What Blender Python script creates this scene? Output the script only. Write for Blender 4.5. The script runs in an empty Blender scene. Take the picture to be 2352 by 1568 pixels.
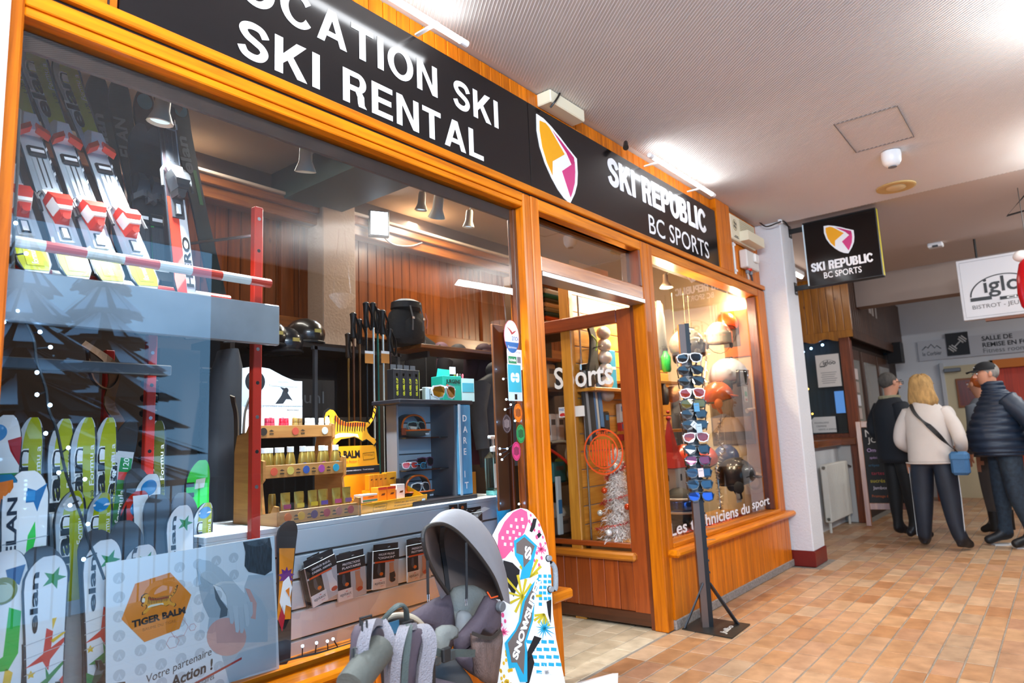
import bpy, bmesh, math, random
from mathutils import Vector as V, Matrix as MX, noise as MN
random.seed(7)
sc = bpy.context.scene
COL = sc.collection
# ---------------------------------------------------------------- camera
RX = V((0.6283, -0.7768, -0.0437)); UP = V((-0.0843, -0.1237, 0.9887)); FW = V((0.7733, 0.6176, 0.1432))
FW.normalize(); RX = (RX - FW * RX.dot(FW)).normalized(); UP = RX.cross(FW).normalized()
CAM = V((-4.145, -2.130, 1.25))
FPX = 1568.0
cam = bpy.data.objects.new('camera', bpy.data.cameras.new('camera'))
cam.data.sensor_width = 36; cam.data.lens = 24.0; cam.data.clip_start = 0.02; cam.data.clip_end = 200
cam.matrix_world = MX(((RX.x, UP.x, -FW.x, CAM.x), (RX.y, UP.y, -FW.y, CAM.y), (RX.z, UP.z, -FW.z, CAM.z), (0, 0, 0, 1)))
cam.data.dof.use_dof = True; cam.data.dof.focus_distance = 3.0; cam.data.dof.aperture_fstop = 2.8
COL.objects.link(cam); sc.camera = cam
# ---------------------------------------------------------------- world and large lights
w = bpy.data.worlds.new('dusk'); sc.world = w; w.use_nodes = True
bgn = w.node_tree.nodes['Background']; bgn.inputs[0].default_value = (0.20, 0.44, 0.74, 1); bgn.inputs[1].default_value = 3.3
def area_light(name, loc, target, size, size_y, power, col):
    l = bpy.data.lights.new(name, 'AREA'); l.shape = 'RECTANGLE'; l.size = size; l.size_y = size_y
    l.energy = power; l.color = col
    o = bpy.data.objects.new(name, l); COL.objects.link(o)
    o.location = loc; d = V(target) - V(loc); o.rotation_euler = d.to_track_quat('-Z', 'Y').to_euler()
    return o
def spot_light(name, loc, target, power, col, angle=80, blend=.6, r=.03):
    l = bpy.data.lights.new(name, 'SPOT'); l.energy = power; l.color = col; l.spot_size = math.radians(angle); l.spot_blend = blend
    l.shadow_soft_size = r
    o = bpy.data.objects.new(name, l); COL.objects.link(o)
    o.location = loc; d = V(target) - V(loc); o.rotation_euler = d.to_track_quat('-Z', 'Y').to_euler()
    return o
# unseen fill lights added over the arcade and inside the shop
# (narrow areas, so reflections in the glass stay thin lines)
for x_, p_ in ((2.6, 36), (4.9, 40), (7.2, 28)):
    area_light('arcade_fill', (x_, -3.3, 3.2), (x_ - .2, -1.6, 0.6), 1.5, .09, p_, (.97, .99, 1))
area_light('arcade_fill', (-5.3, -2.7, 3.2), (-1.6, 0, 1.6), 1.5, .12, 95, (.97, .985, 1))
area_light('arcade_fill', (-4.5, -3.4, 3.2), (-2.6, 0, .9), 1.5, .12, 110, (.97, .985, 1))
area_light('arcade_fill', (-5.6, -1.4, 3.2), (-1.2, -.2, 1.2), 1.5, .12, 60, (.97, .985, 1))
area_light('shop_fill', (-2.2, 1.3, 3.15), (-2.3, 1.3, 0), 1.4, .1, 13, (1, .90, .78))
area_light('shop_fill', (-0.2, 1.5, 3.15), (-0.3, 1.5, 0), 1.2, .1, 46, (1, .84, .64))
area_light('shop_fill', (1.2, .42, 2.47), (1.2, .42, 0), 1.6, .06, 62, (1, .82, .58))
sc.view_settings.view_transform = 'Standard'; sc.view_settings.look = 'None'; sc.view_settings.gamma = 1.0
sc.view_settings.use_curve_mapping = False; sc.view_settings.exposure = 0.40
sc.cycles.max_bounces = 7; sc.cycles.diffuse_bounces = 4; sc.cycles.glossy_bounces = 3; sc.cycles.transparent_max_bounces = 14; sc.cycles.caustics_reflective = False; sc.cycles.caustics_refractive = False
# ---------------------------------------------------------------- helpers
def ray(px, py): return RX * (px - 1176.0) - UP * (py - 784.0) + FW * FPX
def P(px, py, y=0.0): v = ray(px, py); return CAM + v * ((y - CAM.y) / v.y)
def PZ(px, py, z=0.0): v = ray(px, py); return CAM + v * ((z - CAM.z) / v.z)
def PX(px, py, x): v = ray(px, py); return CAM + v * ((x - CAM.x) / v.x)
def lin(c): c /= 255.0; return c / 12.92 if c <= .04045 else ((c + .055) / 1.055) ** 2.4
def rgb(h):
    if isinstance(h, str): return tuple(lin(int(h[i:i + 2], 16)) for i in (0, 2, 4))
    return tuple(h)
MATS = {}
def mt(h, rough=.55, metal=0, coat=0, var=0, vscale=8, bump=0, bscale=60, emit=0, name=None, stretch=None, spec=.5, sheen=0):
    key = (h, rough, metal, coat, var, vscale, bump, bscale, emit, stretch, spec, sheen)
    if key in MATS: return MATS[key]
    m = bpy.data.materials.new(name or 'paint_' + str(h)); m.use_nodes = True
    nt = m.node_tree; b = nt.nodes['Principled BSDF']; c = rgb(h)
    b.inputs['Base Color'].default_value = (*c, 1); b.inputs['Roughness'].default_value = rough; b.inputs['Metallic'].default_value = metal
    b.inputs['Coat Weight'].default_value = coat; b.inputs['Specular IOR Level'].default_value = spec
    if sheen: b.inputs['Sheen Weight'].default_value = sheen
    if emit: b.inputs['Emission Color'].default_value = (*c, 1); b.inputs['Emission Strength'].default_value = emit
    if var or bump:
        tc = nt.nodes.new('ShaderNodeTexCoord'); mp = nt.nodes.new('ShaderNodeMapping')
        nt.links.new(tc.outputs['Object'], mp.inputs[0])
        if stretch: mp.inputs['Scale'].default_value = stretch
    if var:
        n = nt.nodes.new('ShaderNodeTexNoise'); n.inputs['Scale'].default_value = vscale; n.inputs['Detail'].default_value = 5
        r = nt.nodes.new('ShaderNodeValToRGB'); nt.links.new(mp.outputs[0], n.inputs['Vector']); nt.links.new(n.outputs['Fac'], r.inputs[0])
        r.color_ramp.elements[0].position = .3; r.color_ramp.elements[1].position = .7
        r.color_ramp.elements[0].color = (*[x * (1 - var) for x in c], 1); r.color_ramp.elements[1].color = (*[min(1, x * (1 + var)) for x in c], 1)
        nt.links.new(r.outputs[0], b.inputs['Base Color'])
    if bump:
        n2 = nt.nodes.new('ShaderNodeTexNoise'); n2.inputs['Scale'].default_value = bscale; n2.inputs['Detail'].default_value = 3
        bp = nt.nodes.new('ShaderNodeBump'); bp.inputs['Strength'].default_value = bump; bp.inputs['Distance'].default_value = .01
        nt.links.new(mp.outputs[0], n2.inputs['Vector']); nt.links.new(n2.outputs['Fac'], bp.inputs['Height']); nt.links.new(bp.outputs[0], b.inputs['Normal'])
    MATS[key] = m; return m
def wood(c0, c1, axis='Z', rough=.35, coat=.35, scale=1.0, knots=0, spec=.5):
    key = ('wood', c0, c1, axis, rough, coat, scale, knots)
    if key in MATS: return MATS[key]
    m = bpy.data.materials.new('wood_' + c0); m.use_nodes = True; nt = m.node_tree; b = nt.nodes['Principled BSDF']
    tc = nt.nodes.new('ShaderNodeTexCoord'); mp = nt.nodes.new('ShaderNodeMapping'); oi = nt.nodes.new('ShaderNodeObjectInfo')
    ad = nt.nodes.new('ShaderNodeVectorMath'); ad.operation = 'ADD'; ml = nt.nodes.new('ShaderNodeMath'); ml.operation = 'MULTIPLY'; ml.inputs[1].default_value = 37.0
    nt.links.new(oi.outputs['Random'], ml.inputs[0]); nt.links.new(tc.outputs['Object'], ad.inputs[0]); nt.links.new(ml.outputs[0], ad.inputs[1])
    nt.links.new(ad.outputs[0], mp.inputs[0])
    s = [14 * scale, 14 * scale, 14 * scale]; s['XYZ'.index(axis)] = .9 * scale; mp.inputs['Scale'].default_value = s
    n = nt.nodes.new('ShaderNodeTexNoise'); n.inputs['Scale'].default_value = 2.2; n.inputs['Detail'].default_value = 7; n.inputs['Roughness'].default_value = .62; n.inputs['Distortion'].default_value = .5
    r = nt.nodes.new('ShaderNodeValToRGB'); e = r.color_ramp.elements
    e[0].position = .28; e[1].position = .72; e[0].color = (*rgb(c0), 1); e[1].color = (*rgb(c1), 1)
    nt.links.new(mp.outputs[0], n.inputs['Vector']); nt.links.new(n.outputs['Fac'], r.inputs[0])
    hs = nt.nodes.new('ShaderNodeHueSaturation'); mr = nt.nodes.new('ShaderNodeMapRange'); mr.inputs[3].default_value = .86; mr.inputs[4].default_value = 1.12
    nt.links.new(oi.outputs['Random'], mr.inputs[0]); nt.links.new(mr.outputs[0], hs.inputs['Value']); nt.links.new(r.outputs[0], hs.inputs['Color'])
    last = hs.outputs[0]
    if knots:
        vo = nt.nodes.new('ShaderNodeTexVoronoi'); vo.inputs['Scale'].default_value = knots; mk = nt.nodes.new('ShaderNodeMapping'); sk = [1, 1, 1]; sk['XYZ'.index(axis)] = .55; mk.inputs['Scale'].default_value = sk
        nt.links.new(ad.outputs[0], mk.inputs[0]); nt.links.new(mk.outputs[0], vo.inputs['Vector'])
        rk = nt.nodes.new('ShaderNodeValToRGB'); rk.color_ramp.elements[0].position = .05; rk.color_ramp.elements[1].position = .13
        rk.color_ramp.elements[0].color = (.25, .12, .05, 1); rk.color_ramp.elements[1].color = (1, 1, 1, 1)
        mm = nt.nodes.new('ShaderNodeMixRGB'); mm.blend_type = 'MULTIPLY'; mm.inputs[0].default_value = .85
        nt.links.new(vo.outputs['Distance'], rk.inputs[0]); nt.links.new(last, mm.inputs[1]); nt.links.new(rk.outputs[0], mm.inputs[2]); last = mm.outputs[0]
    nt.links.new(last, b.inputs['Base Color'])
    b.inputs['Specular IOR Level'].default_value = spec; b.inputs['Roughness'].default_value = rough; b.inputs['Coat Weight'].default_value = coat; b.inputs['Coat Roughness'].default_value = .18
    bp = nt.nodes.new('ShaderNodeBump'); bp.inputs['Strength'].default_value = .12; bp.inputs['Distance'].default_value = .004
    nt.links.new(n.outputs['Fac'], bp.inputs['Height']); nt.links.new(bp.outputs[0], b.inputs['Normal'])
    MATS[key] = m; return m
def glass(tint='ffffff', refl=1.0, rough=0.0, key='glass', ior=1.5, base=0.0):
    k = (key, tint, refl, rough, base)
    if k in MATS: return MATS[k]
    m = bpy.data.materials.new(key); m.use_nodes = True; nt = m.node_tree; nt.nodes.clear()
    o = nt.nodes.new('ShaderNodeOutputMaterial'); t = nt.nodes.new('ShaderNodeBsdfTransparent'); g = nt.nodes.new('ShaderNodeBsdfGlossy'); x = nt.nodes.new('ShaderNodeMixShader')
    f = nt.nodes.new('ShaderNodeFresnel'); f.inputs[0].default_value = ior; g.inputs['Roughness'].default_value = rough
    t.inputs[0].default_value = (*rgb(tint), 1)
    mu = nt.nodes.new('ShaderNodeMath'); mu.operation = 'MULTIPLY_ADD'; mu.inputs[1].default_value = refl; mu.inputs[2].default_value = base; mu.use_clamp = True
    nt.links.new(f.outputs[0], mu.inputs[0]); nt.links.new(mu.outputs[0], x.inputs[0]); nt.links.new(t.outputs[0], x.inputs[1]); nt.links.new(g.outputs[0], x.inputs[2]); nt.links.new(x.outputs[0], o.inputs[0])
    MATS[k] = m; return m
def emis(h, s):
    k = ('emit', h, s)
    if k in MATS: return MATS[k]
    m = bpy.data.materials.new('glow_' + str(h)); m.use_nodes = True; nt = m.node_tree; nt.nodes.clear()
    o = nt.nodes.new('ShaderNodeOutputMaterial'); e = nt.nodes.new('ShaderNodeEmission'); e.inputs[0].default_value = (*rgb(h), 1); e.inputs[1].default_value = s
    nt.links.new(e.outputs[0], o.inputs[0]); MATS[k] = m; return m
def FR(o, u, v):
    u = V(u).normalized(); n = u.cross(V(v)).normalized(); v = n.cross(u); o = V(o)
    return MX(((u.x, v.x, n.x, o.x), (u.y, v.y, n.y, o.y), (u.z, v.z, n.z, o.z), (0, 0, 0, 1)))
def T(x, y, z): return MX.Translation((x, y, z))
def RZ(a): return MX.Rotation(math.radians(a), 4, 'Z')
def RXm(a): return MX.Rotation(math.radians(a), 4, 'X')
def RY(a): return MX.Rotation(math.radians(a), 4, 'Y')
FACADE = lambda x, z, y=0.0: FR((x, y, z), (1, 0, 0), (0, 0, 1))
class B:
    def __init__(s): s.v = []; s.f = []; s.m = []; s.mi = 0; s.M = None
    def add(s, vs, fs):
        n = len(s.v)
        if s.M is not None: vs = [s.M @ V(p) for p in vs]
        s.v += [tuple(p) for p in vs]; s.f += [[i + n for i in f] for f in fs]; s.m += [s.mi] * len(fs); return s
    def box(s, x0, x1, y0, y1, z0, z1):
        vs = [(x, y, z) for z in (z0, z1) for y in (y0, y1) for x in (x0, x1)]
        return s.add(vs, [(0, 2, 3, 1), (4, 5, 7, 6), (0, 1, 5, 4), (2, 6, 7, 3), (0, 4, 6, 2), (1, 3, 7, 5)])
    def cbox(s, x0, x1, y0, y1, z0, z1, c=.005):   # chamfered box
        c = min(c, (x1 - x0) * .49, (y1 - y0) * .49, (z1 - z0) * .49)
        pts = [(x0 + c, y0), (x1 - c, y0), (x1, y0 + c), (x1, y1 - c), (x1 - c, y1), (x0 + c, y1), (x0, y1 - c), (x0, y0 + c)]
        ins = [(x0 + c, y0 + c), (x1 - c, y0 + c), (x1 - c, y0 + c), (x1 - c, y1 - c), (x1 - c, y1 - c), (x0 + c, y1 - c), (x0 + c, y1 - c), (x0 + c, y0 + c)]
        rings = [[(*p, z0) for p in ins], [(*p, z0 + c) for p in pts], [(*p, z1 - c) for p in pts], [(*p, z1) for p in ins]]
        return s.loft(rings)
    def loft(s, rings, cap=True, close=True):
        n = len(rings[0]); vs = [p for r in rings for p in r]; fs = []
        for i in range(len(rings) - 1):
            for j in range(n if close else n - 1):
                k = (j + 1) % n; fs.append((i * n + j, i * n + k, (i + 1) * n + k, (i + 1) * n + j))
        if cap: fs.append(list(range(n))[::-1]); fs.append([(len(rings) - 1) * n + j for j in range(n)])
        return s.add(vs, fs)
    def prism(s, poly, z0, z1):
        n = len(poly); vs = [(x, y, z0) for x, y in poly] + [(x, y, z1) for x, y in poly]
        a = sum(poly[i][0] * poly[(i + 1) % n][1] - poly[(i + 1) % n][0] * poly[i][1] for i in range(n))
        o = list(range(n)) if a > 0 else list(range(n))[::-1]
        fs = [o[::-1], [i + n for i in o]] + [(o[i], o[(i + 1) % n], o[(i + 1) % n] + n, o[i] + n) for i in range(n)]
        return s.add(vs, fs)
    def cyl(s, p0, p1, r0, r1=None, n=12, cap=True):
        r1 = r0 if r1 is None else r1; p0 = V(p0); p1 = V(p1); d = (p1 - p0).normalized()
        a = d.orthogonal().normalized(); b = d.cross(a)
        ring = lambda p, r: [p + (a * math.cos(t) + b * math.sin(t)) * r for t in [2 * math.pi * i / n for i in range(n)]]
        return s.loft([ring(p0, r0), ring(p1, r1)], cap)
    def tube(s, pts, r, n=8, closed=False, flat=None, ref=None):
        pts = [V(p) for p in pts]; N = len(pts); rings = []; a = V(ref) if ref else None
        for i, p in enumerate(pts):
            d = ((pts[(i + 1) % N] - pts[i - 1]) if closed else (pts[min(i + 1, N - 1)] - pts[max(i - 1, 0)]))
            d = d.normalized() if d.length > 1e-9 else V((0, 0, 1))
            if a is None: a = d.orthogonal()
            a = (a - d * a.dot(d))
            a = a.normalized() if a.length > 1e-6 else d.orthogonal().normalized()
            b = d.cross(a); ri = r[i] if isinstance(r, (list, tuple)) else r; fl = flat or 1.0
            rings.append([p + (a * math.cos(t) + b * math.sin(t) * fl) * ri for t in [2 * math.pi * k / n for k in range(n)]])
        if closed: rings.append(rings[0])
        return s.loft(rings, cap=not closed)
    def strap(s, pts, w, t, ref):      # flat band along pts, width axis ref
        pts = [V(p) for p in pts]; rings = []; N = len(pts); ref = V(ref)
        for i, p in enumerate(pts):
            d = (pts[min(i + 1, N - 1)] - pts[max(i - 1, 0)]).normalized()
            a = (ref - d * ref.dot(d)).normalized(); b = d.cross(a); wi = w[i] if isinstance(w, (list, tuple)) else w
            rings.append([p + a * wi / 2 + b * t / 2, p - a * wi / 2 + b * t / 2, p - a * wi / 2 - b * t / 2, p + a * wi / 2 - b * t / 2])
        return s.loft(rings)
    def lathe(s, prof, n=16, cap=True, a0=0, a1=360):
        full = abs(a1 - a0) >= 360; k = n if full else n + 1
        rings = [[(r * math.cos(math.radians(a0 + (a1 - a0) * i / n)), r * math.sin(math.radians(a0 + (a1 - a0) * i / n)), z) for i in range(k)] for r, z in prof]
        return s.loft(rings, cap, full)
    def ell(s, c, r, nu=12, nv=8, top=1.0, bot=-1.0):
        c = V(c); r = V((r, r, r)) if isinstance(r, (int, float)) else V(r); rings = []
        for i in range(nv + 1):
            z = -math.cos(math.pi * i / nv); z = max(bot, min(top, z)); q = math.sqrt(max(1e-6, 1 - z * z))
            rings.append([(c.x + r.x * q * math.cos(2 * math.pi * j / nu), c.y + r.y * q * math.sin(2 * math.pi * j / nu), c.z + r.z * z) for j in range(nu)])
        return s.loft(rings)
    def grid(s, f, nu, nv):           # open sheet f(u,v) -> point
        vs = [f(i / nu, j / nv) for j in range(nv + 1) for i in range(nu + 1)]
        fs = [(j * (nu + 1) + i, j * (nu + 1) + i + 1, (j + 1) * (nu + 1) + i + 1, (j + 1) * (nu + 1) + i) for j in range(nv) for i in range(nu)]
        return s.add(vs, fs)
    def build(s, name, mats, parent=None, M=None, smooth=False, thick=0, sub=0):
        me = bpy.data.meshes.new(name); me.from_pydata(s.v, [], s.f)
        for m in (mats if isinstance(mats, (list, tuple)) else [mats]): me.materials.append(m)
        if len(me.materials) > 1: me.polygons.foreach_set('material_index', s.m)
        if smooth:
            me.polygons.foreach_set('use_smooth', [True] * len(me.polygons))
            if smooth != 2: me.set_sharp_from_angle(angle=math.radians(42))
        me.update()
        return link(name, me, parent, M, thick, sub)
def link(name, me, parent=None, M=None, thick=0, sub=0):
    o = bpy.data.objects.new(name, me); COL.objects.link(o)
    if parent is not None: o.parent = parent
    if M is not None: o.matrix_local = M
    if thick: md = o.modifiers.new('thickness', 'SOLIDIFY'); md.thickness = thick; md.offset = 0
    if sub: md = o.modifiers.new('smooth', 'SUBSURF'); md.levels = sub; md.render_levels = sub
    return o
def tag(o, label=None, cat=None, group=None, kind=None):
    if label: o['label'] = label
    if cat: o['category'] = cat
    if group: o['group'] = group
    if kind: o['kind'] = kind
    return o
def thing(name, label, cat, M=None, group=None):
    o = bpy.data.objects.new(name, None); o.empty_display_size = .05; COL.objects.link(o)
    if M is not None: o.matrix_world = M
    return tag(o, label, cat, group)
def struct(name, label=None, cat=None, M=None):
    o = bpy.data.objects.new(name, None); o.empty_display_size = .05; COL.objects.link(o)
    if M is not None: o.matrix_world = M
    return tag(o, label, cat, None, 'structure')
def dup(root, M, label=None, group=None, parent=None):
    r = root.copy(); COL.objects.link(r); r.parent = parent
    if parent is not None: r.matrix_local = M
    else: r.matrix_world = M
    if label: r['label'] = label
    if group: r['group'] = group
    def rec(a, b):
        for ch in a.children:
            c = ch.copy(); COL.objects.link(c); c.parent = b; rec(ch, c)
    rec(root, r); return r
TXC = {}
def text(name, s, mat, parent, x, y, w=None, h=None, bold=0.0, z=.001, ext=.0006, align='L', slant=0, rot=0, sp=1.0):
    key = (s, bold, slant, sp)
    if key not in TXC:
        cu = bpy.data.curves.new('t', 'FONT'); cu.body = s; cu.size = 1; cu.offset = bold; cu.shear = slant; cu.space_character = sp; cu.resolution_u = 3; cu.fill_mode = 'FRONT'
        ob = bpy.data.objects.new('t', cu); COL.objects.link(ob); bpy.context.view_layer.update()
        me0 = bpy.data.meshes.new_from_object(ob.evaluated_get(bpy.context.evaluated_depsgraph_get()))
        vs = [v.co.copy() for v in me0.vertices]; fs = [list(p.vertices) for p in me0.polygons]
        bpy.data.objects.remove(ob); bpy.data.meshes.remove(me0)
        TXC[key] = (vs, fs)
    vs, fs = TXC[key]
    x0 = min(v.x for v in vs); x1 = max(v.x for v in vs); y0 = min(v.y for v in vs); y1 = max(v.y for v in vs)
    sx = (w / (x1 - x0)) if w else None; sy = (h / (y1 - y0)) if h else None
    sx = sx or sy; sy = sy or sx
    ox = {'L': x0, 'C': (x0 + x1) / 2, 'R': x1}[align]
    n = len(vs); a = math.radians(rot); ca, sa = math.cos(a), math.sin(a)
    def q(v, zz): X = (v.x - ox) * sx; Y = (v.y - y0) * sy; return (x + X * ca - Y * sa, y + X * sa + Y * ca, zz)
    me = bpy.data.meshes.new(name); me.from_pydata([q(v, z) for v in vs], [], fs); me.materials.append(mat); me.update()
    if me.polygons and me.polygons[0].normal.z < 0: me.flip_normals()
    return link(name, me, parent)
def twords(s, mat, parent, x, y, w, h, **k):      # each word its own mesh, spaced as in the whole string
    def ext(q):
        text('tmp', q, mat, None, 0, 0, h=1, **k); o = bpy.data.objects['tmp']; bpy.data.objects.remove(o)
        vs = TXC[(q, k.get('bold', 0.0), k.get('slant', 0), k.get('sp', 1.0))][0]; return min(v.x for v in vs), max(v.x for v in vs)
    a0, a1 = ext(s); pos = 0
    for wd_ in s.split(' '):
        pre = s[:s.index(wd_, pos)]; pos = len(pre) + len(wd_); e1 = ext(s[:pos])[1]; u0, u1 = ext(wd_); e0 = e1 - (u1 - u0)
        text('lettering', wd_, mat, parent, x + (e0 - a0) / (a1 - a0) * w, y, w=(u1 - u0) / (a1 - a0) * w, h=h, **k)
def decal(name, poly, mat, parent, z=.001, t=.0008):
    return B().prism(poly, z - t, z).build(name, mat, parent)
def rect(x0, x1, y0, y1): return [(x0, y0), (x1, y0), (x1, y1), (x0, y1)]
def disc(cx, cy, rx, ry=None, n=24): ry = ry or rx; return [(cx + rx * math.cos(2 * math.pi * i / n), cy + ry * math.sin(2 * math.pi * i / n)) for i in range(n)]
def rrect(x0, x1, y0, y1, r, n=4):
    o = []
    for cx, cy, a in ((x1 - r, y1 - r, 0), (x0 + r, y1 - r, 90), (x0 + r, y0 + r, 180), (x1 - r, y0 + r, 270)):
        o += [(cx + r * math.cos(math.radians(a + 90 * i / n)), cy + r * math.sin(math.radians(a + 90 * i / n))) for i in range(n + 1)]
    return o
def star(cx, cy, r0, r1, n, a0=90): return [(cx + (r0 if i % 2 == 0 else r1) * math.cos(math.radians(a0 + 180 * i / n)), cy + (r0 if i % 2 == 0 else r1) * math.sin(math.radians(a0 + 180 * i / n))) for i in range(2 * n)]
def lerp(a, b, t): return a + (b - a) * t
def spl(pts, n):      # catmull-rom through points
    pts = [V(p) for p in pts]; out = []
    for i in range(len(pts) - 1):
        p0 = pts[max(i - 1, 0)]; p1 = pts[i]; p2 = pts[i + 1]; p3 = pts[min(i + 2, len(pts) - 1)]
        for k in range(n):
            t = k / n; out.append(.5 * ((2 * p1) + (p2 - p0) * t + (2 * p0 - 5 * p1 + 4 * p2 - p3) * t * t + (3 * p1 - p0 - 3 * p2 + p3) * t ** 3))
    out.append(pts[-1]); return out
# common materials
ORANGE_V = wood('a85006', 'e8820c', 'Z', coat=.08, spec=.25); ORANGE_H = wood('b05a06', 'f08e0e', 'X', coat=.08, spec=.25)
DARKW_V = wood('4a1f0c', '8a3f16', 'Z'); DARKW_H = wood('4a1f0c', '8a3f16', 'X'); DOORW_V = wood('7a3210', 'a84e18', 'Z'); DOORW_Y = wood('7a3210', 'a84e18', 'Y')
PINE_V = wood('a8671c', 'd69438', 'Z', knots=9); BARW_V = wood('8a4d10', 'd48a24', 'Z', knots=7)
PLASTER = mt('d6d6d8', .85, bump=.5, bscale=55, name='rough_plaster')
BLACK = mt('0d0c0d', .4); BLACKG = mt('100d0e', .16, spec=.6, name='gloss_black'); RUB = mt('17181a', .6); WHITE = mt('f2f2f2', .5); WHITEG = mt('f4f6f8', .25)
CHROME = mt('c8ccd0', .22, 1); STEEL = mt('8a8d92', .4, .9); RED = mt('d4321e', .35); GREY = mt('7e8288', .5); DGREY = mt('3a3c40', .5)
GLASS = glass(); CREAM = mt('e6dcc0', .45)
# ================================================================ the setting
def tile_mat(name, cols, rough):
    m = bpy.data.materials.new(name); m.use_nodes = True; nt = m.node_tree; b = nt.nodes['Principled BSDF']
    oi = nt.nodes.new('ShaderNodeObjectInfo'); ge = nt.nodes.new('ShaderNodeNewGeometry'); ad = nt.nodes.new('ShaderNodeMath'); fr = nt.nodes.new('ShaderNodeMath'); fr.operation = 'FRACT'
    nt.links.new(oi.outputs['Random'], ad.inputs[0]); nt.links.new(ge.outputs['Random Per Island'], ad.inputs[1]); nt.links.new(ad.outputs[0], fr.inputs[0])
    r = nt.nodes.new('ShaderNodeValToRGB'); nt.links.new(fr.outputs[0], r.inputs[0]); e = r.color_ramp.elements
    while len(e) < len(cols): e.new(.5)
    for i, c in enumerate(cols): e[i].position = i / (len(cols) - 1); e[i].color = (*rgb(c), 1)
    n = nt.nodes.new('ShaderNodeTexNoise'); n.inputs['Scale'].default_value = 9; n.inputs['Detail'].default_value = 6
    nt.links.new(ge.outputs['Position'], n.inputs['Vector'])
    r2 = nt.nodes.new('ShaderNodeValToRGB'); r2.color_ramp.elements[0].position = .3; r2.color_ramp.elements[1].position = .65
    r2.color_ramp.elements[0].color = (.72, .68, .62, 1); r2.color_ramp.elements[1].color = (1.06, 1.04, 1.0, 1); nt.links.new(n.outputs['Fac'], r2.inputs[0])
    mx = nt.nodes.new('ShaderNodeMixRGB'); mx.blend_type = 'MULTIPLY'; mx.inputs[0].default_value = 1; nt.links.new(r.outputs[0], mx.inputs[1]); nt.links.new(r2.outputs[0], mx.inputs[2])
    nt.links.new(mx.outputs[0], b.inputs['Base Color']); b.inputs['Roughness'].default_value = rough
    bp = nt.nodes.new('ShaderNodeBump'); bp.inputs['Strength'].default_value = .15; bp.inputs['Distance'].default_value = .003
    nt.links.new(n.outputs['Fac'], bp.inputs['Height']); nt.links.new(bp.outputs[0], b.inputs['Normal']); return m
TILE_O = tile_mat('terracotta_tile', ['ab7a54', 'b98e68', 'c09877', 'b58a6e', 'c9a582', 'b7865c', 'caac8e', 'b2967c'], .42)
TILE_B = tile_mat('beige_tile', ['c2b096', 'cbbba2', 'b8a88e', 'd0c2aa'], .5)
GROUT = mt('8c8378', .9, var=.2, vscale=20, name='grout')
floor = B().box(-7, 9.45, -4.25, 3.3, -.12, -.004).build('floor', GROUT); tag(floor, kind='structure')
def tile_mesh(name, sx, sy, mat):
    me = B().cbox(-sx / 2, sx / 2, -sy / 2, sy / 2, -.02, 0, .0025).build(name, mat); d = me.data; bpy.data.objects.remove(me); return d
tmO = tile_mesh('tile', .2725 - .008, .1295 - .008, TILE_O); tmB = tile_mesh('tile', .273 - .006, .1275 - .006, TILE_B)
def inview(p):
    d = V(p) - CAM; z = d.dot(FW)
    if z < .2: return False
    x = 1176 + FPX * d.dot(RX) / z; y = 784 - FPX * d.dot(UP) / z
    return -30 < x < 2380 and -30 < y < 1600
spots = []
for i in range(-18, 36):
    for j in range(0, 33):
        x = -.03 + .2725 * (i + .5); y = -.005 - .1295 * (j + .5)
        if not (2.5 < x < 2.9 and y > -.2): spots.append((x, y))
for i in range(10, 36):
    for j in range(-20, 0):
        x = -.03 + .2725 * (i + .5); y = -.005 - .1295 * (j + .5)
        if 2.9 < x < 5.6 or x > 5.6 and y < .05: spots.append((x, y))
near = sorted([s for s in spots if s[0] > -1.25 and inview((s[0], s[1], 0))], key=lambda s: (V((s[0], s[1], 0)) - CAM).length)[:300]
ns = set(near)
for x, y in near: link('tile', tmO, floor, T(x, y, random.uniform(-.0012, .0008)))
b = B()
for x, y in spots:
    if (x, y) not in ns: b.M = T(x, y, random.uniform(-.0012, .0008)); b.cbox(-.132, .132, -.061, .061, -.02, 0, .0025)
tag(b.build('tile_field', TILE_O, floor), kind='stuff')
b = B()
for j in range(0, 25):
    for i in range(-14, 12):
        x = -.465 + .273 * (i + (.5 if j % 2 else 0) + .5) ; y = .01 + .1275 * (j + .5)
        if -1.5 < x < .3 and y < 1.0: link('entrance_tile', tmB, floor, T(x, y, random.uniform(-.001, .0006)))
        elif -3.6 < x < 2.4: b.M = T(x, y, 0); b.cbox(-.1335, .1335, -.061, .061, -.02, 0, .0025)
tag(b.build('entrance_tile_field', TILE_B, floor), kind='stuff')
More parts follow.
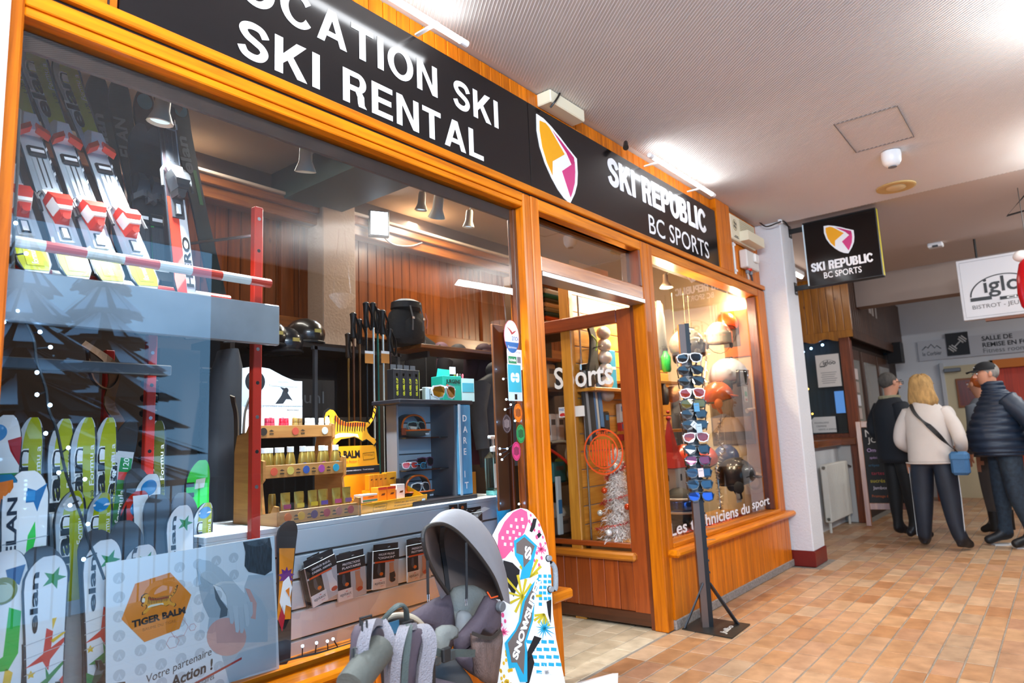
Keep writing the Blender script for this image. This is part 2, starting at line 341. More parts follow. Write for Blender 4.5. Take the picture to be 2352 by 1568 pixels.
# outdoor side of the arcade: snow, railing, snowy conifers (seen only as reflections and as dusk light)
snow = B().grid(lambda u, v: (lerp(-22, 22, u), lerp(-26, -4.25, v), -.35 + .25 * MN.noise(V((u * 9, v * 6, 1)))), 24, 16).build('ground_snow', mt('dfe8f4', .8, name='snow')); tag(snow, kind='structure')
rl = thing('railing', 'dark metal railing along the open side of the arcade', 'railing', T(0, -4.2, 0))
for k in range(60): B().cyl((-6.5 + k * .13, 0, 0), (-6.5 + k * .13, 0, .98), .009, n=6).build('baluster', DGREY, rl)
B().cbox(-6.6, 1.4, -.025, .025, .98, 1.03).build('handrail', DGREY, rl)
def conifer(x, y, h, r, l_):
    t = thing('conifer', l_ + ' snowy dark conifer outside the arcade', 'tree', T(x, y, -.4), 'conifers outside')
    B().cyl((0, 0, -.2), (0, 0, h * .9), .12, .02, 8).build('trunk', mt('2c1d12', .9), t)
    b = B(); s = B(); rg = random.Random(int(x * 31 + y * 7))
    for k in range(9):
        z0 = h * (.12 + .085 * k * 1.1); R = r * (1 - k / 9.6)
        for q in range(14):
            a = 2 * math.pi * (q + rg.random()) / 14; rr = R * rg.uniform(.75, 1.1); ca, sa = math.cos(a), math.sin(a)
            b.add([(0, 0, z0 + h * .11), (rr * ca - .16 * R * sa, rr * sa + .16 * R * ca, z0 - .02 * h), (rr * ca + .16 * R * sa, rr * sa - .16 * R * ca, z0 - .02 * h), (0, 0, z0)], [(0, 1, 2), (3, 2, 1), (0, 2, 3), (0, 3, 1)])
            s.add([(0.1 * rr * ca, .1 * rr * sa, z0 + h * .10), (rr * .96 * ca - .2 * R * sa, rr * .96 * sa + .2 * R * ca, z0 - .01 * h), (rr * .96 * ca + .1 * R * sa, rr * .96 * sa - .1 * R * ca, z0 - .01 * h)], [(0, 1, 2)]) if rg.random() < .8 else None
    tag(b.build('branches', mt('0f2420', .9), t), kind='stuff'); tag(s.build('snow_caps', mt('dfe8f4', .8, name='snow'), t, T(0, 0, .05)), kind='stuff')
for x, y, h, r, l_ in ((-3.6, -10, 4.6, 2.1, 'nearest'), (.4, -14.5, 6.8, 2.6, 'middle'), (-5.2, -17, 7.5, 2.8, 'farthest'), (3.6, -19, 8.5, 3, 'tallest'), (-.6, -20.5, 8, 2.6, 'slim')): conifer(x, y, h, r, l_)
# ceilings
CZ = 3.24
CEILM = mt('cbc8c4', .8, var=.05, vscale=3, name='ceiling_plaster')
cl = B().box(-7, 2.62, -4.25, .06, CZ, CZ + .25).build('ceiling', CEILM); tag(cl, kind='structure')
b = B(); dx, dy = -.62, -.7846; nx, ny = .7846, -.62
for k in range(-420, 420):
    o = k * .0172; ts = []
    ox, oy = nx * o - 1.5, ny * o - 2.0
    for val, d, oo in ((-4.9, dx, ox), (2.6, dx, ox)): ts.append(sorted([(val - oo) / d]))
    t0, t1 = sorted([(-4.9 - ox) / dx, (2.6 - ox) / dx]); s0, s1 = sorted([(-4.2 - oy) / dy, (.0 - oy) / dy])
    t0 = max(t0, s0); t1 = min(t1, s1)
    if t1 - t0 < .05: continue
    for t_ in (t0, t1): pass
    w = .0032; h = .0048
    pts = []
    for t_ in (t0, t1):
        cx, cy = ox + dx * t_, oy + dy * t_
        pts += [(cx - nx * w, cy - ny * w, CZ + .001), (cx, cy, CZ - h), (cx + nx * w, cy + ny * w, CZ + .001)]
    b.add(pts, [(0, 1, 4, 3), (1, 2, 5, 4)])
tag(b.build('ceiling_ribs', mt('e6e2de', .6, name='ceiling_rib_paint'), cl), kind='stuff')
hz = .001
hb = B()
for x0, x1, y0, y1 in ((.6, 1.22, -1.54, -1.537), (.6, 1.22, -1.167, -1.163), (.6, .604, -1.54, -1.163), (1.216, 1.22, -1.54, -1.163)): hb.box(x0, x1, y0, y1, CZ - .008, CZ)
hb.build('hatch_edge', mt('8c817a', .7), cl)
cl2 = B().box(2.62, 6.3, -4.25, 3.3, CZ + .04, CZ + .28).build('ceiling', mt('cdbcb2', .85, name='ceiling_two')); tag(cl2, kind='structure')
bm_ = B().box(6.1, 6.4, -4.25, -.06, 2.86, CZ + .2).build('trim_1', mt('9c8a80', .85, name='beam_paint')); tag(bm_, kind='structure')
cl3 = B().box(6.4, 9.5, -4.25, 3.3, CZ + .1, CZ + .28).build('ceiling', mt('b5aba4', .85)); tag(cl3, kind='structure')
roof = B().box(-3.8, 2.62, .06, 3.3, 3.2, 3.7).build('ceiling', mt('a58f78', .85, name='shop_ceiling')); tag(roof, kind='structure')
# walls
wl = B().box(-7, -3.648, -.06, .25, 0, CZ).build('wall_left', PLASTER); tag(wl, kind='structure')
tag(B().box(-3.75, -3.65, .25, 2.2, 0, 3.2).build('wall_shop_left', mt('6a5a4c', .8)), kind='structure')
tag(B().box(-3.7, 2.5, 2.06, 2.2, 0, 3.2).build('wall_back', mt('4a3a30', .85)), kind='structure')
tag(B().box(2.42, 2.52, .12, 2.2, 0, 3.2).build('wall_shop_right', mt('d9c6a6', .8, name='cream_wall')), kind='structure')
tag(B().box(9.4, 9.55, -4.25, 3.3, 0, 3.5).build('wall_far', mt('d6d8dc', .8, var=.04, vscale=2, name='far_wall_paint')), kind='structure')
tag(B().box(-.7, 9.5, -4.45, -4.25, 0, 3.5).build('wall_opposite', mt('3c3029', .8, name='opposite_wall_paint')), kind='structure')
# pillar
pl = struct('pillar')
B().cbox(2.50, 2.86, -.205, .16, .135, CZ, .008).build('pillar_shaft', PLASTER, pl)
B().cbox(2.495, 2.872, -.215, .16, 0, .14, .006).build('pillar_base', mt('6e1610', .35, var=.15, vscale=6, name='oxblood_paint'), pl)
# shop front
wf = struct('wall_front')
B().box(-3.65, 2.5, .06, .16, 2.5, 3.2).build('bulkhead', mt('3c2c22', .8), wf)
x = -3.645; pk = 0
plank = None
while x < 2.49:
    w_ = .082
    if plank is None: plank = B().cbox(0, w_ - .004, -.006, .012, 2.62, CZ - .002, .004).build('plank', ORANGE_V, wf, T(x, .045, 0))
    else: link('plank', plank.data, wf, T(x, .045 + random.uniform(-.001, .001), 0))
    x += w_
B().cbox(-3.65, 2.47, -.012, .07, 2.582, 2.622, .004).build('sign_rail', ORANGE_H, wf)
B().box(-3.65, 2.47, .012, .07, 2.566, 2.584).build('shadow_gap', mt('140a06', .9), wf)
B().cbox(-3.65, -3.365, -.004, .05, 2.62, CZ, .003).build('end_panel', ORANGE_V, wf)
B().box(-3.395, -3.388, -.006, .0, 2.62, CZ).build('panel_groove', mt('2a1206', .8), wf)
B().cbox(1.40, 1.70, -.01, .05, 2.622, CZ, .004).build('end_board', ORANGE_V, wf)
# window 1 (left display window)
w1 = struct('window_1')
B().cbox(-3.652, -3.60, -.004, .12, .0, 2.568, .008).build('post', ORANGE_V, w1)
B().cbox(-1.332, -1.268, -.004, .12, .0, 2.568, .008).build('post', ORANGE_V, w1)
B().cbox(-3.60, -1.332, 0, .12, 2.523, 2.568, .003).build('head_rail', ORANGE_H, w1)
B().cbox(-3.60, -1.332, .004, .12, 2.492, 2.520, .004).build('head_bead', ORANGE_H, w1)
B().cbox(-1.346, -1.333, .06, .1, .5, 2.49, .003).build('inner_bead', DARKW_V, w1)
B().box(-3.6, -1.335, .086, .104, 2.435, 2.493).build('reveal_shade', mt('3a2416', .7, var=.3, vscale=15), w1)  # shade of the head reveal, painted as a dark brown band
B().cbox(-3.62, -1.30, -.005, .30, .43, .468, .008).build('window_board', ORANGE_H, w1)
B().cbox(-3.62, -1.30, -.06, .04, .455, .492, .012).build('outer_sill', ORANGE_H, w1)
B().cbox(-1.33, -1.16, -.075, .04, .448, .497, .01).build('sill_end', ORANGE_H, w1)
B().box(-3.6, -1.335, .055, .095, .468, .512).build('bottom_rail', ORANGE_H, w1)
x = -3.60
while x < -1.28:
    link('panel_plank', B().cbox(0, .118, 0, .03, .06, .45, .004).build('tmp', ORANGE_V).data, w1, T(x, .0, 0)); bpy.data.objects.remove(bpy.data.objects['tmp']); x += .122
B().box(-3.62, -1.25, -.01, .05, 0, .06).build('plinth', mt('8a8078', .9, var=.3, vscale=60, name='granite'), w1)
B().add([(-3.6, .05, .49), (-1.334, .05, .49), (-1.334, .05, 2.5), (-3.6, .05, 2.5)], [(0, 1, 2, 3)]).build('pane', glass('f4fbff', 2.3), w1)
# door 1 : frame with transom light
d1 = struct('door_1')
B().cbox(-1.265, -1.195, -.006, .12, 0, 2.568, .006).build('post', ORANGE_V, d1)
B().cbox(-.03, .058, -.006, .09, 0, 2.568, .006).build('post', ORANGE_V, d1)
B().cbox(-.018, -.004, .09, .12, 0, 2.2, .003).build('door_stop', DARKW_V, d1)
B().cbox(-1.195, -.03, -.002, .12, 2.50, 2.568, .005).build('head_rail', ORANGE_H, d1)
B().cbox(-1.195, -.03, -.002, .12, 2.155, 2.245, .006).build('transom_rail', wood('8a4418', 'd0803a', 'X', rough=.2, coat=.8), d1)
B().cbox(-1.195, -.03, -.012, .11, 2.128, 2.155, .002).build('metal_strip', mt('c9cdd2', .3, .8), d1)
B().cbox(-.058, -.032, .0, .1, 2.245, 2.5, .004).build('inner_bead', DARKW_V, d1)
B().add([(-1.195, .07, 2.245), (-.03, .07, 2.245), (-.03, .07, 2.5), (-1.195, .07, 2.5)], [(0, 1, 2, 3)]).build('transom_pane', glass('f4f4f4', 2.6), d1)
# door 2 : the leaf, standing open at right angles
d2 = struct('door_2')
dx0, dx1 = -.012, .034
B().cbox(dx0, dx1, .09, .235, .03, 2.125, .006).build('stile', DOORW_V, d2)
B().cbox(dx0, dx1, 1.02, 1.13, .03, 2.125, .006).build('stile', DOORW_V, d2)
B().cbox(dx0, dx1, .235, 1.02, 2.03, 2.125, .005).build('top_rail', DOORW_Y, d2)
B().cbox(dx0 + .004, dx1 - .004, .235, 1.02, .50, .535, .005).build('glazing_bead', DOORW_Y, d2)
B().cbox(dx0 - .038, dx1, .19, 1.03, .425, .478, .014).build('weather_moulding', wood('a85a14', 'e08a24', 'Y'), d2)
y = .235
while y < 1.0:
    B().cbox(dx0 + .006, dx1 - .006, y, y + .108, .1, .425, .004).build('panel_plank', DOORW_V, d2); y += .111
B().cbox(dx0 - .004, dx1, .09, 1.13, .02, .1, .004).build('kick_board', wood('33180a', '5a2c12', 'Y'), d2)
B().add([(.011, .235, .53), (.011, 1.02, .53), (.011, 1.02, 2.03), (.011, .235, 2.03)], [(0, 1, 2, 3)]).build('pane', glass('fbfbf6', 1.2), d2)
for z in (.25, 1.12, 1.9):
    h_ = B().cyl((-.004, .083, z - .08), (-.004, .083, z + .08), .008, n=8); h_.box(-.02, .0, .08, .092, z - .075, z + .075); h_.build('hinge', mt('2a2420', .4, .8), d2)
# window 2 (right display window)
w2 = struct('window_2')
B().cbox(.062, .13, -.006, .12, .06, 2.568, .006).build('post', ORANGE_V, w2)
B().cbox(2.27, 2.46, -.004, .12, .06, 2.568, .006).build('post', ORANGE_V, w2)
B().cbox(.13, 2.27, -.002, .12, 2.497, 2.568, .005).build('head_rail', ORANGE_H, w2)
B().cbox(2.235, 2.268, .02, .1, .53, 2.49, .004).build('inner_bead', DARKW_V, w2)
B().cbox(.13, 2.3, -.01, .1, .50, .53, .004).build('bottom_rail', ORANGE_H, w2)
B().cbox(.04, 2.50, -.085, .12, .452, .50, .016).build('sill', ORANGE_H, w2)
B().cbox(.0, .062, -.002, .05, .06, .5, .004).build('side_board', ORANGE_V, w2)
x = .062; pn = None
while x < 2.42:
    if pn is None: pn = B().cbox(0, .118, 0, .03, .058, .455, .003).build('panel_plank', ORANGE_V, w2, T(x, -.018, 0))
    else: link('panel_plank', pn.data, w2, T(x, -.018, 0))
    x += .1205
B().cbox(.05, 2.5, -.025, .06, 0, .062, .006).build('plinth', mt('8a8078', .9, var=.35, vscale=70, name='granite'), w2)
B().box(.1, 2.46, .12, .62, .0, .50).build('display_base', mt('b98a52', .7), w2)
B().add([(.13, .06, .53), (2.235, .06, .53), (2.235, .06, 2.497), (.13, .06, 2.497)], [(0, 1, 2, 3)]).build('pane', glass('fffdf6', 1.8), w2)
# ================================================================ signs and lamps
def shield(parent, f, sc_=1.0):
    """shield logo, polygons given in a 0..100 box, f maps to local coords"""
    out = [(4, 100), (20, 99), (38, 94), (58, 86), (75, 78), (94, 70), (99, 68), (99, 48), (96, 32), (88, 17), (74, 0), (60, 4), (46, 12), (32, 24), (18, 40), (8, 58), (3, 78)]
    f2 = lambda pts: [f(*p) for p in pts]
    decal('shield', f2(out), WHITEG, parent, .0035, .003)
    decal('shield_gold', f2([(10, 93), (24, 94), (32, 91), (67, 65), (36, 47), (34, 28), (22, 42), (13, 60), (9, 80)]), mt('f2a80a', .35), parent, .0048, .0012)
    decal('shield_pink', f2([(40, 89), (60, 81), (91, 67), (91, 60), (84, 55), (82, 64)][:5] + [(72, 68)]), mt('c4246e', .35), parent, .0048, .0012)
    decal('shield_pink', f2([(84, 56), (92, 62), (92, 48), (89, 32), (82, 18), (76, 9), (58, 40)]), mt('d43a80', .35), parent, .0048, .0012)
# bold grotesque capitals for the fascia signs (unit height, stroke .2)
def arc(cx, cy, rx, ry, a0, a1, n=12): return [(cx + rx * math.cos(math.radians(lerp(a0, a1, i / n))), cy + ry * math.sin(math.radians(lerp(a0, a1, i / n)))) for i in range(n + 1)]
def strip(o, i): return [[o[k], o[k + 1], i[k + 1], i[k]] for k in range(len(o) - 1)]
def sstroke(pts, w):
    c = [(p.x, p.y) for p in spl([(x, y, 0) for x, y in pts], 6)]; L, R = [], []
    for k in range(len(c)):
        a, b_ = c[max(k - 1, 0)], c[min(k + 1, len(c) - 1)]; d = math.hypot(b_[0] - a[0], b_[1] - a[1]); nx_, ny_ = -(b_[1] - a[1]) / d * w / 2, (b_[0] - a[0]) / d * w / 2
        L.append((c[k][0] + nx_, c[k][1] + ny_)); R.append((c[k][0] - nx_, c[k][1] - ny_))
    return strip(L, R)
def bowl(y0, y1, x=.44, r=.285):
    m = (y0 + y1) / 2; h = (y1 - y0) / 2; t_ = .165; return strip([(.19, y1)] + arc(x, m, r * .86, h, 90, -90) + [(.19, y0)], [(.19, y1 - t_)] + arc(x, m, r * .86 - .19, h - t_, 90, -90) + [(.19, y0 + t_)])
STEM = [[(0, 0), (.2, 0), (.2, 1), (0, 1)]]
GL = {'I': (.2, STEM), 'L': (.62, [[(0, 0), (.62, 0), (.62, .17), (.2, .17), (.2, 1), (0, 1)]]), 'E': (.66, [[(0, 0), (.66, 0), (.66, .17), (.2, .17), (.2, .42), (.62, .42), (.62, .59), (.2, .59), (.2, .83), (.66, .83), (.66, 1), (0, 1)]]),
      'T': (.68, [[(.24, 0), (.44, 0), (.44, .83), (.68, .83), (.68, 1), (0, 1), (0, .83), (.24, .83)]]), 'N': (.76, [[(0, 0), (.19, 0), (.19, .68), (.56, 0), (.76, 0), (.76, 1), (.57, 1), (.57, .32), (.2, 1), (0, 1)]]),
      'K': (.8, [[(0, 0), (.2, 0), (.2, .3), (.31, .42), (.55, 0), (.8, 0), (.45, .57), (.78, 1), (.53, 1), (.2, .56), (.2, 1), (0, 1)]]),
      'A': (.84, [[(0, 0), (.2, 0), (.42, .70), (.42, 1), (.31, 1)], [(.84, 0), (.64, 0), (.42, .70), (.42, 1), (.53, 1)], [(.25, .2), (.59, .2), (.535, .36), (.305, .36)]]),
      'O': (.88, strip(arc(.44, .5, .44, .515, 0, 360, 32), arc(.44, .5, .235, .345, 0, 360, 32))), 'C': (.82, strip(arc(.44, .5, .44, .515, 38, 322, 28), arc(.44, .5, .235, .345, 30, 330, 28))),
      'S': (.70, sstroke([(.62, .70), (.52, .87), (.34, .915), (.17, .86), (.115, .74), (.2, .60), (.36, .515), (.53, .42), (.59, .28), (.5, .13), (.34, .085), (.16, .14), (.075, .30)], .185)),
      'R': (.72, STEM + bowl(.41, 1) + [[(.36, .42), (.54, .47), (.62, .34), (.63, .1), (.70, 0), (.46, 0), (.43, .1), (.42, .28)]]), 'P': (.70, STEM + bowl(.37, 1)), 'B': (.74, STEM + bowl(.5, 1, .40) + bowl(0, .56, .44)),
      'U': (.76, strip([(0, 1)] + arc(.38, .36, .38, .375, 180, 360) + [(.76, 1)], [(.2, 1)] + arc(.38, .36, .18, .2, 180, 360) + [(.56, 1)]))}
def capitals(s_, parent, x, y, w, h, fat=0, gap=.13, z=.0018):
    tot = sum(.50 if c == ' ' else GL[c][0] + gap for c in s_) - gap; kx = w / tot; cx = x
    for c in s_:
        if c == ' ': cx += .50 * kx; continue
        b = B()
        for k, (ox, oy) in enumerate(((0, 0), (-fat, 0), (fat, 0), (0, fat * .4), (0, -fat * .4)) if fat else ((0, 0),)):
            for pl_ in GL[c][1]: b.add([(cx + (px_ + ox) * kx, y + (py_ + oy) * h, z + k * .00004) for px_, py_ in pl_], [list(range(len(pl_)))])
        o = b.build('letter', WHITEG, parent)
        for p_ in o.data.polygons:
            if p_.normal.z < 0: p_.flip()
        cx += (GL[c][0] + gap) * kx
s1 = thing('shop_sign', 'long black fascia panel lettered LOCATION SKI, SKI RENTAL', 'sign', FACADE(0, 0, .0))
B().cbox(-3.36, -1.247, 2.622, 3.122, -.028, 0, .003).build('board', BLACKG, s1)
capitals('LOCATION SKI', s1, -3.105, 2.868, 1.592, .150)
capitals('SKI RENTAL', s1, -2.968, 2.650, 1.325, .146)
s2 = thing('shop_sign', 'black fascia panel with pink and gold shield logo and SKI REPUBLIC lettering', 'sign', FACADE(0, 0, .0))
B().cbox(-1.243, 1.385, 2.622, 3.122, -.028, 0, .003).build('board', BLACKG, s2)
shield(s2, lambda a, b: (-1.185 + .0042 * a, 2.618 + .0046 * b))
capitals('SKI REPUBLIC', s2, -.395, 2.872, 1.56, .19, fat=.045, gap=.10)
twords('BC SPORTS', WHITEG, s2, .13, 2.655, 1.05, .142, bold=.004, z=.0018)
def led_tube(x0, x1, y, z, label, power=13):
    t = thing('led_tube', label, 'lamp', T(0, y, z), 'led tubes above the shop sign')
    b = B().cyl((x0, 0, 0), (x1, 0, 0), .0145, n=14, cap=True); b.build('diffuser', emis('f8fbff', power), t)
    for xx, s in ((x0, -1), (x1, 1)): B().cyl((xx, 0, 0), (xx + s * .045, 0, 0), .0165, n=14).build('end_cap', WHITE, t)
    for xx in (x0 + .15, x1 - .15): B().box(xx - .01, xx + .01, -.004, .14, .012, .02).build('clip', WHITE, t)
led_tube(-3.3, -1.93, -.13, 3.124, 'glowing white tube lamp above LOCATION SKI lettering')
led_tube(.0, 1.02, -.13, 3.142, 'glowing white tube lamp above SKI REPUBLIC lettering')
B().cyl((-.28, -.08, 3.135), (-.22, -.05, 3.20), .02, .014, 10).build('lamp_bracket', BLACK, bpy.data.objects['wall_front'])
# boxes above the door sign
cbx = thing('junction_box', 'cream box with a dark cable under the ceiling above the shield logo', 'box', T(-1.1, -.06, 3.145))
B().cbox(0, .36, 0, .1, .015, .093, .006).build('case', CREAM, cbx); B().cyl((.06, -.001, .05), (.06, .004, .05), .006, n=8).build('screw', DGREY, cbx)
B().tube(spl([(.09, -.004, .094), (.06, -.012, .06), (.03, -.008, .02), (.02, .02, -.01)], 5), .006, 6).build('cable', BLACK, cbx)
hn = thing('alarm_siren', 'cream wall siren box with round emblem beside the white pillar', 'siren', FACADE(1.70, 2.945, .036))
B().cbox(0, .62, .0, .235, 0, .05, .008).build('case', CREAM, hn)
b = B()
for k in range(7): b.box(.22, .6, .10 + .018 * k, .11 + .018 * k, .05, .054)
b.build('louvre', mt('cbbf9f', .5), hn); B().prism([(.2, .01), (.62, .01), (.62, .1), (.2, .1)], .05, .13).build('horn_hood', CREAM, hn)
decal('emblem', disc(.1, .14, .055, .055), mt('d8cba6', .5), hn, .0515); decal('emblem_ring', disc(.1, .14, .05, .05), mt('5a5240', .5), hn, .052); decal('emblem_field', disc(.1, .14, .046, .046), mt('e0d4b0', .5), hn, .0525)
for a in (0, 90, 180, 270): decal('emblem_dot', disc(.1 + .024 * math.cos(math.radians(a + 30)), .14 + .024 * math.sin(math.radians(a + 30)), .014), BLACK, hn, .053)
decal('print', rect(.08, .16, .035, .043), BLACK, hn, .052); decal('print', rect(.06, .17, .022, .03), BLACK, hn, .052)
jb = thing('switch_box', 'pale grey electric box with red lamp and two cables under the siren', 'box', FACADE(1.97, 2.705, .036))
B().cbox(0, .31, .02, .19, 0, .075, .01).build('case', mt('d9d3cc', .45), jb); B().cbox(.16, .25, .09, .17, .075, .1, .006).build('lever', mt('ece8e2', .4), jb)
B().cyl((.11, .012, .04), (.11, .03, .05), .028, n=12).build('red_lamp', RED, jb)
for q, (cx, m_) in enumerate(((.1, mt('c9c4bc', .5)), (.19, DGREY))):
    B().cyl((cx, -.02, .03), (cx, .01, .03), .018, n=10).build('gland', GREY, jb)
    B().tube(spl([(cx, -.02, .03), (cx + .02, -.06, .03), (cx + .03, -.1, .02)], 6), .009, 7).build('cable', m_, jb)
cd = thing('conduit', 'white conduit pipe on the boards left of the switch box', 'pipe', FACADE(1.80, 2.62, .036))
B().cyl((0, 0, .015), (0, .31, .015), .013, n=8).build('pipe', mt('e8e4de', .4), cd); B().cyl((-.04, .0, .012), (-.04, .35, .012), .012, n=8).build('cable', BLACK, cd)
for z in (.04, .28): B().box(-.02, .03, z, z + .02, 0, .03).build('clamp', WHITE, cd)
# hanging sign
hs = thing('hanging_sign', 'square black light box sign with shield logo on the white pillar', 'sign', FR((2.74, -.34, 2.585), (0, -1, 0), (0, 0, 1)))
B().cbox(0, .655, 0, .65, -.09, 0, .005).build('case', mt('141314', .35), hs)
B().box(.01, .645, .012, .638, -.001, .003).build('face', mt('0e0c0e', .12, name='acrylic_black'), hs)
b = B(); b.box(.0, .012, .02, .63, -.002, .006); b.build('edge_strip', mt('cfe2ea', .3), hs); B().box(.6555, .6575, .01, .64, -.06, -.004).build('yellow_edge', mt('c8b800', .4), hs)
shield(hs, lambda a, b_: (.185 + .0027 * a, .265 + .0031 * b_))
capitals('SKI REPUBLIC', hs, .045, .148, .54, .082, fat=.045, gap=.10, z=.0045); text('lettering', 'BC SPORTS', WHITEG, hs, .15, .065, w=.33, h=.06, bold=.012, z=.0045)
for z in (.6, .02):
    B().box(-.14, .0, z - .02, z + .025, -.06, -.03).build('bracket_arm', BLACK, hs); B().box(-.142, -.128, z - .06, z + .06, -.085, -.005).build('bracket_plate', BLACK, hs)
    for q in (-.04, .035): B().cyl((-.128, z + q, -.02), (-.118, z + q, -.02), .008, n=6).build('bolt', CHROME, hs)
pc = thing('power_cable', 'black cable sagging along the ceiling over the white pillar', 'cable')
B().tube(spl([P(1742, 508, -.03), P(1760, 520, -.1), P(1785, 512, -.215), P(1800, 508, -.23), P(1812, 522, -.24)], 6), .007, 6).build('cord', BLACK, pc)
B().box(2.44, 2.48, -.235, -.205, 3.2, 3.235).build('cable_clip', WHITE, pc)
# ceiling fittings
dt = thing('dome_detector', 'white dome detector on the ribbed ceiling beside the hatch', 'detector', T(1.40, -1.36, CZ - .005))
B().lathe([(.065, 0), (.068, -.03), (.064, -.075), (.05, -.1), (.03, -.112), (.001, -.113)], 20).build('body', mt('f0f0ee', .35), dt, smooth=True); B().lathe([(.028, -.108), (.03, -.118), (.001, -.12)], 14).build('lens', GREY, dt)
ds = thing('ceiling_speaker', 'round yellowish ceiling speaker ring near the black hanging sign', 'speaker', T(2.27, -1.245, CZ - .002))
B().lathe([(.15, 0), (.15, -.012), (.13, -.018), (.1, -.008), (.001, -.006)], 28).build('rim', mt('d8b878', .5), ds, smooth=True); B().lathe([(.075, -.004), (.075, -.016), (.055, -.022), (.001, -.02)], 24).build('cone', mt('e6cf9c', .5), ds, smooth=True)
ex = thing('motion_sensor', 'small white sensor on the far ceiling before the bar', 'sensor', T(4.9, -1.2, CZ + .04))
B().cbox(-.06, .06, -.075, .075, -.05, 0, .01).build('case', WHITE, ex); B().cbox(-.062, -.05, -.03, .03, -.055, -.03, .004).build('lens', DGREY, ex)
hg = thing('wire_hanger', 'black wire triangle hanging from the ceiling at the right edge', 'hanger', T(3.5, -1.93, 3.1))
B().tube([(0, 0, 0), (0.0, -.38, -.0), (0.0, -.19, .16)], .011, 6, closed=True).build('triangle', BLACK, hg, MX.Rotation(math.radians(-6), 4, 'X')); B().cyl((0, -.19, .15), (0, -.19, .2), .004, n=6).build('wire', BLACK, hg)
rl_ = thing('red_lantern', 'glossy red rounded lantern with white reflection on top at the right edge', 'lantern', T(3.2, -1.94, 2.2))
pr = PX(2372, 655, 3.2)
rl_.matrix_world = T(pr.x, pr.y, pr.z)
B().lathe([(.001, -.25), (.06, -.235), (.1, -.17), (.115, -.06), (.105, .08), (.075, .2), (.04, .25), (.001, .26)], 20).build('body', mt('c8101c', .25), rl_, smooth=True)
B().ell((0, .05, .27), (.06, .06, .05), 12, 8).build('reflection_blob', mt('efe9e4', .6), rl_, smooth=True); B().cyl((0, 0, .3), (0, 0, .88), .003, n=5).build('cord', BLACK, rl_)  # white circle is a reflection, built here as a solid blob
# uplighters on the open side whose light washes the ribbed ceiling (outside the frame, right)
def uplighter(x, y, z, power, label):
    t = thing('uplighter', label, 'lamp', T(x, y, z))
    for q in (-.1, .1): B().cyl((q, 0, 0), (q * .3, 0, CZ - z), .003, n=5).build('wire', STEEL, t)
    B().lathe([(.03, -.12), (.11, -.02), (.12, .0), (.105, .0), (.03, -.1)], 20).build('bowl', WHITE, t)
    l = bpy.data.lights.new('uplight', 'SPOT'); l.energy = power; l.spot_size = math.radians(150); l.spot_blend = 1; l.shadow_soft_size = .06; l.color = (.95, .98, 1)
    o = bpy.data.objects.new('uplight', l); COL.objects.link(o); o.parent = t; o.location = (0, 0, .01); o.rotation_euler = (math.pi, 0, 0)
uplighter(-.35, -2.75, 2.62, 140, 'hanging uplighter bowl on the open side of the arcade')
uplighter(1.9, -2.75, 2.62, 130, 'second hanging uplighter bowl further along the arcade')
tb = thing('tube_lamp', 'white tube lamp under the ceiling behind the white pillar', 'lamp', T(0, .35, 3.2))
B().cyl((3.6, 0, 0), (5.1, 0, 0), .02, n=10).build('diffuser', emis('fff4ea', 14), tb); B().box(3.55, 5.15, -.03, .03, .015, .075).build('batten', WHITE, tb)
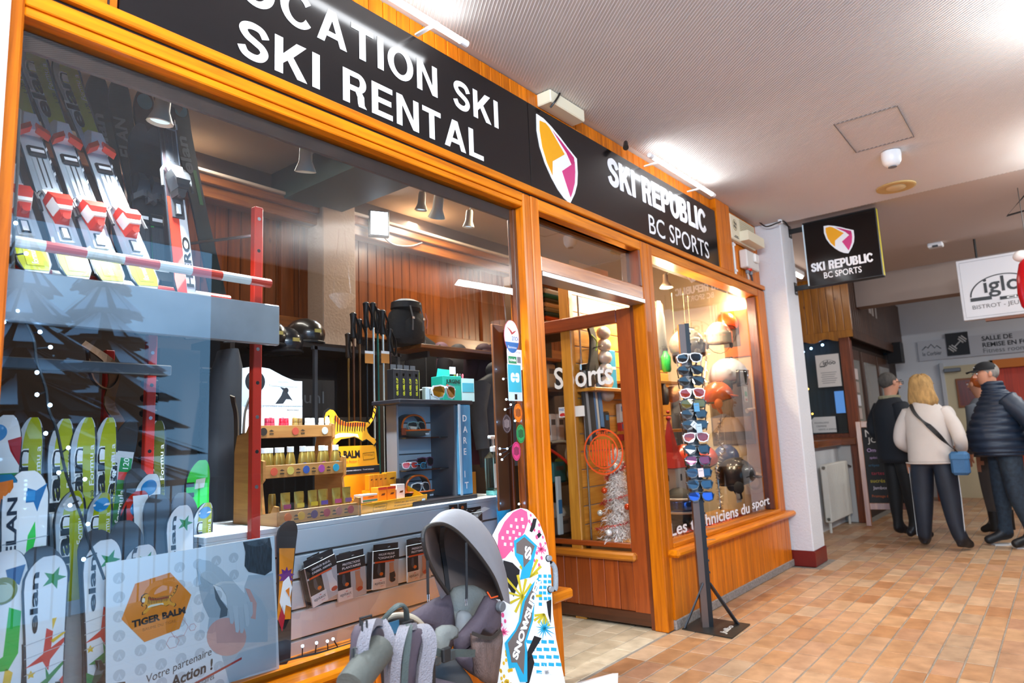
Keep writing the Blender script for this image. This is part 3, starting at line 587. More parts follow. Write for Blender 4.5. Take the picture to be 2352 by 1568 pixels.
# ================================================================ skis in the left window
OLIVE = mt('a3ad14', .3, coat=.5, var=.12, vscale=6, name='olive_green'); SILV = mt('b9c4cc', .3, .2, coat=.4, var=.12, vscale=9, name='silver_white'); NAVY = mt('141a2c', .35)
SKW = mt('e8ecee', .3, coat=.5, name='ski_white'); SKG = mt('1f8a3c', .3, coat=.5); SKR = mt('d4331c', .3, coat=.5); SKY = mt('e8bc18', .3, coat=.5); SKB = mt('2a8ac8', .3, coat=.4); LIME = mt('2ec83c', .3, coat=.5); SBASE = mt('2a2e36', .45, var=.25, vscale=12, name='ski_base')
def bend(v, L, k): return k * max(0.0, (v - .86 * L) / (.14 * L)) ** 2
class Ski:
    def __init__(s, label, M, L=1.2, wt=.09, ww=.068, wl=.082, body=SKW, edge=BLACK, curl=.05, name='ski', cat='ski', group=None, back=SBASE):
        s.L, s.wt, s.ww, s.wl, s.curl = L, wt, ww, wl, curl
        s.t = thing(name, label, cat, M, group)
        s.strip('core', back, 0, 1, 1.0, -.010, -.0015); s.strip('topsheet', body, .0, 1, .93, -.0015, 0.0)
    def hw(s, f):
        if f > .9: base = s.wt / 2; q = (f - .9) / .1; return base * math.sqrt(max(.0, 1 - q * q * .98))
        if f > .5: return lerp(s.ww, s.wt, ((f - .5) / .4) ** 1.3) / 2
        if f < .06: q = 1 - f / .06; return s.wl / 2 * math.sqrt(max(.05, 1 - q * q * .7))
        return lerp(s.wl, s.ww, min(1, (f / .5)) ** .8) / 2
    def strip(s, name, mat, f0, f1, k, z0, z1, a=-1.0, b=1.0, kind=None):
        n = max(3, int((f1 - f0) * 26)); rings = []
        fs = [lerp(f0, f1, i / n) for i in range(n + 1)]
        if f1 >= 1: fs = [f for f in fs if f < .93] + [.93, .95, .965, .98, .99, .997]
        for f in fs:
            h = s.hw(f) * k; y = f * s.L * (1 if f1 < 1 else 1) ; zz = bend(y, s.L, s.curl)
            rings.append([(a * h, y, z0 + zz), (b * h, y, z0 + zz), (b * h, y, z1 + zz), (a * h, y, z1 + zz)])
        return B().loft(rings).build(name, mat, s.t)
    def poly(s, name, pts, mat, z=.0012):
        o = B().prism([(x, y) for x, y in pts], z - .0008, z).build(name, mat, s.t)
        for v in o.data.vertices: v.co.z += bend(v.co.y, s.L, s.curl)
        return o
    def word(s, txt, f, u, h, w, mat, bold=0.02, out=None, z=.0022):   # vertical word reading tail -> tip
        if out: 
            o = text('lettering', txt, out, s.t, u, f * s.L, w=w * 1.02, h=h * 1.05, bold=bold + .06, z=z - .0006, rot=90)
            for v in o.data.vertices: v.co.z += bend(v.co.y, s.L, s.curl)
        o = text('lettering', txt, mat, s.t, u, f * s.L, w=w, h=h, bold=bold, z=z, rot=90)
        for v in o.data.vertices: v.co.z += bend(v.co.y, s.L, s.curl)
    def binding(s, f, red=True):
        L = s.L; y = f * L; m1 = RED if red else RUB; m2 = mt('e8e8e8', .3, coat=.3) if red else mt('2c2f34', .3, coat=.4)
        b = B(); b.loft([[(-.03, y + .24, 0), (.03, y + .24, 0), (.03, y + .24, .03), (-.03, y + .24, .03)], [(-.026, y + .305, 0), (.026, y + .305, 0), (.018, y + .305, .045), (-.018, y + .305, .045)], [(-.02, y + .345, 0), (.02, y + .345, 0), (.012, y + .345, .018), (-.012, y + .345, .018)]]); b.build('toe_piece', m2, s.t, smooth=True)
        b = B()
        for q in (-1, 1): b.loft([[(q * .008, y + .26, .02), (q * .008, y + .235, .02), (q * .008, y + .235, .045), (q * .008, y + .26, .045)], [(q * .045, y + .235, .012), (q * .045, y + .21, .012), (q * .045, y + .21, .04), (q * .045, y + .235, .04)]])
        b.build('toe_wing', mt('e2451c', .3, coat=.4) if red else DGREY, s.t)
        B().cbox(-.028, .028, y + .13, y + .18, 0, .012, .008).build('boot_pad', RUB, s.t); B().box(-.02, .02, y + .145, y + .159, .012, .0135).build('pad_mark', WHITE, s.t)
        B().box(-.022, .022, y - .26, y + .12, 0, .008).build('track_plate', mt('c9d2d8', .3, .2) if red else DGREY, s.t)
        for q in (-.008, .008): B().box(q - .002, q + .002, y - .02, y + .12, .008, .0095).build('track_line', DGREY, s.t)
        B().loft([[(-.03, y - .04, .008), (.03, y - .04, .008), (.03, y - .04, .016), (-.03, y - .04, .016)], [(-.026, y - .08, .02), (.026, y - .08, .02), (.026, y - .08, .028), (-.026, y - .08, .028)]]).build('brake_pad', mt('d8dadc', .4), s.t)
        b = B(); b.loft([[(-.034, y - .085, .008), (.034, y - .085, .008), (.032, y - .085, .05), (-.032, y - .085, .05)], [(-.03, y - .13, .008), (.03, y - .13, .008), (.026, y - .13, .07), (-.026, y - .13, .07)], [(-.02, y - .185, .008), (.02, y - .185, .008), (.012, y - .185, .045), (-.012, y - .185, .045)]]); b.build('heel_piece', m1, s.t, smooth=True)
        b = B(); b.loft([[(-.0355, y - .12, .018), (.0355, y - .12, .018), (.03, y - .12, .06), (-.03, y - .12, .06)], [(-.026, y - .165, .02), (.026, y - .165, .02), (.018, y - .165, .062), (-.018, y - .165, .062)]]); b.build('heel_shell', m2, s.t); B().cyl((0, y - .178, .03), (0, y - .186, .052), .012, n=10).build('heel_dial', m1, s.t)
        for q in (-1, 1): B().tube([(q * .034, y - .05, .01), (q * .052, y - .08, .02), (q * .055, y - .15, .024)], .006, 6).build('brake_arm', RUB, s.t)
        B().box(-.013, .013, y - .25, y - .2, .008, .012).build('scale_plate', RUB, s.t); B().box(-.008, .008, y - .245, y - .205, .012, .0128).build('scale_print', WHITE, s.t)
def fr_ski(tail, tip, roll=0):
    tail, tip = V(tail), V(tip); v = (tip - tail).normalized(); u = V((1, 0, 0)); u = (u - v * u.dot(v)).normalized(); n = u.cross(v)
    if n.y > 0: pass
    M = MX(((u.x, v.x, n.x, tail.x), (u.y, v.y, n.y, tail.y), (u.z, v.z, n.z, tail.z), (0, 0, 0, 1)))
    return M @ MX.Rotation(math.radians(roll), 4, 'Y'), (tip - tail).length
def formula(label, tail, tip, w=.092, bind=None, dark=False, group='green striped kids skis in the left window', sticker=None, word=True):
    M, L = fr_ski(tail, tip)
    s = Ski(label, M, L, w, w * .74, w * .9, SILV, group=group)
    g = OLIVE if not dark else mt('565c18', .35)  # darker olive copy: shade of the back ski put into its green
    s.strip('green_field', g, .60, 1, .80, .0, .0012, -.62, 1.0); s.strip('green_tail', g, .015, .115, .86, .0, .0012)
    s.poly('tail_panel', rect(-w * .2, w * .22, .03 * L, .10 * L), mt('b4bc1a', .3), .0018)
    s.strip('edge_stripe', mt('30343c', .3), .30, .97, .97, .0, .0011, .86, 1.0)
    for k in range(9): s.poly('zigzag', [(w * .30, (.36 + .025 * k) * L), (w * .36, (.37 + .025 * k) * L), (w * .36, (.382 + .025 * k) * L), (w * .30, (.372 + .025 * k) * L)], SKW if k % 2 else NAVY, .0016)
    if word:
        s.word('elan', .655, -w * .03, w * .40, L * .255, BLACK, .035, SKW); s.word('Formula', .80, w * .36, w * .17, L * .12, SKW, .01); s.word('L 120', .74, w * .36, w * .12, L * .045, NAVY, .0)
        s.word('formula', .035, w * .1, w * .17, L * .055, SKW, .01)
    if sticker: s.poly('sticker', disc(0, .952 * L, w * .28, w * .26), SKB if sticker == 1 else mt('c8d0d4', .4), .0022); s.poly('sticker_band', rect(-w * .3, w * .3, .948 * L, .956 * L), WHITE, .0028)
    if bind: s.binding(bind)
    return s
# upper row on the grey shelf: four with red bindings
ups = [((-3.475, .2, 1.80), 'leftmost'), ((-3.365, .2, 1.80), 'second'), ((-3.265, .2, 1.80), 'third'), ((-3.155, .2, 1.80), 'fourth')]
for i, (p, nm) in enumerate(ups):
    formula(['green and silver ski with red binding half hidden by the left window frame', 'green and silver ski with red binding, second from the left frame on upper rack', 'green and silver ski with red binding, third from the left frame on upper rack', 'green and silver ski with red binding nearest the lone red ski on upper rack'][i],
            p, (p[0] - .115, .80, 2.83),   .108, .345, group='skis with red bindings on the upper rack')
# lone rental ski
M, L = fr_ski((-3.02, .22, 1.79), (-3.03, .52, 2.99)); s = Ski('red and black rental ski standing alone beside the red rack post', M, L, .09, .066, .082, mt('2a1c20', .35)); w = .09
s.strip('red_tail', SKR, .02, .33, .9, 0, .0012, -1, .1); s.strip('white_tail', mt('d8d8d8', .4), .02, .33, .9, 0, .0012, .1, 1); s.strip('silver_mid', mt('aab0b6', .35), .45, .6, .9, 0, .0012, -.2, 1.0); s.strip('red_tip', mt('7a1a18', .35), .62, .95, .9, 0, .0012, -1, 0)
s.word('HERO', .04, w * .34, w * .3, .2, BLACK, .03); s.word('elan', .75, w * .3, w * .3, .22, GREY, .02); s.binding(.47, red=False); B().box(-.02, .035, .58 * L, .60 * L, .001, .003).build('label', WHITE, s.t)
# dark skis standing further back on the upper rack
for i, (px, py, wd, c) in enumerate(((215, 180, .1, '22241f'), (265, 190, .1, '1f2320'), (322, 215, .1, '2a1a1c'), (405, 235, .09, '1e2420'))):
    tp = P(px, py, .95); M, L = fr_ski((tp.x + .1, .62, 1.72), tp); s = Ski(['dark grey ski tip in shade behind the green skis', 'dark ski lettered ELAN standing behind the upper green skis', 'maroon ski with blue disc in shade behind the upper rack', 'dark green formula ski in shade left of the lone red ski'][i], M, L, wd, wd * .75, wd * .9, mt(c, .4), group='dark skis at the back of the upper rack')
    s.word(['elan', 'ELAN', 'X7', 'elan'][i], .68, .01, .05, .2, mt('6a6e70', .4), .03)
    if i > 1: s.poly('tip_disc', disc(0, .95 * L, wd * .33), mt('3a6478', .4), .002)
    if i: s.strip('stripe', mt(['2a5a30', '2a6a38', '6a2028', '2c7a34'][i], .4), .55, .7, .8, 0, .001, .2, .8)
for i, (px, c, c2) in enumerate(((345, 'c8281c', 'e8e8e8'), (378, '2f9a3a', 'c8281c'))):
    a = P(px, 600, .6); M, L = fr_ski((a.x, .6, 1.75), (a.x - .02, .72, 2.6)); s = Ski(['black ski with red and white stripe and grey binding on upper rack', 'black ski with green and red stripe on upper rack'][i], M, L, .08, .06, .075, mt('1a1a1c', .4)); s.strip('stripe', mt(c, .4), .1, .5, .8, 0, .001, -.9, -.4); s.strip('stripe', mt(c2, .4), .15, .45, .8, 0, .001, .2, .5); s.binding(.35, red=False)
# lower rows
def stars(label, tail, tip, w=.115, bind=False, cap=True):
    M, L = fr_ski(tail, tip); s = Ski(label, M, L, w, w * .78, w * .92, SKW, group='white star kids skis in the left window', curl=.03)
    st = star(w * .16, .915 * L, w * .28, w * .11, 5, 70); s.poly('green_star', st, SKG)
    s.word('elan', .735 + .0, -w * .17, w * .17, .165, BLACK, .03)
    y = lambda f: f * L
    s.poly('red_star', [(-w * .42, y(.625)), (-w * .05, y(.66)), (w * .02, y(.745)), (w * .16, y(.73)), (w * .12, y(.675)), (w * .40, y(.70)), (w * .40, y(.685)), (w * .1, y(.635)), (w * .06, y(.60)), (-w * .06, y(.635))], SKR)
    s.poly('gold_band', [(w * .15, y(.735)), (w * .24, y(.775)), (w * .14, y(.775))], SKY); s.poly('gold_band', [(w * .1, y(.70)), (w * .42, y(.722)), (w * .42, y(.715)), (w * .16, y(.69))], SKY)
    s.poly('green_band', [(-w * .34, y(.545)), (w * .02, y(.575)), (w * .0, y(.615)), (w * .08, y(.585)), (w * .38, y(.62)), (w * .38, y(.608)), (w * .06, y(.56)), (w * .04, y(.535))], SKG); s.poly('gold_star', star(-w * .3, y(.60), w * .1, w * .05, 5), SKY)
    s.poly('red_flank', [(w * .18, y(.54)), (w * .38, y(.57)), (w * .36, y(.43)), (w * .28, y(.47))], SKR); s.poly('green_flank', [(-w * .40, y(.52)), (-w * .2, y(.50)), (-w * .2, y(.455)), (-w * .38, y(.44))], SKG); s.poly('gold_flank', [(-w * .38, y(.43)), (-w * .2, y(.45)), (-w * .26, y(.36)), (-w * .36, y(.32))], SKY); s.poly('red_flank', [(-w * .36, y(.31)), (-w * .22, y(.36)), (-w * .24, y(.2)), (-w * .34, y(.2))], SKR)
    for k in (.70, .655, .60): s.poly('crease', [(-w * .44, y(k)), (w * .44, y(k + .02)), (w * .44, y(k + .022)), (-w * .44, y(k + .002))], mt('b8bcc0', .4), .0016)
    if bind:
        b = B(); b.loft([[(-.018, y(.53), .0), (.018, y(.53), 0), (.012, y(.53), .05), (-.012, y(.53), .05)], [(-.034, y(.47), 0), (.034, y(.47), 0), (.028, y(.47), .085), (-.028, y(.47), .085)], [(-.044, y(.40), 0), (.044, y(.40), 0), (.04, y(.40), .075), (-.04, y(.40), .075)], [(-.04, y(.36), 0), (.04, y(.36), 0), (.03, y(.36), .03), (-.03, y(.36), .03)]]); b.build('heel_piece', mt('101216', .12, coat=.6), s.t, smooth=True)
        for q in (-1, 1): B().loft([[(q * .012, y(.525), .03), (q * .026, y(.525), .03), (q * .026, y(.525), .055), (q * .012, y(.525), .055)], [(q * .018, y(.56), .02), (q * .03, y(.56), .02), (q * .026, y(.56), .035), (q * .018, y(.56), .035)]]).build('heel_horn', mt('14161a', .2), s.t)
        for q in range(7): B().box(-.03 + .009 * q, -.025 + .009 * q, y(.366), y(.372), .03, .036).build('scale_mark', mt('cfd6dc', .3), s.t)
        B().cbox(-.046, .046, y(.2), y(.345), 0, .05, .012).build('boot_plate', mt('1a1d22', .4), s.t); B().box(-.034, .034, y(.285), y(.31), .05, .052).build('plate_mark', mt('b6bcc8', .4), s.t)
    return s
def plain(label, tip, w, zb=.3, mat=SBASE, name='ski', group='dark ski bases in the left window', lean=.1, roll=0):
    M, L = fr_ski((tip.x + roll, tip.y - lean, zb), tip); s = Ski(label, M, L, w, w * .8, w * .9, mat, group=group, curl=-.02); return s
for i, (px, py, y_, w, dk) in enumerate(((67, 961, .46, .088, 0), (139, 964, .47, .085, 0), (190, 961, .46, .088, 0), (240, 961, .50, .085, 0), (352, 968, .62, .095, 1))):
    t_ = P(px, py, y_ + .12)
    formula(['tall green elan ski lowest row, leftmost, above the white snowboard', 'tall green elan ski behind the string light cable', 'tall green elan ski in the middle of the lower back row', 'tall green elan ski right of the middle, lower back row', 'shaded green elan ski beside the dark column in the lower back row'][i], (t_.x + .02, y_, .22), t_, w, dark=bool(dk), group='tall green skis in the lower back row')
t_ = P(160, 1128, .42); formula('short green elan ski with silver sticker behind the white star skis', (t_.x + .02, .34, .3), t_, .092, sticker=2, group='short green skis in the lower row')
t_ = P(226, 1132, .44); formula('short green elan ski with blue sticker beside the dark formula ski', (t_.x + .02, .36, .3), t_, .085, sticker=1, group='short green skis in the lower row')
t_ = P(462, 1155, .44); formula('green elan ski with blue sticker next to the red rack post', (t_.x + .02, .36, .3), t_, .08, sticker=1, group='short green skis in the lower row')
# dark formula 120 ski, leaning right
t_ = P(292, 966, .62); M, L = fr_ski((t_.x - .16, .5, .25), t_); s = Ski('dark ski with green and red formula panels leaning right', M, L, .085, .065, .08, mt('2a2c30', .35)); w = .085
s.strip('white_band', mt('c8ccd0', .35), .75, .9, .9, 0, .001); s.poly('green_panel', rect(-.005, w * .42, .835 * L, .885 * L), SKG, .002); s.poly('red_panel', rect(-.005, w * .42, .81 * L, .835 * L), SKR, .002); s.poly('green_panel', rect(-.005, w * .42, .66 * L, .81 * L), mt('3a7a2a', .35), .002); s.word('120', .845, .026, .02, .04, WHITE, .01, z=.003); s.word('formula', .675, .026, .022, .12, WHITE, .02, z=.003); s.word('elan', .68, -.012, .026, .2, BLACK, .03, SKW)
# left edge boards
t_ = P(8, 955, .42); M, L = fr_ski((t_.x, .34, .3), t_); s = Ski('white ski with red corner and blue sticker at the left edge', M, L, .1, .08, .09, SKW); s.poly('red_corner', [(.01, .93 * L), (.045, .94 * L), (.045, .86 * L), (.02, .9 * L)], mt('a81c28', .35)); s.poly('blue_sticker', disc(-.02, .95 * L, .025), SKB, .002); s.poly('green_panel', rect(-.045, .045, .76 * L, .84 * L), SKG); s.poly('red_panel', rect(-.045, .045, .71 * L, .76 * L), mt('a81c28', .35)); s.word('120', .78, .02, .03, .05, WHITE, .01); s.word('la', .64, 0, .04, .06, BLACK, .02)
t_ = P(2, 1090, .32); M, L = fr_ski((t_.x, .25, .3), t_); s = Ski('blue ski with orange flames at the left edge', M, L, .1, .08, .09, mt('2b86b4', .35)); s.poly('orange_flame', [(-.03, .97 * L), (.02, .98 * L), (.035, .9 * L), (.01, .86 * L), (.03, .8 * L), (-.02, .84 * L)], mt('e87818', .35)); s.poly('red_flame', [(.02, .8 * L), (.03, .7 * L), (.0, .55 * L), (.015, .7 * L)], mt('b83018', .35), .0016)
t_ = P(60, 1080, .30); M, L = fr_ski((t_.x + .012, .24, .28), t_); s = Ski('white kids snowboard lettered ELAN with green and gold shapes', M, L, .125, .11, .12, SKW, name='snowboard', cat='snowboard', curl=.02); w = .125
s.word('ELAN', .74, -w * .17, w * .2, .17, NAVY, .03); s.poly('blue_star', [(w * .02, .945 * L), (w * .2, .935 * L), (w * .42, .955 * L), (w * .3, .9 * L), (w * .24, .87 * L), (w * .16, .9 * L), (0, .9 * L)], mt('1f6ea8', .35)); s.poly('blue_tag', rect(w * .0, w * .18, .905 * L, .935 * L), SKB, .002)
s.poly('green_shape', [(-w * .44, .63 * L), (-w * .02, .68 * L), (w * .06, .80 * L), (w * .2, .84 * L), (w * .22, .79 * L), (w * .14, .74 * L), (w * .36, .765 * L), (w * .12, .725 * L), (w * .14, .66 * L), (w * .42, .69 * L), (w * .4, .56 * L), (w * .3, .64 * L)], LIME); s.poly('gold_shape', [(-w * .42, .55 * L), (-w * .05, .575 * L), (w * .02, .63 * L), (w * .14, .60 * L), (w * .3, .585 * L), (w * .06, .56 * L), (w * .1, .5 * L), (-w * .04, .5 * L), (-w * .08, .54 * L)], SKY); s.poly('black_shape', [(-w * .42, .61 * L), (-w * .3, .66 * L), (-w * .22, .61 * L), (-w * .1, .6 * L), (-w * .2, .56 * L), (-w * .4, .56 * L)], BLACK); s.poly('blue_star', star(-w * .24, .60 * L, w * .1, w * .04, 5), SKB, .002)
for k in (.78, .70, .63, .57): s.poly('crease', [(-w * .46, k * L), (w * .46, (k + .012) * L), (w * .46, (k + .014) * L), (-w * .46, (k + .002) * L)], mt('a8b0b4', .4), .0022)
# red and white, burgundy, bright green
t_ = P(337, 1090, .52); M, L = fr_ski((t_.x - .03, .42, .3), t_); s = Ski('white ski with burgundy drips and blue sticker in the lower row', M, L, .1, .08, .09, SKW); s.poly('drip', [(-.01, .85 * L), (.045, .90 * L), (.045, .8 * L), (.03, .86 * L), (.02, .79 * L), (.01, .84 * L), (-.005, .8 * L)], mt('7a1430', .35)); s.poly('blue_sticker', disc(0, .945 * L, .027), SKB, .002); plain('black ski base behind the burgundy drip ski', P(318, 1072, .56), .1)
t_ = P(308, 1128, .44); M, L = fr_ski((t_.x + .02, .36, .3), t_); s = Ski('red and white ski with round blue sticker in the lower row', M, L, .105, .085, .095, SKR); s.poly('white_bar', [(-.02, .98 * L), (.03, .98 * L), (.04, .7 * L), (.0, .7 * L)], SKW); s.poly('black_wedge', [(-.05, .9 * L), (-.035, .95 * L), (-.03, .8 * L), (-.045, .7 * L)], BLACK, .0016); s.poly('blue_sticker', disc(.01, .93 * L, .03), SKB, .002); s.poly('sticker_band', rect(-.018, .038, .927 * L, .936 * L), mt('8ac8e0', .3), .0028); s.word('racer', .83, .02, .03, .09, BLACK, .03)
t_ = P(452, 1058, .60); M, L = fr_ski((t_.x + .0, .5, .3), t_); s = Ski('bright green ski with silver square tag beside the red post', M, L, .1, .08, .09, LIME); s.poly('tag', [(-.01, .92 * L), (.028, .925 * L), (.024, .885 * L), (-.014, .88 * L)], mt('c8ccc0', .3), .002); s.word('an', .78, -.015, .05, .12, BLACK, .02)
plain('tall dark ski base in the lower row left of the star ski', P(366, 1132, .36), .105, group='dark ski bases'); plain('dark ski base behind the star ski near the red post', P(424, 1128, .46), .1, group='dark ski bases'); plain('short rounded dark ski base above the poster corner', P(292, 1192, .32), .105)
stars('white star ski with green star near the red rack post', (P(412, 1160, .34).x + .01, .27, .32), P(412, 1160, .34), .1)
# front row
for px, py, y_, bd, lb, lb2 in ((106, 1275, .20, True, 'white star ski with black heel binding in the front row, left of the poster', 'dark ski base behind the front white star ski'), (235, 1238, .24, True, 'white star ski right behind the poster corner with black binding', 'dark ski base rising behind the star ski at the poster corner')):
    t_ = P(px, py, y_); stars(lb, (t_.x + .012, y_ - .06, t_.z - .78), t_, .115, bd); plain(lb2, P(px - 8, py - 24, y_ + .035), .115)
t_ = P(12, 1262, .22); M, L = fr_ski((t_.x + .01, .16, t_.z - .78), t_); s = Ski('white ski with green curve and gold shapes cut by the left frame', M, L, .115, .09, .1, SKW, curl=.03); w = .115
s.poly('green_curve', [(-w * .45, .6 * L), (w * .0, .64 * L), (w * .1, .8 * L), (w * .35, .78 * L), (w * .3, .64 * L), (w * .1, .59 * L)], mt('28b43c', .3)); s.poly('gold_shape', [(-w * .4, .53 * L), (0, .55 * L), (w * .05, .6 * L), (w * .2, .58 * L), (w * .1, .5 * L), (-w * .1, .5 * L)], SKY); s.poly('blue_flag', [(w * .0, .93 * L), (w * .4, .94 * L), (w * .3, .87 * L), (w * .05, .9 * L)], mt('2a5a8c', .35)); s.poly('medal', disc(-w * .05, .86 * L, .036), mt('8a8a3a', .3, .6), .003); s.poly('medal_face', disc(-w * .05, .855 * L, .026), mt('c0c8a8', .3, .3), .004)
b = B(); y0 = .40 * L; b.loft([[(-.03, y0 + .1, 0), (.03, y0 + .1, 0), (.02, y0 + .1, .06), (-.02, y0 + .1, .06)], [(-.05, y0, 0), (.05, y0, 0), (.045, y0, .08), (-.045, y0, .08)], [(-.045, y0 - .06, 0), (.045, y0 - .06, 0), (.03, y0 - .06, .03), (-.03, y0 - .06, .03)]]); b.build('heel_piece', mt('101216', .12, coat=.6), s.t, smooth=True)
stars('white star ski mostly hidden behind the poster top edge', (P(322, 1250, .25).x, .2, .32), P(322, 1250, .25), .11)
# small ski with cartoon art right of the poster
t_ = P(662, 1196, .24); M, L = fr_ski((t_.x - .07, .17, .49), t_); s = Ski('black tipped ski with orange and purple artwork leaning behind the poster', M, L, .085, .06, .075, BLACK, curl=.02); w = .085
s.strip('orange_field', mt('f09018', .3, coat=.4), .3, .80, .86, 0, .001); s.poly('purple_burst', star(.002, .60 * L, .034, .02, 9), mt('6a2a7a', .35), .0018); s.poly('white_figure', [(-.022, .42 * L), (-.012, .56 * L), (.012, .60 * L), (.028, .52 * L), (.02, .45 * L), (.028, .38 * L), (.004, .40 * L), (.0, .33 * L)], WHITE, .0024); s.poly('orange_spot', [(0, .5 * L), (.016, .52 * L), (.018, .45 * L)], mt('e8801c', .3), .003); s.poly('red_zig', [(-.024, .3 * L), (-.01, .4 * L), (.004, .32 * L), (-.006, .22 * L)], mt('b82030', .3), .0024)
# rack : grey shelf, striped tubes, red posts
rk = thing('ski_rack', 'red perforated steel rack with grey shelf and striped bars', 'rack', T(0, 0, 0))
SHELFM = mt('7e858c', .45, .5, var=.2, vscale=5, name='shelf_metal')
B().cbox(-3.60, -2.73, .12, .58, 1.755, 1.785, .004).build('shelf', SHELFM, rk); B().cbox(-3.60, -2.73, .10, .125, 1.635, 1.785, .004).build('shelf_front', SHELFM, rk); B().cbox(-3.6, -2.9, .58, .62, 1.56, 1.60, .004).build('rear_bar', SHELFM, rk)
for y_, z_ in ((.135, 1.872), (.43, 1.86)):
    x_ = -3.59; k = 0
    while x_ < -2.76: B().cyl((x_, y_, z_), (min(x_ + .108, -2.75), y_, z_), .0165, n=12).build('bar_segment', [mt('dcdcd6', .35), mt('c23a28', .35)][k % 2], rk); x_ += .108; k += 1
for x0, y0, z0, z1, h in ((-2.725, .272, .0, 2.21, 1), (-2.93, .70, .0, 2.23, 1), (-2.98, .98, .0, 1.7, 0)):
    B().cbox(x0 - .018, x0 + .018, y0 - .016, y0 + .016, z0, z1, .003).build('post', RED, rk)
    if h:
        for k in range(9): z = z1 - .05 - .13 * k; B().cyl((x0, y0 - .0165, z), (x0, y0 - .012, z), .0075, n=8).build('hole', BLACK if k % 2 else CHROME, rk)
B().tube([(-2.72, .275, 2.1), (-2.92, .7, 2.1)], .006, 6).build('tie_rod', CHROME, rk)
# ================================================================ goods on and around the left counter
# --- poster board
o_ = V((-3.285, .135, .47)); A_ = P(247, 1290, .16); B_ = P(622, 1222, .13)
po = thing('poster_board', 'large white balm advertising board leaning inside the left window', 'poster', FR((A_.x, .12, .42), (B_.x - A_.x, B_.y - A_.y - .02, .012), (0, .05, 1)))
PW = (V((B_.x, 0, 0)) - V((A_.x, 0, 0))).length + .005; PH = A_.z - .42
B().box(0, PW, 0, PH, -.006, 0).build('board', mt('eef3f5', .4, name='poster_card'), po)
k = 0
for r in range(10):
    for c in range(9):
        x = .035 + c * .058 + (.0 if r % 2 else .0); y = PH - .05 - r * .055
        if c > 5 and r > 1 or c > 6 or (.05 < x < .2 and .28 < y < .48) or y < .02: continue
        decal('pale_disc', disc(x, y, .0165, n=16), mt('cdd5d9', .45), po, .0006, .0004); decal('pale_mark', [(x - .008, y - .012), (x, y + .006), (x + .008, y - .012), (x + .004, y - .012), (x, y - .004), (x - .004, y - .012)], mt('dfe6ea', .45), po, .001, .0003)
hx, hy, hr = .142, PH - .155, .102
decal('orange_hexagon', [(hx + hr * math.cos(math.radians(a + 8)), hy + hr * math.sin(math.radians(a + 8))) for a in range(0, 360, 60)], mt('f08a10', .4), po, .0016)
def tiger(parent, cx, cy, s, z, thick=.0008):
    body = [(-52.2, 14.5), (-48.7, 22.6), (-40.6, 27.5), (-34.2, 26.7), (-30.4, 23.2), (-26.1, 16.8), (-20.3, 11.6), (-8.7, 7.8), (8.7, 9.3), (22.6, 8.1), (34.8, 7.2), (45.8, 16.8), (49.9, 28.4), (53.9, 34.2), (56.5, 32.5), (53.4, 23.2), (48.1, 12.2), (38.3, 2.3), (31.9, -1.7), (33.6, -8.7), (40.0, -15.7), (48.1, -19.1), (50.5, -24.4), (45.2, -29.0), (38.3, -23.8), (30.2, -19.1), (20.9, -22.0), (13.3, -18.0), (4.6, -15.1), (-8.7, -16.8), (-22.0, -18.0), (-31.3, -23.8), (-39.4, -30.7), (-48.7, -32.5), (-48.1, -24.9), (-38.3, -17.4), (-35.4, -9.3), (-39.4, -4.6), (-45.8, -9.3), (-51.0, -4.6), (-48.1, 1.2), (-52.2, 7.2)]
    f = lambda p: (cx + p[0] * s, cy + p[1] * s)
    decal('tiger_outline', [f((x * 1.06, y * 1.08 + .3)) for x, y in body], BLACK, parent, z, thick); decal('tiger', [f(p) for p in body], mt('f4a624', .4), parent, z + .0006, .0006)
    decal('tiger_belly', [f(p) for p in ((-34, -17), (-22, -15), (-8, -15), (6, -14), (14, -17), (12, -11), (-8, -9), (-26, -9), (-34, -12))], mt('f4ecd8', .4), parent, z + .001, .0004); decal('tiger_face', [f(p) for p in ((-52, 8), (-50, 16), (-44, 18), (-42, 8), (-46, 0), (-50, 2))], mt('f4ecd8', .4), parent, z + .001, .0004)
    decal('tiger_back', [f(p) for p in ((-30, 20), (-22, 11), (-8, 7), (10, 8), (30, 7), (30, 1), (-6, 1), (-24, 4), (-34, 12))], mt('d8560c', .4), parent, z + .001, .0004)
    for i in range(13): x = -32 + i * 5; y1 = 18 - i * 2 if i < 6 else 7.5; decal('tiger_stripe', [f((x, y1)), f((x + 2.2, y1 - .5)), f((x - 1.5, -7 - (i % 3))), f((x - 2.6, -5))], BLACK, parent, z + .0014, .0004)
    for i in range(4): x, y1 = [(37, 7), (45, 14), (50, 24), (53, 31)][i]; decal('tail_ring', [f((x - 2, y1 + 2)), f((x, y1 + 3)), f((x + 3, y1 - 1)), f((x + 1, y1 - 2))], BLACK, parent, z + .0014, .0004)
    decal('tiger_eye', disc(*f((-44, 17)), 1.8 * s, n=8), BLACK, parent, z + .0014, .0004); decal('tiger_mouth', [f((-52, 4)), f((-45, 3)), f((-47, -2))], mt('8a1c14', .4), parent, z + .0014, .0004)
tiger(po, hx + .004, hy + .018, .00095, .0022)
text('lettering', 'TIGER BALM', BLACK, po, hx + .005, hy - .042, w=.155, h=.021, bold=.05, z=.0022, align='C', rot=3); text('lettering', 'BAUME DU TIGRE', mt('a85a08', .5), po, hx + .005, hy - .06, w=.096, h=.0085, z=.0022, align='C', rot=3)
pr_ = [(0, 'pale red ring', .032), (1, '', .022), (2, '', .012)]
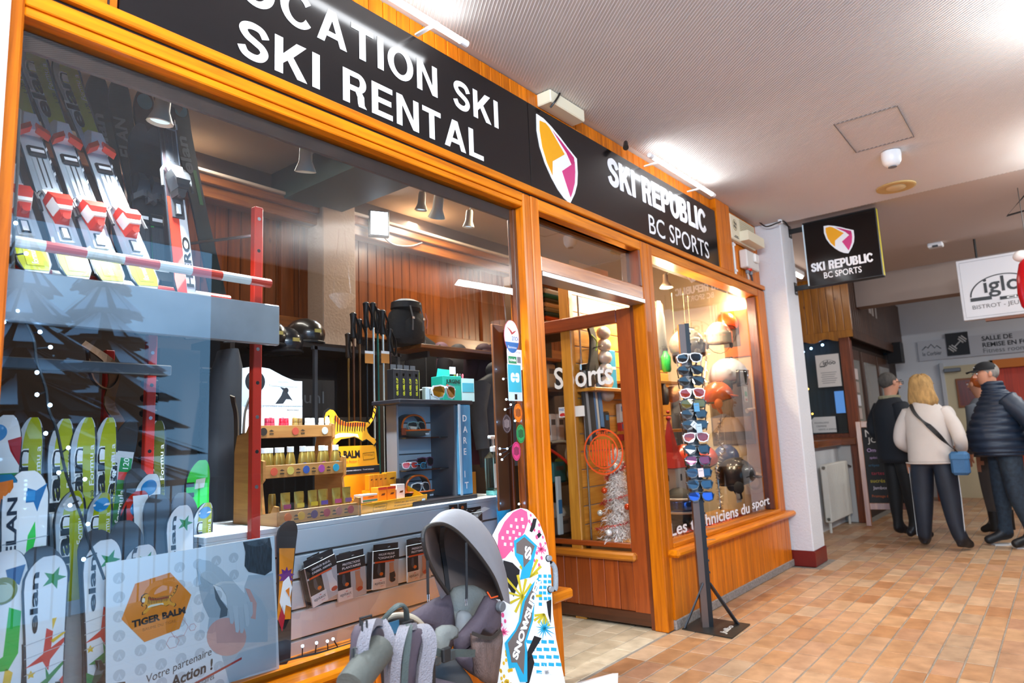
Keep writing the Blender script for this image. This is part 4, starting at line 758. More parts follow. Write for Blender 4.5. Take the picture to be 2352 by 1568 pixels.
for (x, y, r) in ((.205, hy - .08, .027), (.185, hy - .115, .019), (.245, hy - .085, .011)):
    b = B(); q = [(x + r * math.cos(math.radians(a)), y + r * math.sin(math.radians(a)), .0012) for a in range(0, 360, 60)]; b.tube(q, .0006, 4, closed=True); b.build('hexagon_outline', mt('d88a8a', .5), po)
text('lettering', 'Votre partenaire', mt('2a2c30', .5), po, .305, PH - .345, w=.195, h=.03, z=.0016, align='R', slant=.25, rot=9); text('lettering', 'Action !', BLACK, po, .31, PH - .382, w=.135, h=.033, bold=.03, z=.0016, align='R', slant=.25, rot=9)
decal('red_line', [(.20, PH - .425), (.40, PH - .378), (.40, PH - .371), (.20, PH - .418)], mt('b0241c', .5), po, .0014)
for i, t_ in enumerate(('Personnes sédentaires', 'Travail physique', 'Activités sportives')): text('lettering', t_, mt('2a2c30', .5), po, .31, PH - .412 - i * .028, h=.0175, w=(.155, .113, .125)[i], z=.0016, align='R', slant=.25, rot=9)
SK1 = mt('bccad2', .5, var=.05, vscale=8, name='printed_skin'); SKP = mt('e0aca2', .5, var=.08, vscale=10, name='printed_warm_skin')
def PLp(px, py, M): r = ray(px, py); n = M.col[2].xyz; q = M.inverted() @ (CAM + r * ((M.translation - CAM).dot(n) / r.dot(n))); return (min(max(q.x, .0), PW - .002), min(max(q.y, .004), PH - .004))
def fig(nm, pts, m_, z): decal(nm, [PLp(240 + x / 3.7517, 1150 + y / 3.7517, po.matrix_world) for x, y in pts], m_, po, z)
fig('printed_back', [(1240, 640), (1400, 630), (1450, 620), (1475, 1000), (1480, 1430), (1250, 1500), (1075, 1568), (1050, 1480), (1010, 1330), (940, 1200), (890, 1100), (900, 1010), (1000, 980), (1100, 930), (1210, 800), (1205, 740)], SK1, .0012)
fig('printed_upper_arm', [(790, 560), (830, 650), (930, 715), (965, 810), (1050, 900), (1060, 960), (990, 1005), (900, 1005), (850, 900), (820, 780)], mt('a9bac4', .5), .0016); fig('printed_shade', [(940, 730), (1000, 850), (1060, 930), (1055, 990), (990, 1010), (1000, 930), (955, 840)], mt('566670', .5), .002)
fig('printed_warmth', [(1050 + 170 * math.cos(a), 1170 + 165 * math.sin(a)) for a in [2 * math.pi * k / 24 for k in range(24)]], SKP, .0018); fig('printed_warmth', [(1210, 750), (1250, 760), (1310, 880), (1300, 1020), (1260, 1010), (1270, 900)], SKP, .0018)
fig('printed_forearm', [(790, 545), (820, 505), (900, 515), (1000, 580), (1110, 690), (1180, 770), (1240, 830), (1262, 900), (1220, 930), (1060, 920), (1050, 820), (1000, 740), (920, 715), (840, 660)], mt('c6d2d8', .5), .0026)
for k, (x0, y0, x1, y1) in enumerate(((1055, 900, 1105, 1060), (1100, 905, 1152, 1135), (1145, 910, 1190, 1140), (1192, 890, 1237, 1082), (1225, 870, 1268, 998))): fig('printed_finger', [(x0, y0), (x0 + 46, y0), (x1 + 8, y1 - 30), (x1 - 4, y1), (x1 - 24, y1 - 6)], mt(['c2ced5', 'cbd6dc'][k % 2], .5), .003 + .0001 * k)
fig('printed_hair', [(1190, 300), (1300, 265), (1420, 258), (1440, 420), (1438, 600), (1380, 640), (1310, 625), (1240, 610), (1205, 560), (1212, 440), (1196, 370)], mt('2c3840', .5, var=.6, vscale=30, stretch=(7, 1, 1), name='printed_hair'), .003); fig('printed_bun', [(1300 + 105 * math.cos(a), 330 + 62 * math.sin(a)) for a in [2 * math.pi * k / 20 for k in range(20)]], mt('44525b', .5, var=.6, vscale=50, name='printed_bun'), .0034)
decal('orange_foot', rect(.1, .19, .0, .03), mt('f07a18', .5), po, .0016)
# --- white slat counter
ct = thing('display_counter', 'white slatted display counter behind the left window', 'counter', T(0, 0, 0))
X0c, X1c = -2.90, -1.17; SL = mt('d3dbe0', .45, var=.04, vscale=3, name='white_laminate')
B().box(X0c, X1c, .318, .34, .36, .93).build('back_panel', mt('4a4038', .7), ct)
for z0, z1 in ((.845, .935), (.75, .836), (.635, .741), (.525, .626), (.42, .516)): B().cbox(X0c, X1c, .30, .322, z0, z1, .003).build('slat', SL, ct)
B().cbox(X0c, X1c, .30, .78, .935, .958, .003).build('worktop', SL, ct); B().box(X0c, X0c + .02, .322, .78, .0, .935).build('end_panel', SL, ct); B().box(X1c - .02, X1c, .322, .78, .0, .935).build('end_panel', SL, ct)
CTZ = .958
# --- wooden sun-care display
GOLD = mt('a98a3c', .3, .45, var=.1, vscale=30, name='gold_plastic'); GOLD2 = mt('8a6a2a', .35, .4)
sd = thing('suncare_display', 'stepped wooden counter display for sun lotions with header card', 'display', T(0, 0, 0))
LW = wood('a86c34', 'cf9650', 'X', rough=.5, coat=.1)
xa, xb = -2.60, -2.215
tiers = [(.325, CTZ + .0, .0), (.42, 1.135, .0), (.50, 1.30, .0)]
side = [(.30, CTZ), (.30, CTZ + .075), (.325, CTZ + .078), (.345, CTZ + .05), (.40, CTZ + .045), (.42, 1.12), (.40, 1.135), (.40, 1.21), (.42, 1.215), (.445, 1.18), (.48, 1.18), (.495, 1.29), (.48, 1.30), (.48, 1.36), (.505, 1.365), (.53, 1.33), (.60, 1.32), (.62, 1.25), (.62, CTZ)]
for x in (xa - .012, xb): B().prism([(y, z) for y, z in side], 0, .012).build('side_panel', LW, sd, MX(((0, 0, 1, x), (1, 0, 0, 0), (0, 1, 0, 0), (0, 0, 0, 1))))
for i, (y, z, _) in enumerate(((.305, CTZ + .004, 0), (.405, 1.14, 0), (.485, 1.305, 0))):
    B().cbox(xa, xb, y, y + .012, z, z + .052, .002).build('tray_front', LW, sd); B().box(xa, xb, y + .012, y + .115, z, z + .012).build('tray_floor', LW, sd)
    B().box(xa, xb, y - .0, y + .002, z + .05, z + .085).build('clear_lip', glass('ffffff', .5, key='acrylic'), sd)
    cols = [['d86a1c', 'd8a020', '4a2a5a', 'a83040', 'b06a5a', 'a82a30'], ['d85a3c', 'd8c05a', '3a58a0', 'a84a9a', '2a9ab8'], ['2a2018', 'c8503a', 'd8d8d0']][i]
    n = len(cols)
    for q, c in enumerate(cols):
        x = xa + .04 + (xb - xa - .08) * q / (n - 1)
        B().cyl((x, y - .0005, z + .026), (x, y - .002, z + .026), .0165, n=16).build('scent_badge', mt(c, .5), sd)
        if q < n - 1: B().add([(x + .025, y - .001, z + .028), (x + .036, y - .001, z + .034), (x + .05, y - .001, z + .028), (x + .038, y - .001, z + .026)], [(0, 1, 2, 3)]).build('wave_mark', mt('3a2812', .6), sd); B().box(x + .028, x + .047, y - .0012, y, z + .014, z + .019).build('print', mt('3a2812', .6), sd)
hd = [(0, 0), (.30, 0), (.30, .235), (.26, .235), (.2, .255), (.13, .285), (.06, .292), (.0, .28)]
hM = FR((xa + .015, .615, 1.33), (1, 0, 0), (0, 0, 1)); hc = B().prism(hd, -.004, 0).build('header_card', mt('c3d3de', .45, var=.08, vscale=5, name='header_print'), sd, hM)
decal('emblem', disc(.062, .225, .047), mt('14181e', .4), hc); text('lettering', 'SOLEIL', mt('c8b078', .4), hc, .062, .222, w=.06, h=.017, z=.0018, align='C'); text('lettering', 'NOIR', mt('c8b078', .4), hc, .062, .196, w=.05, h=.02, z=.0018, align='C')
text('lettering', 'Soins &', WHITE, hc, .20, .228, h=.013, z=.0012, align='C', bold=.03); text('lettering', 'Protections Solaires', WHITE, hc, .20, .208, w=.15, h=.014, z=.0012, align='C', bold=.03)
decal('snow_field', rect(.0, .30, .0, .115), mt('e6ecef', .45), hc, .0008); decal('snow_spray', [(.1, .14), (.14, .2), (.19, .15), (.3, .15), (.3, .12), (.1, .12)], mt('dfe8ee', .45), hc, .0009); decal('rider', [(.16, .128), (.19, .165), (.20, .19), (.185, .205), (.205, .2), (.225, .175), (.25, .142), (.235, .15), (.215, .15), (.2, .13)], mt('1e262e', .45), hc, .0014); decal('rider_head', disc(.215, .19, .012), mt('14181e', .45), hc, .0016)
text('lettering', 'CHOISISSEZ VOTRE PROTECTION', mt('7a8a98', .5), hc, .01, .112, w=.28, h=.008, z=.0012); text('lettering', 'MADE IN FRANCE', BLACK, hc, .22, .098, w=.06, h=.006, z=.0012, bold=.02)
for r in range(4):
    for c in range(4): decal('table_cell', rect(.07 + c * .06, .085 + c * .06, .06 - r * .018, .067 - r * .018), mt(['8a3a2a', 'a8384a', '4a3a6a', 'c8a020'][c], .5), hc, .0012)
# lotions on the display: each a thing
def bottle_thing(name, label, cat, M, prof, mat, capz, capr, capm, grp, band=None, n=12, flat=.7):
    t = thing(name, label, cat, M, grp); F = MX.Scale(flat, 4, (0, 1, 0))
    b = B(); b.M = F; b.lathe(prof, n); b.build('body', mat, t, smooth=True)
    b = B(); b.M = F; b.lathe([(capr, capz[0]), (capr, capz[1]), (capr * .9, capz[1] + .001)], n); b.build('cap', capm, t)
    if band: B().cyl((0, -prof[1][0] * flat - .0008, band[0]), (0, -prof[1][0] * flat - .0022, band[0]), band[1], n=12).build('label_badge', mt(band[2], .45), t)
    return t
xs = lambda f: lerp(xa, xb, f)
protoB = bottle_thing('lotion_bottle', 'gold lotion bottle with yellow badge, front of the middle tray', 'bottle', T(xs(.36), .44, 1.152), [(.02, 0), (.023, .004), (.023, .05), (.018, .075), (.013, .09)], GOLD, (.09, .112), .0155, WHITE, 'gold lotion bottles on the middle tray', (.03, .014, 'd8b848'))
protoB2 = None
for f, c, w_ in ((.53, '3a58a0', 'blue'), (.78, 'a84a9a', 'violet'), (.97, '2a9ab8', 'turquoise')): bottle_thing('lotion_bottle', f'gold lotion bottle with {w_} badge, front of the middle tray', 'bottle', T(xs(f) - .005, .44, 1.152), [(.02, 0), (.023, .004), (.023, .05), (.018, .075), (.013, .09)], GOLD, (.09, .112), .0155, WHITE, 'gold lotion bottles on the middle tray', (.03, .014, c))
plainB = bottle_thing('lotion_bottle', 'plain gold lotion bottle behind the badged ones on the middle tray', 'bottle', T(xs(.05), .452, 1.152), [(.016, 0), (.018, .004), (.018, .05), (.014, .075), (.01, .09)], GOLD, (.09, .11), .012, WHITE, 'plain gold lotion bottles on the middle tray')
for f in (.11, .17, .23, .29, .62, .68, .86): dup(plainB, T(xs(f), .455 + .01 * (f * 10 % 2), 1.152))
protoT = None
for i, (f, c, w_) in enumerate(((.14, '8a2a5a', 'purple'), (.30, 'c8b030', 'yellow'), (.47, 'c8b030', 'mustard'), (.60, '5a4a9a', 'violet'), (.78, 'b04a7a', 'pink'), (.92, '7a5a8a', 'lilac'))):
    t = thing('lotion_tube', f'gold lotion tube with {w_} band on the bottom tray', 'tube', T(xs(f), .345, CTZ + .016), 'gold lotion tubes on the bottom tray')
    rings = []
    for z, rx, ry in ((0, .013, .013), (.012, .013, .013), (.016, .019, .015), (.06, .021, .011), (.1, .022, .002), (.108, .022, .002)): rings.append([(rx * math.cos(a), ry * math.sin(a), z) for a in [2 * math.pi * k / 12 for k in range(12)]])
    B().loft(rings).build('body', GOLD, t, smooth=True); B().add([(-.017, -.0155, .045), (.017, -.0155, .045), (.017, -.0148, .062), (-.017, -.0148, .062)], [(0, 1, 2, 3)]).build('band', mt(c, .45), t); text('lettering', 'SN', GOLD2, t, -.0, 0, h=.01).matrix_local = FR((-.008, -.0135, .075), (1, 0, 0), (0, -.0, 1))
for i, f in enumerate((.05, .22, .39, .55, .70)):
    t = thing('lotion_tube', 'shaded gold tube standing behind the front tubes of the bottom tray', 'tube', T(xs(f), .385, CTZ + .016), 'rear gold tubes on the bottom tray'); B().lathe([(.012, 0), (.015, .004), (.015, .09), (.013, .105)], 10).build('body', GOLD2, t, smooth=True)  # rear tubes take a darker gold, their shade put into the colour
for i, f in enumerate((1.03, 1.075, 1.12)):
    pass
for i, f in enumerate((.03, .10, .17)): 
    t = thing('cream_jar', ['low brown cream jar at the left of the top tray', 'brown cream jar with gold lid on the top tray', 'brown jar beside the red tubes on the top tray'][i], 'jar', T(xs(.12 + i * .12), .515, 1.318)); B().lathe([(.02, 0), (.023, .003), (.023, .022), (.02, .024)], 14).build('glass', mt('3a2414', .2, coat=.5), t, smooth=True); B().lathe([(.0235, .024), (.0235, .036), (.021, .038)], 14).build('lid', mt('8a6c38', .3, .5), t, smooth=True)
for i, (f, c, lab) in enumerate(((.22, 'b8304a', 'pinkish red stick at the left of the top tray'), (.30, 'b8304a', 'pinkish red stick second on the top tray'), (.40, 'd0203c', 'bright red stick in the middle of the top tray'), (.48, 'd0203c', 'bright red stick beside the gold sticks'), (.57, '9a7c38', 'gold balm stick beside the red sticks'), (.66, '7a5a28', 'bronze balm stick on the top tray'), (.74, 'd8d8d4', 'white balm stick left of the white group'), (.83, 'e4e4e0', 'white balm stick in the middle of the white group'), (.93, 'e8e8e4', 'white balm stick at the right end of the top tray'))):
    t = thing('balm_stick', lab, 'tube', T(xs(f), .53 + .015 * (i % 2), 1.318), 'balm sticks on the top tray'); B().lathe([(.012, 0), (.0125, .002), (.0125, .05), (.011, .052)], 12).build('body', mt(c, .35), t, smooth=True); B().lathe([(.0118, .052), (.0118, .07), (.01, .072)], 12).build('cap', mt(c, .25, coat=.4), t, smooth=True)
# --- orange balm counter display
OR = mt('f2a010', .4, name='orange_card'); ob = thing('balm_display', 'orange card counter display with leaping tiger cut-out', 'display', T(-2.185, .325, CTZ) @ RZ(4))
DW = .42
B().box(0, DW, 0, .25, 0, .003).build('floor_card', OR, ob); B().prism([(0, 0), (DW, 0), (DW + .0, .052), (0.0, .045)], -.003, 0).build('front_card', OR, ob, FR((0, 0, 0), (1, 0, 0), (0, -.25, 1)))
for x in (0, DW): B().prism([(0, 0), (.25, 0), (.25, .15), (.02, .05), (-.012, .045)], -.0015, .0015).build('side_card', OR, ob, MX(((0, 0, 1, x), (1, 0, 0, 0), (0, 1, 0, 0), (0, 0, 0, 1))))
bk = B().box(0, .34, 0, .205, -.003, 0).build('back_card', OR, ob, FR((.0, .225, .0), (1, 0, 0), (0, .03, 1))); hdM = FR((.0, .235, .165), (1, 0, 0), (0, .12, 1))
decal('black_band', rect(.0, .34, .165, .20), mt('101418', .45), bk, .0012); text('lettering', 'Activités sportives - Personnes sédentaires - Travail physique', WHITE, bk, .02, .178, w=.28, h=.009, z=.0018)
hd2 = B().prism([(0, 0), (.33, 0), (.325, .1), (.0, .1)], -.003, 0).build('header', OR, ob, T(0, 0, 0) @ FR((.0, .232, .2), (1, 0, 0), (0, .08, 1))); text('lettering', 'ER BALM', BLACK, hd2, .055, .042, w=.16, h=.036, bold=.04, z=.0012); text('lettering', 'partenaire Action !', mt('c84a10', .5), hd2, .055, .015, w=.15, h=.018, z=.0012)
b = B(); b.tube([(.235, .03, .001), (.31, .034, .001), (.31, .066, .001), (.235, .062, .001)], .0008, 4, closed=True); b.build('stamp_frame', BLACK, hd2); text('lettering', "L'AUTHENTIQUE", BLACK, hd2, .242, .048, w=.06, h=.008, z=.0012)
tiger(hd2, .17, .19, .0031, .003, .0035)
fc = [c for c in ob.children if c.name.startswith('front_card')][0]; text('lettering', 'Utilisé par des millions', BLACK, fc, .20, .026, w=.15, h=.010, z=.0012, slant=.2); text('lettering', 'de personnes dans le monde', BLACK, fc, .20, .012, w=.17, h=.010, z=.0012, slant=.2); decal('price_tag', rrect(.385, .41, .02, .034, .005), WHITE, fc, .0016)
b = B(); b.tube([(.07, .008, .001), (.15, .009, .001), (.15, .036, .001), (.07, .034, .001)], .0008, 4, closed=True); b.build('stamp_frame', BLACK, fc); text('lettering', "L'AUTHENTIQUE", BLACK, fc, .078, .018, w=.064, h=.009, z=.0012)
def carton(label, x, y, z, w_, d_, h_, col, rz=0, stripe=None, name='carton', cat='box', grp=None):
    t = thing(name, label, cat, ob.matrix_world @ T(x, y, z) @ RZ(rz), grp); B().cbox(0, w_, 0, d_, 0, h_, .0015).build('box', mt(col, .45), t)
    if stripe:
        for (a, b_, c) in stripe: B().box(.0, w_, -.0006, 0, h_ * a, h_ * b_).build('print', mt(c, .45), t)
    B().add([(w_ * .3, -.001, h_ * .62), (w_ * .7, -.001, h_ * .62), (w_ * .8, -.001, h_ * .72), (w_ * .4, -.001, h_ * .7)], [(0, 1, 2, 3)]).build('tiger_mark', mt('6a3206', .5), t); return t
for i in range(4): carton(['narrow orange carton at the left of the rear row', 'second narrow orange carton of the rear row', 'third narrow orange carton of the rear row', 'fourth narrow orange carton of the rear row'][i], .165 + .03 * i, .12, .09, .028, .03, .07, 'e8920e', grp='orange balm cartons')
carton('wide orange balm carton at the right of the rear row', .285, .13, .075, .075, .03, .09, 'f0a018', grp='orange balm cartons')
B().box(.16, .33, .11, .165, .003, .089).build('riser', OR, ob)
for i in range(2): carton(['orange and white carton in the front of the balm tray, left', 'orange and white carton in the front of the balm tray, right'][i], .155 + .058 * i, .05, .003, .055, .05, .1, 'f0981a', stripe=[(.0, .14, '9ac8dc'), (.88, 1, 'c84028')], grp='front balm cartons')
carton('white and orange carton standing in the balm tray', .275, .05, .003, .05, .05, .105, 'f2eee8', rz=-6, stripe=[(.1, .3, 'e8801c')]); carton('black side carton behind the white balm carton', .33, .08, .003, .03, .03, .13, '15181c')
for i in range(2): carton(['striped balm pack lying in the front of the tray', 'striped balm pack on top of another in the tray'][i], .05, .04, .003 + .04 * i, .09, .06, .036, 'b8c4c8', stripe=[(.1, .3, '2a7a6a'), (.4, .8, 'f08a18')], grp='striped balm packs')
# --- grey sunglasses cabinet
GC = mt('8a929c', .4, .2, name='cabinet_grey'); cx0, cx1, cy0, cy1, cz1 = -1.84, -1.42, .37, .56, 1.45
cb = thing('sunglasses_cabinet', 'grey open display cabinet with blue lettered column on the counter', 'cabinet', T(0, 0, 0))
B().cbox(cx0 - .02, cx1 + .02, cy0 - .03, cy1, CTZ, CTZ + .022, .003).build('plinth', mt('2a2426', .4), cb); B().cbox(cx0 - .085, cx1 + .02, cy0 - .02, cy1, cz1, cz1 + .022, .004).build('top_board', mt('26262c', .3), cb)
B().box(cx0 - .0, cx1, cy1 - .012, cy1, CTZ + .022, cz1).build('back_panel', mt('c4ccd2', .4), cb); B().box(cx0, cx0 + .012, cy0 + .1, cy1, CTZ + .022, cz1).build('side_panel', GC, cb); B().box(cx1 - .11, cx1 - .098, cy0, cy1, CTZ + .022, cz1).build('side_panel', mt('6a7078', .4), cb)
for z in (1.12, 1.28): B().box(cx0 + .012, cx1 - .11, cy0 + .05, cy1 - .012, z, z + .006).build('shelf', glass('dfeef2', 1.0, key='shelf_glass', base=.12), cb)
for z in (1.06, 1.20, 1.36): B().box(cx0 + .012, cx1 - .11, cy1 - .0135, cy1 - .012, z, z + .006).build('slot', mt('3a4046', .5), cb)
colm = B(); colm.cbox(cx1 - .098, cx1, cy0 - .02, cy0 + .1, CTZ + .022, cz1, .006); colm.build('lit_column', mt('5aa6d0', .25, var=.5, vscale=9, stretch=(1, 1, .25), name='ice_print', coat=.5), cb); B().box(cx1 - .1, cx1 - .085, cy0 - .0235, cy0 - .02, CTZ + .022, cz1).build('column_edge', mt('c8d6e0', .3), cb)
cf = FR((cx1 - .068, cy0 - .021, 1.36), (1, 0, 0), (0, 0, 1))
for i, ch in enumerate('DARE IT'): 
    if ch != ' ': o = text('lettering', ch, WHITE, cb, 0, 0, h=.034, bold=.02); o.matrix_local = cf @ T(0, -.058 * i, 0)
B().box(cx0 + .03, cx0 + .06, cy0 + .096, cy0 + .1, 1.30, 1.335).build('red_sticker', mt('8a3a1c', .5), cb)
def shades(label, M, fr='e8e8e8', lens='281c10', s=1.0, name='sunglasses', grp=None, metal=0.0, arms=True):
    t = thing(name, label, 'sunglasses', M, grp); fm = mt(fr, .3, coat=.4); lm = mt(lens, .08, metal, coat=.8)
    L_ = [(-.006, .018), (-.03, .022), (-.058, .018), (-.066, .004), (-.06, -.016), (-.04, -.024), (-.02, -.02), (-.01, -.006)]
    for q in (-1, 1):
        pl = [(x * q * s, y * s) for x, y in L_]; cx_ = sum(p[0] for p in pl) / 8; cy_ = sum(p[1] for p in pl) / 8
        big = [(cx_ + (x - cx_) * 1.18, cy_ + (y - cy_) * 1.28) for x, y in pl]
        W = lambda x, z: -abs(x) ** 2 * 2.2 / s + z
        def pr(poly, z0, z1, nm, m_):
            o = B().prism(poly, z0, z1)
            o.v = [(x, y, z + (-(x * x) * 2.6 / s)) for x, y, z in o.v]; return o.build(nm, m_, t)
        pr(big, -.004 * s, 0, 'rim', fm); pr(pl, -.003 * s, .0012 * s, 'lens', lm)
        if arms: B().tube(spl([(q * .07 * s, .012 * s, -.014 * s), (q * .073 * s, .01 * s, -.06 * s), (q * .07 * s, .006 * s, -.1 * s), (q * .066 * s, -.02 * s, -.135 * s)], 4), .0035 * s, 6).build('temple', fm, t)
    B().tube([(-.01 * s, .014 * s, 0), (0, .018 * s, .002 * s), (.01 * s, .014 * s, 0)], .004 * s, 6).build('bridge', fm, t); return t
FS = lambda x, y, z, rz=0, tilt=0: FR((x, y, z), (1, 0, 0), (0, 0, 1)) @ MX.Rotation(math.radians(rz), 4, 'Y') @ MX.Rotation(math.radians(tilt), 4, 'X')
def case(label, x, y, z, tagc, frc, extra=None):
    t = thing('glasses_case', label, 'case', T(x, y, z)); KH = mt('3a3c34', .7, sheen=.3)
    b = B(); b.M = MX.Scale(1.0, 4); b.ell((.08, .05, .028), (.085, .05, .028), 18, 10, top=.35); b.build('lower_shell', KH, t, smooth=True); B().tube([(.08 + .085 * math.cos(a), .05 + .05 * math.sin(a), .036) for a in [2 * math.pi * k / 24 for k in range(24)]], .0045, 6, closed=True).build('zip', mt('e8681a', .5), t)
    b = B(); b.grid(lambda u, v: (.08 + .082 * math.cos(math.pi * (1 - u)) * (1 - .0 * v), .085 - .05 * math.sin(math.pi * .5 * v) + .03, .036 + .085 * math.sin(math.pi * u) ** .6 * (1 - .0 * v) - .012 * v), 14, 4); b.build('lid', KH, t, thick=.004); B().tube([(.08 + .082 * math.cos(a), .115 - .05, .03 + .085 * max(0, math.sin(a)) ** .6) for a in [math.pi * k / 14 for k in range(15)]], .0055, 6).build('lid_zip', mt('e8681a', .5), t)
    B().box(.1, .125, .0015, .003, .012, .02).build('brand_tab', WHITE, t)
    shades(label.replace('olive case with orange zip', frc + ' sunglasses lying in the case'), FS(x + .08, y + .035, z + .058, 0, -12), tagc, '20262a', .9, arms=False)
case('olive case with orange zip on the upper cabinet shelf', cx0 + .06, .43, 1.287, '7a9a94', 'green rimmed')
case('olive case with orange zip on the cabinet floor', cx0 + .06, .41, CTZ + .022, 'e6e2de', 'white rimmed')
shades('purple kids sunglasses on the middle cabinet shelf', FS(cx0 + .19, .46, 1.162), '6a3a5a', '18161a', .85); shades('turquoise kids sunglasses on the middle cabinet shelf', FS(cx0 + .15, .43, 1.145, 25), '1a9cc8', '14181c', .6); shades('clear and red kids goggles at the left of the middle shelf', FS(cx0 + .07, .45, 1.15, -20), 'e0d4d4', 'b83a34', .6)
# on the cabinet top
ctz = cz1 + .022
for i in range(4):
    x = cx0 - .075 + .043 * i
    t = thing('insole_box', ['black heel cup box at the left of the cabinet top', 'black heel cup box second on the cabinet top', 'black heel cup box third on the cabinet top', 'black heel cup box with yellow and grey side on the cabinet top'][i], 'box', T(x, .4, ctz), 'heel cup boxes on the cabinet'); B().cbox(0, .042, 0, .05, 0, .15, .002).build('box', mt('14161a', .4), t); B().box(.004, .038, .024, .028, .15, .175).build('hang_tab', mt('3a3c40', .5), t)
    o = text('lettering', 'GEL HEEL CUP', mt('d8d820', .4), t, 0, 0, w=.085, h=.012, bold=.02); o.matrix_local = FR((.027, -.001, .02), (0, 0, 1), (-1, 0, 0)); B().prism([(.014, .13), (.028, .13), (.028, .12), (.021, .112), (.014, .12)], -.0008, 0).build('crest', mt('e0e8a0', .4), t, FR((0, 0, 0), (1, 0, 0), (0, 0, 1)))
    if i == 3: B().add([(.0425, 0, .0), (.0425, .05, 0), (.0425, .05, .15), (.0425, .0, .15)], [(0, 1, 2, 3)]).build('side_print', mt('b8c0b8', .4), t); B().tube([(.0428, .004, .01), (.0428, .004, .14), (.0428, .03, .145), (.0428, .046, .06), (.0428, .03, .006)], .003, 5, closed=True).build('yellow_ring', mt('d8d820', .4), t)
shades('white sunglasses with gold mirrored lenses on top of the cabinet', FS(-1.585, .37, ctz + .045, 0), 'f0f0f0', 'b8780c', 1.25, metal=.7)
t = thing('card_holder', 'pale grey card stand behind the white sunglasses', 'card', T(-1.70, .40, ctz)); B().cbox(0, .1, 0, .03, 0, .068, .002).build('card', mt('b8c8cc', .4), t); B().prism([(.03, .03), (.07, .05), (.08, .035), (.05, .02)], -.001, 0).build('print', BLACK, t, FR((0, 0, 0), (1, 0, 0), (0, 0, 1)))
TEAL = mt('12a08a', .45, name='teal_card'); t = thing('teal_box', 'open teal card box lettered JURGENS holding glasses on the cabinet', 'box', T(-1.555, .42, ctz) @ RZ(-6))
B().cbox(0, .13, 0, .1, 0, .135, .002).build('box', TEAL, t); B().box(.13, .222, .0, .1, 0, .125).build('side_box', mt('bfe4e4', .45), t); B().box(.135, .218, -.0008, 0, .05, .1).build('blue_panel', mt('4ab4cc', .45), t); text('lettering', 'JURGENS', BLACK, t, 0, 0, w=.1, h=.028, bold=.04).matrix_local = FR((.02, -.001, .088), (1, 0, 0), (0, 0, 1)); B().cyl((.03, -.001, .08), (.03, -.002, .08), .009, n=10).build('red_spot', RED, t)
B().prism([(.03, 0), (.12, 0), (.135, .045), (.045, .05)], -.0015, 0).build('open_flap', TEAL, t, FR((0, .09, .135), (1, 0, 0), (0, .1, 1)))
for i, c in enumerate(('d8a020', 'c8b8a0', '2a2a2e', 'c04a5a')): B().tube(spl([(.12 + .02 * i, .05, .11), (.125 + .02 * i, .05, .15), (.135 + .018 * i, .06, .145)], 4), .005, 5).build('temple_end', mt(c, .4), t)
B().box(.09, .125, .04, .05, .15, .19).build('hand_figure', mt('dfe8f0', .4), t)
# --- sanitizer, bottle, boxes at the counter's right end
t = thing('sanitizer_bottle', 'clear pump bottle of hand gel standing on the counter', 'bottle', T(-1.225, .37, CTZ)); cl_ = mt('c2d2d2', .1, coat=.5, name='clear_plastic')
B().cbox(-.045, .045, -.03, .03, 0, .03, .006).build('gel', mt('7ac8c0', .15), t); B().loft([[(-.045, -.03, .03), (.045, -.03, .03), (.045, .03, .03), (-.045, .03, .03)], [(-.045, -.03, .2), (.045, -.03, .2), (.045, .03, .2), (-.045, .03, .2)], [(-.016, -.014, .235), (.016, -.014, .235), (.016, .014, .235), (-.016, .014, .235)]]).build('body', glass('d8ecec', 1.2, key='bottle_plastic', base=.1), t)
B().box(-.035, .012, -.031, -.03, .04, .17).build('label', mt('d6dcdc', .5), t); B().lathe([(.018, .235), (.02, .26), (.012, .265), (.007, .27), (.007, .31)], 12).build('pump_collar', WHITE, t, smooth=True); B().cbox(-.035, .012, -.012, .012, .305, .325, .005).build('pump_head', WHITE, t); B().cyl((0, 0, .02), (0, 0, .24), .004, n=6).build('dip_tube', mt('dff0f0', .3), t)
p_ = P(1143, 1180, .30); t = thing('water_bottle', 'bright blue sports water bottle beside the snow slider', 'bottle', T(p_.x - .005, .25, .715)); BLU = mt('1080b8', .25, coat=.4)
B().lathe([(.036, 0), (.04, .006), (.04, .17), (.036, .185), (.034, .2), (.036, .215), (.036, .235), (.03, .24)], 20).build('body', BLU, t, smooth=True); B().lathe([(.038, .215), (.038, .25), (.033, .268), (.02, .275), (.001, .276)], 20).build('lid', mt('0c6a9c', .25, coat=.4), t, smooth=True); B().box(-.012, .012, -.0415, -.0395, .1, .11).build('price_tag', WHITE, t)
B().box(-.09, .12, -.06, .05, -.02, 0).build('bottle_ledge', SL, t)
t = thing('info_card', 'white panel with wooden edge beside the sanitizer bottle', 'panel', T(0, 0, 0)); B().box(-1.27, -1.19, .285, .297, .87, .985).build('panel', mt('cfd6da', .5), t); B().box(-1.19, -1.178, .28, .299, .85, .995).build('wood_edge', LW, t)
t = thing('folded_leaflet', 'white leaflet with orange card standing behind the sanitizer', 'leaflet', T(-1.36, .46, CTZ)); B().box(0, .04, 0, .003, 0, .26).build('sheet', mt('d4dce2', .5), t, RZ(20)); B().box(.02, .07, -.012, -.009, 0, .13).build('orange_card', mt('e08a1c', .5), t)
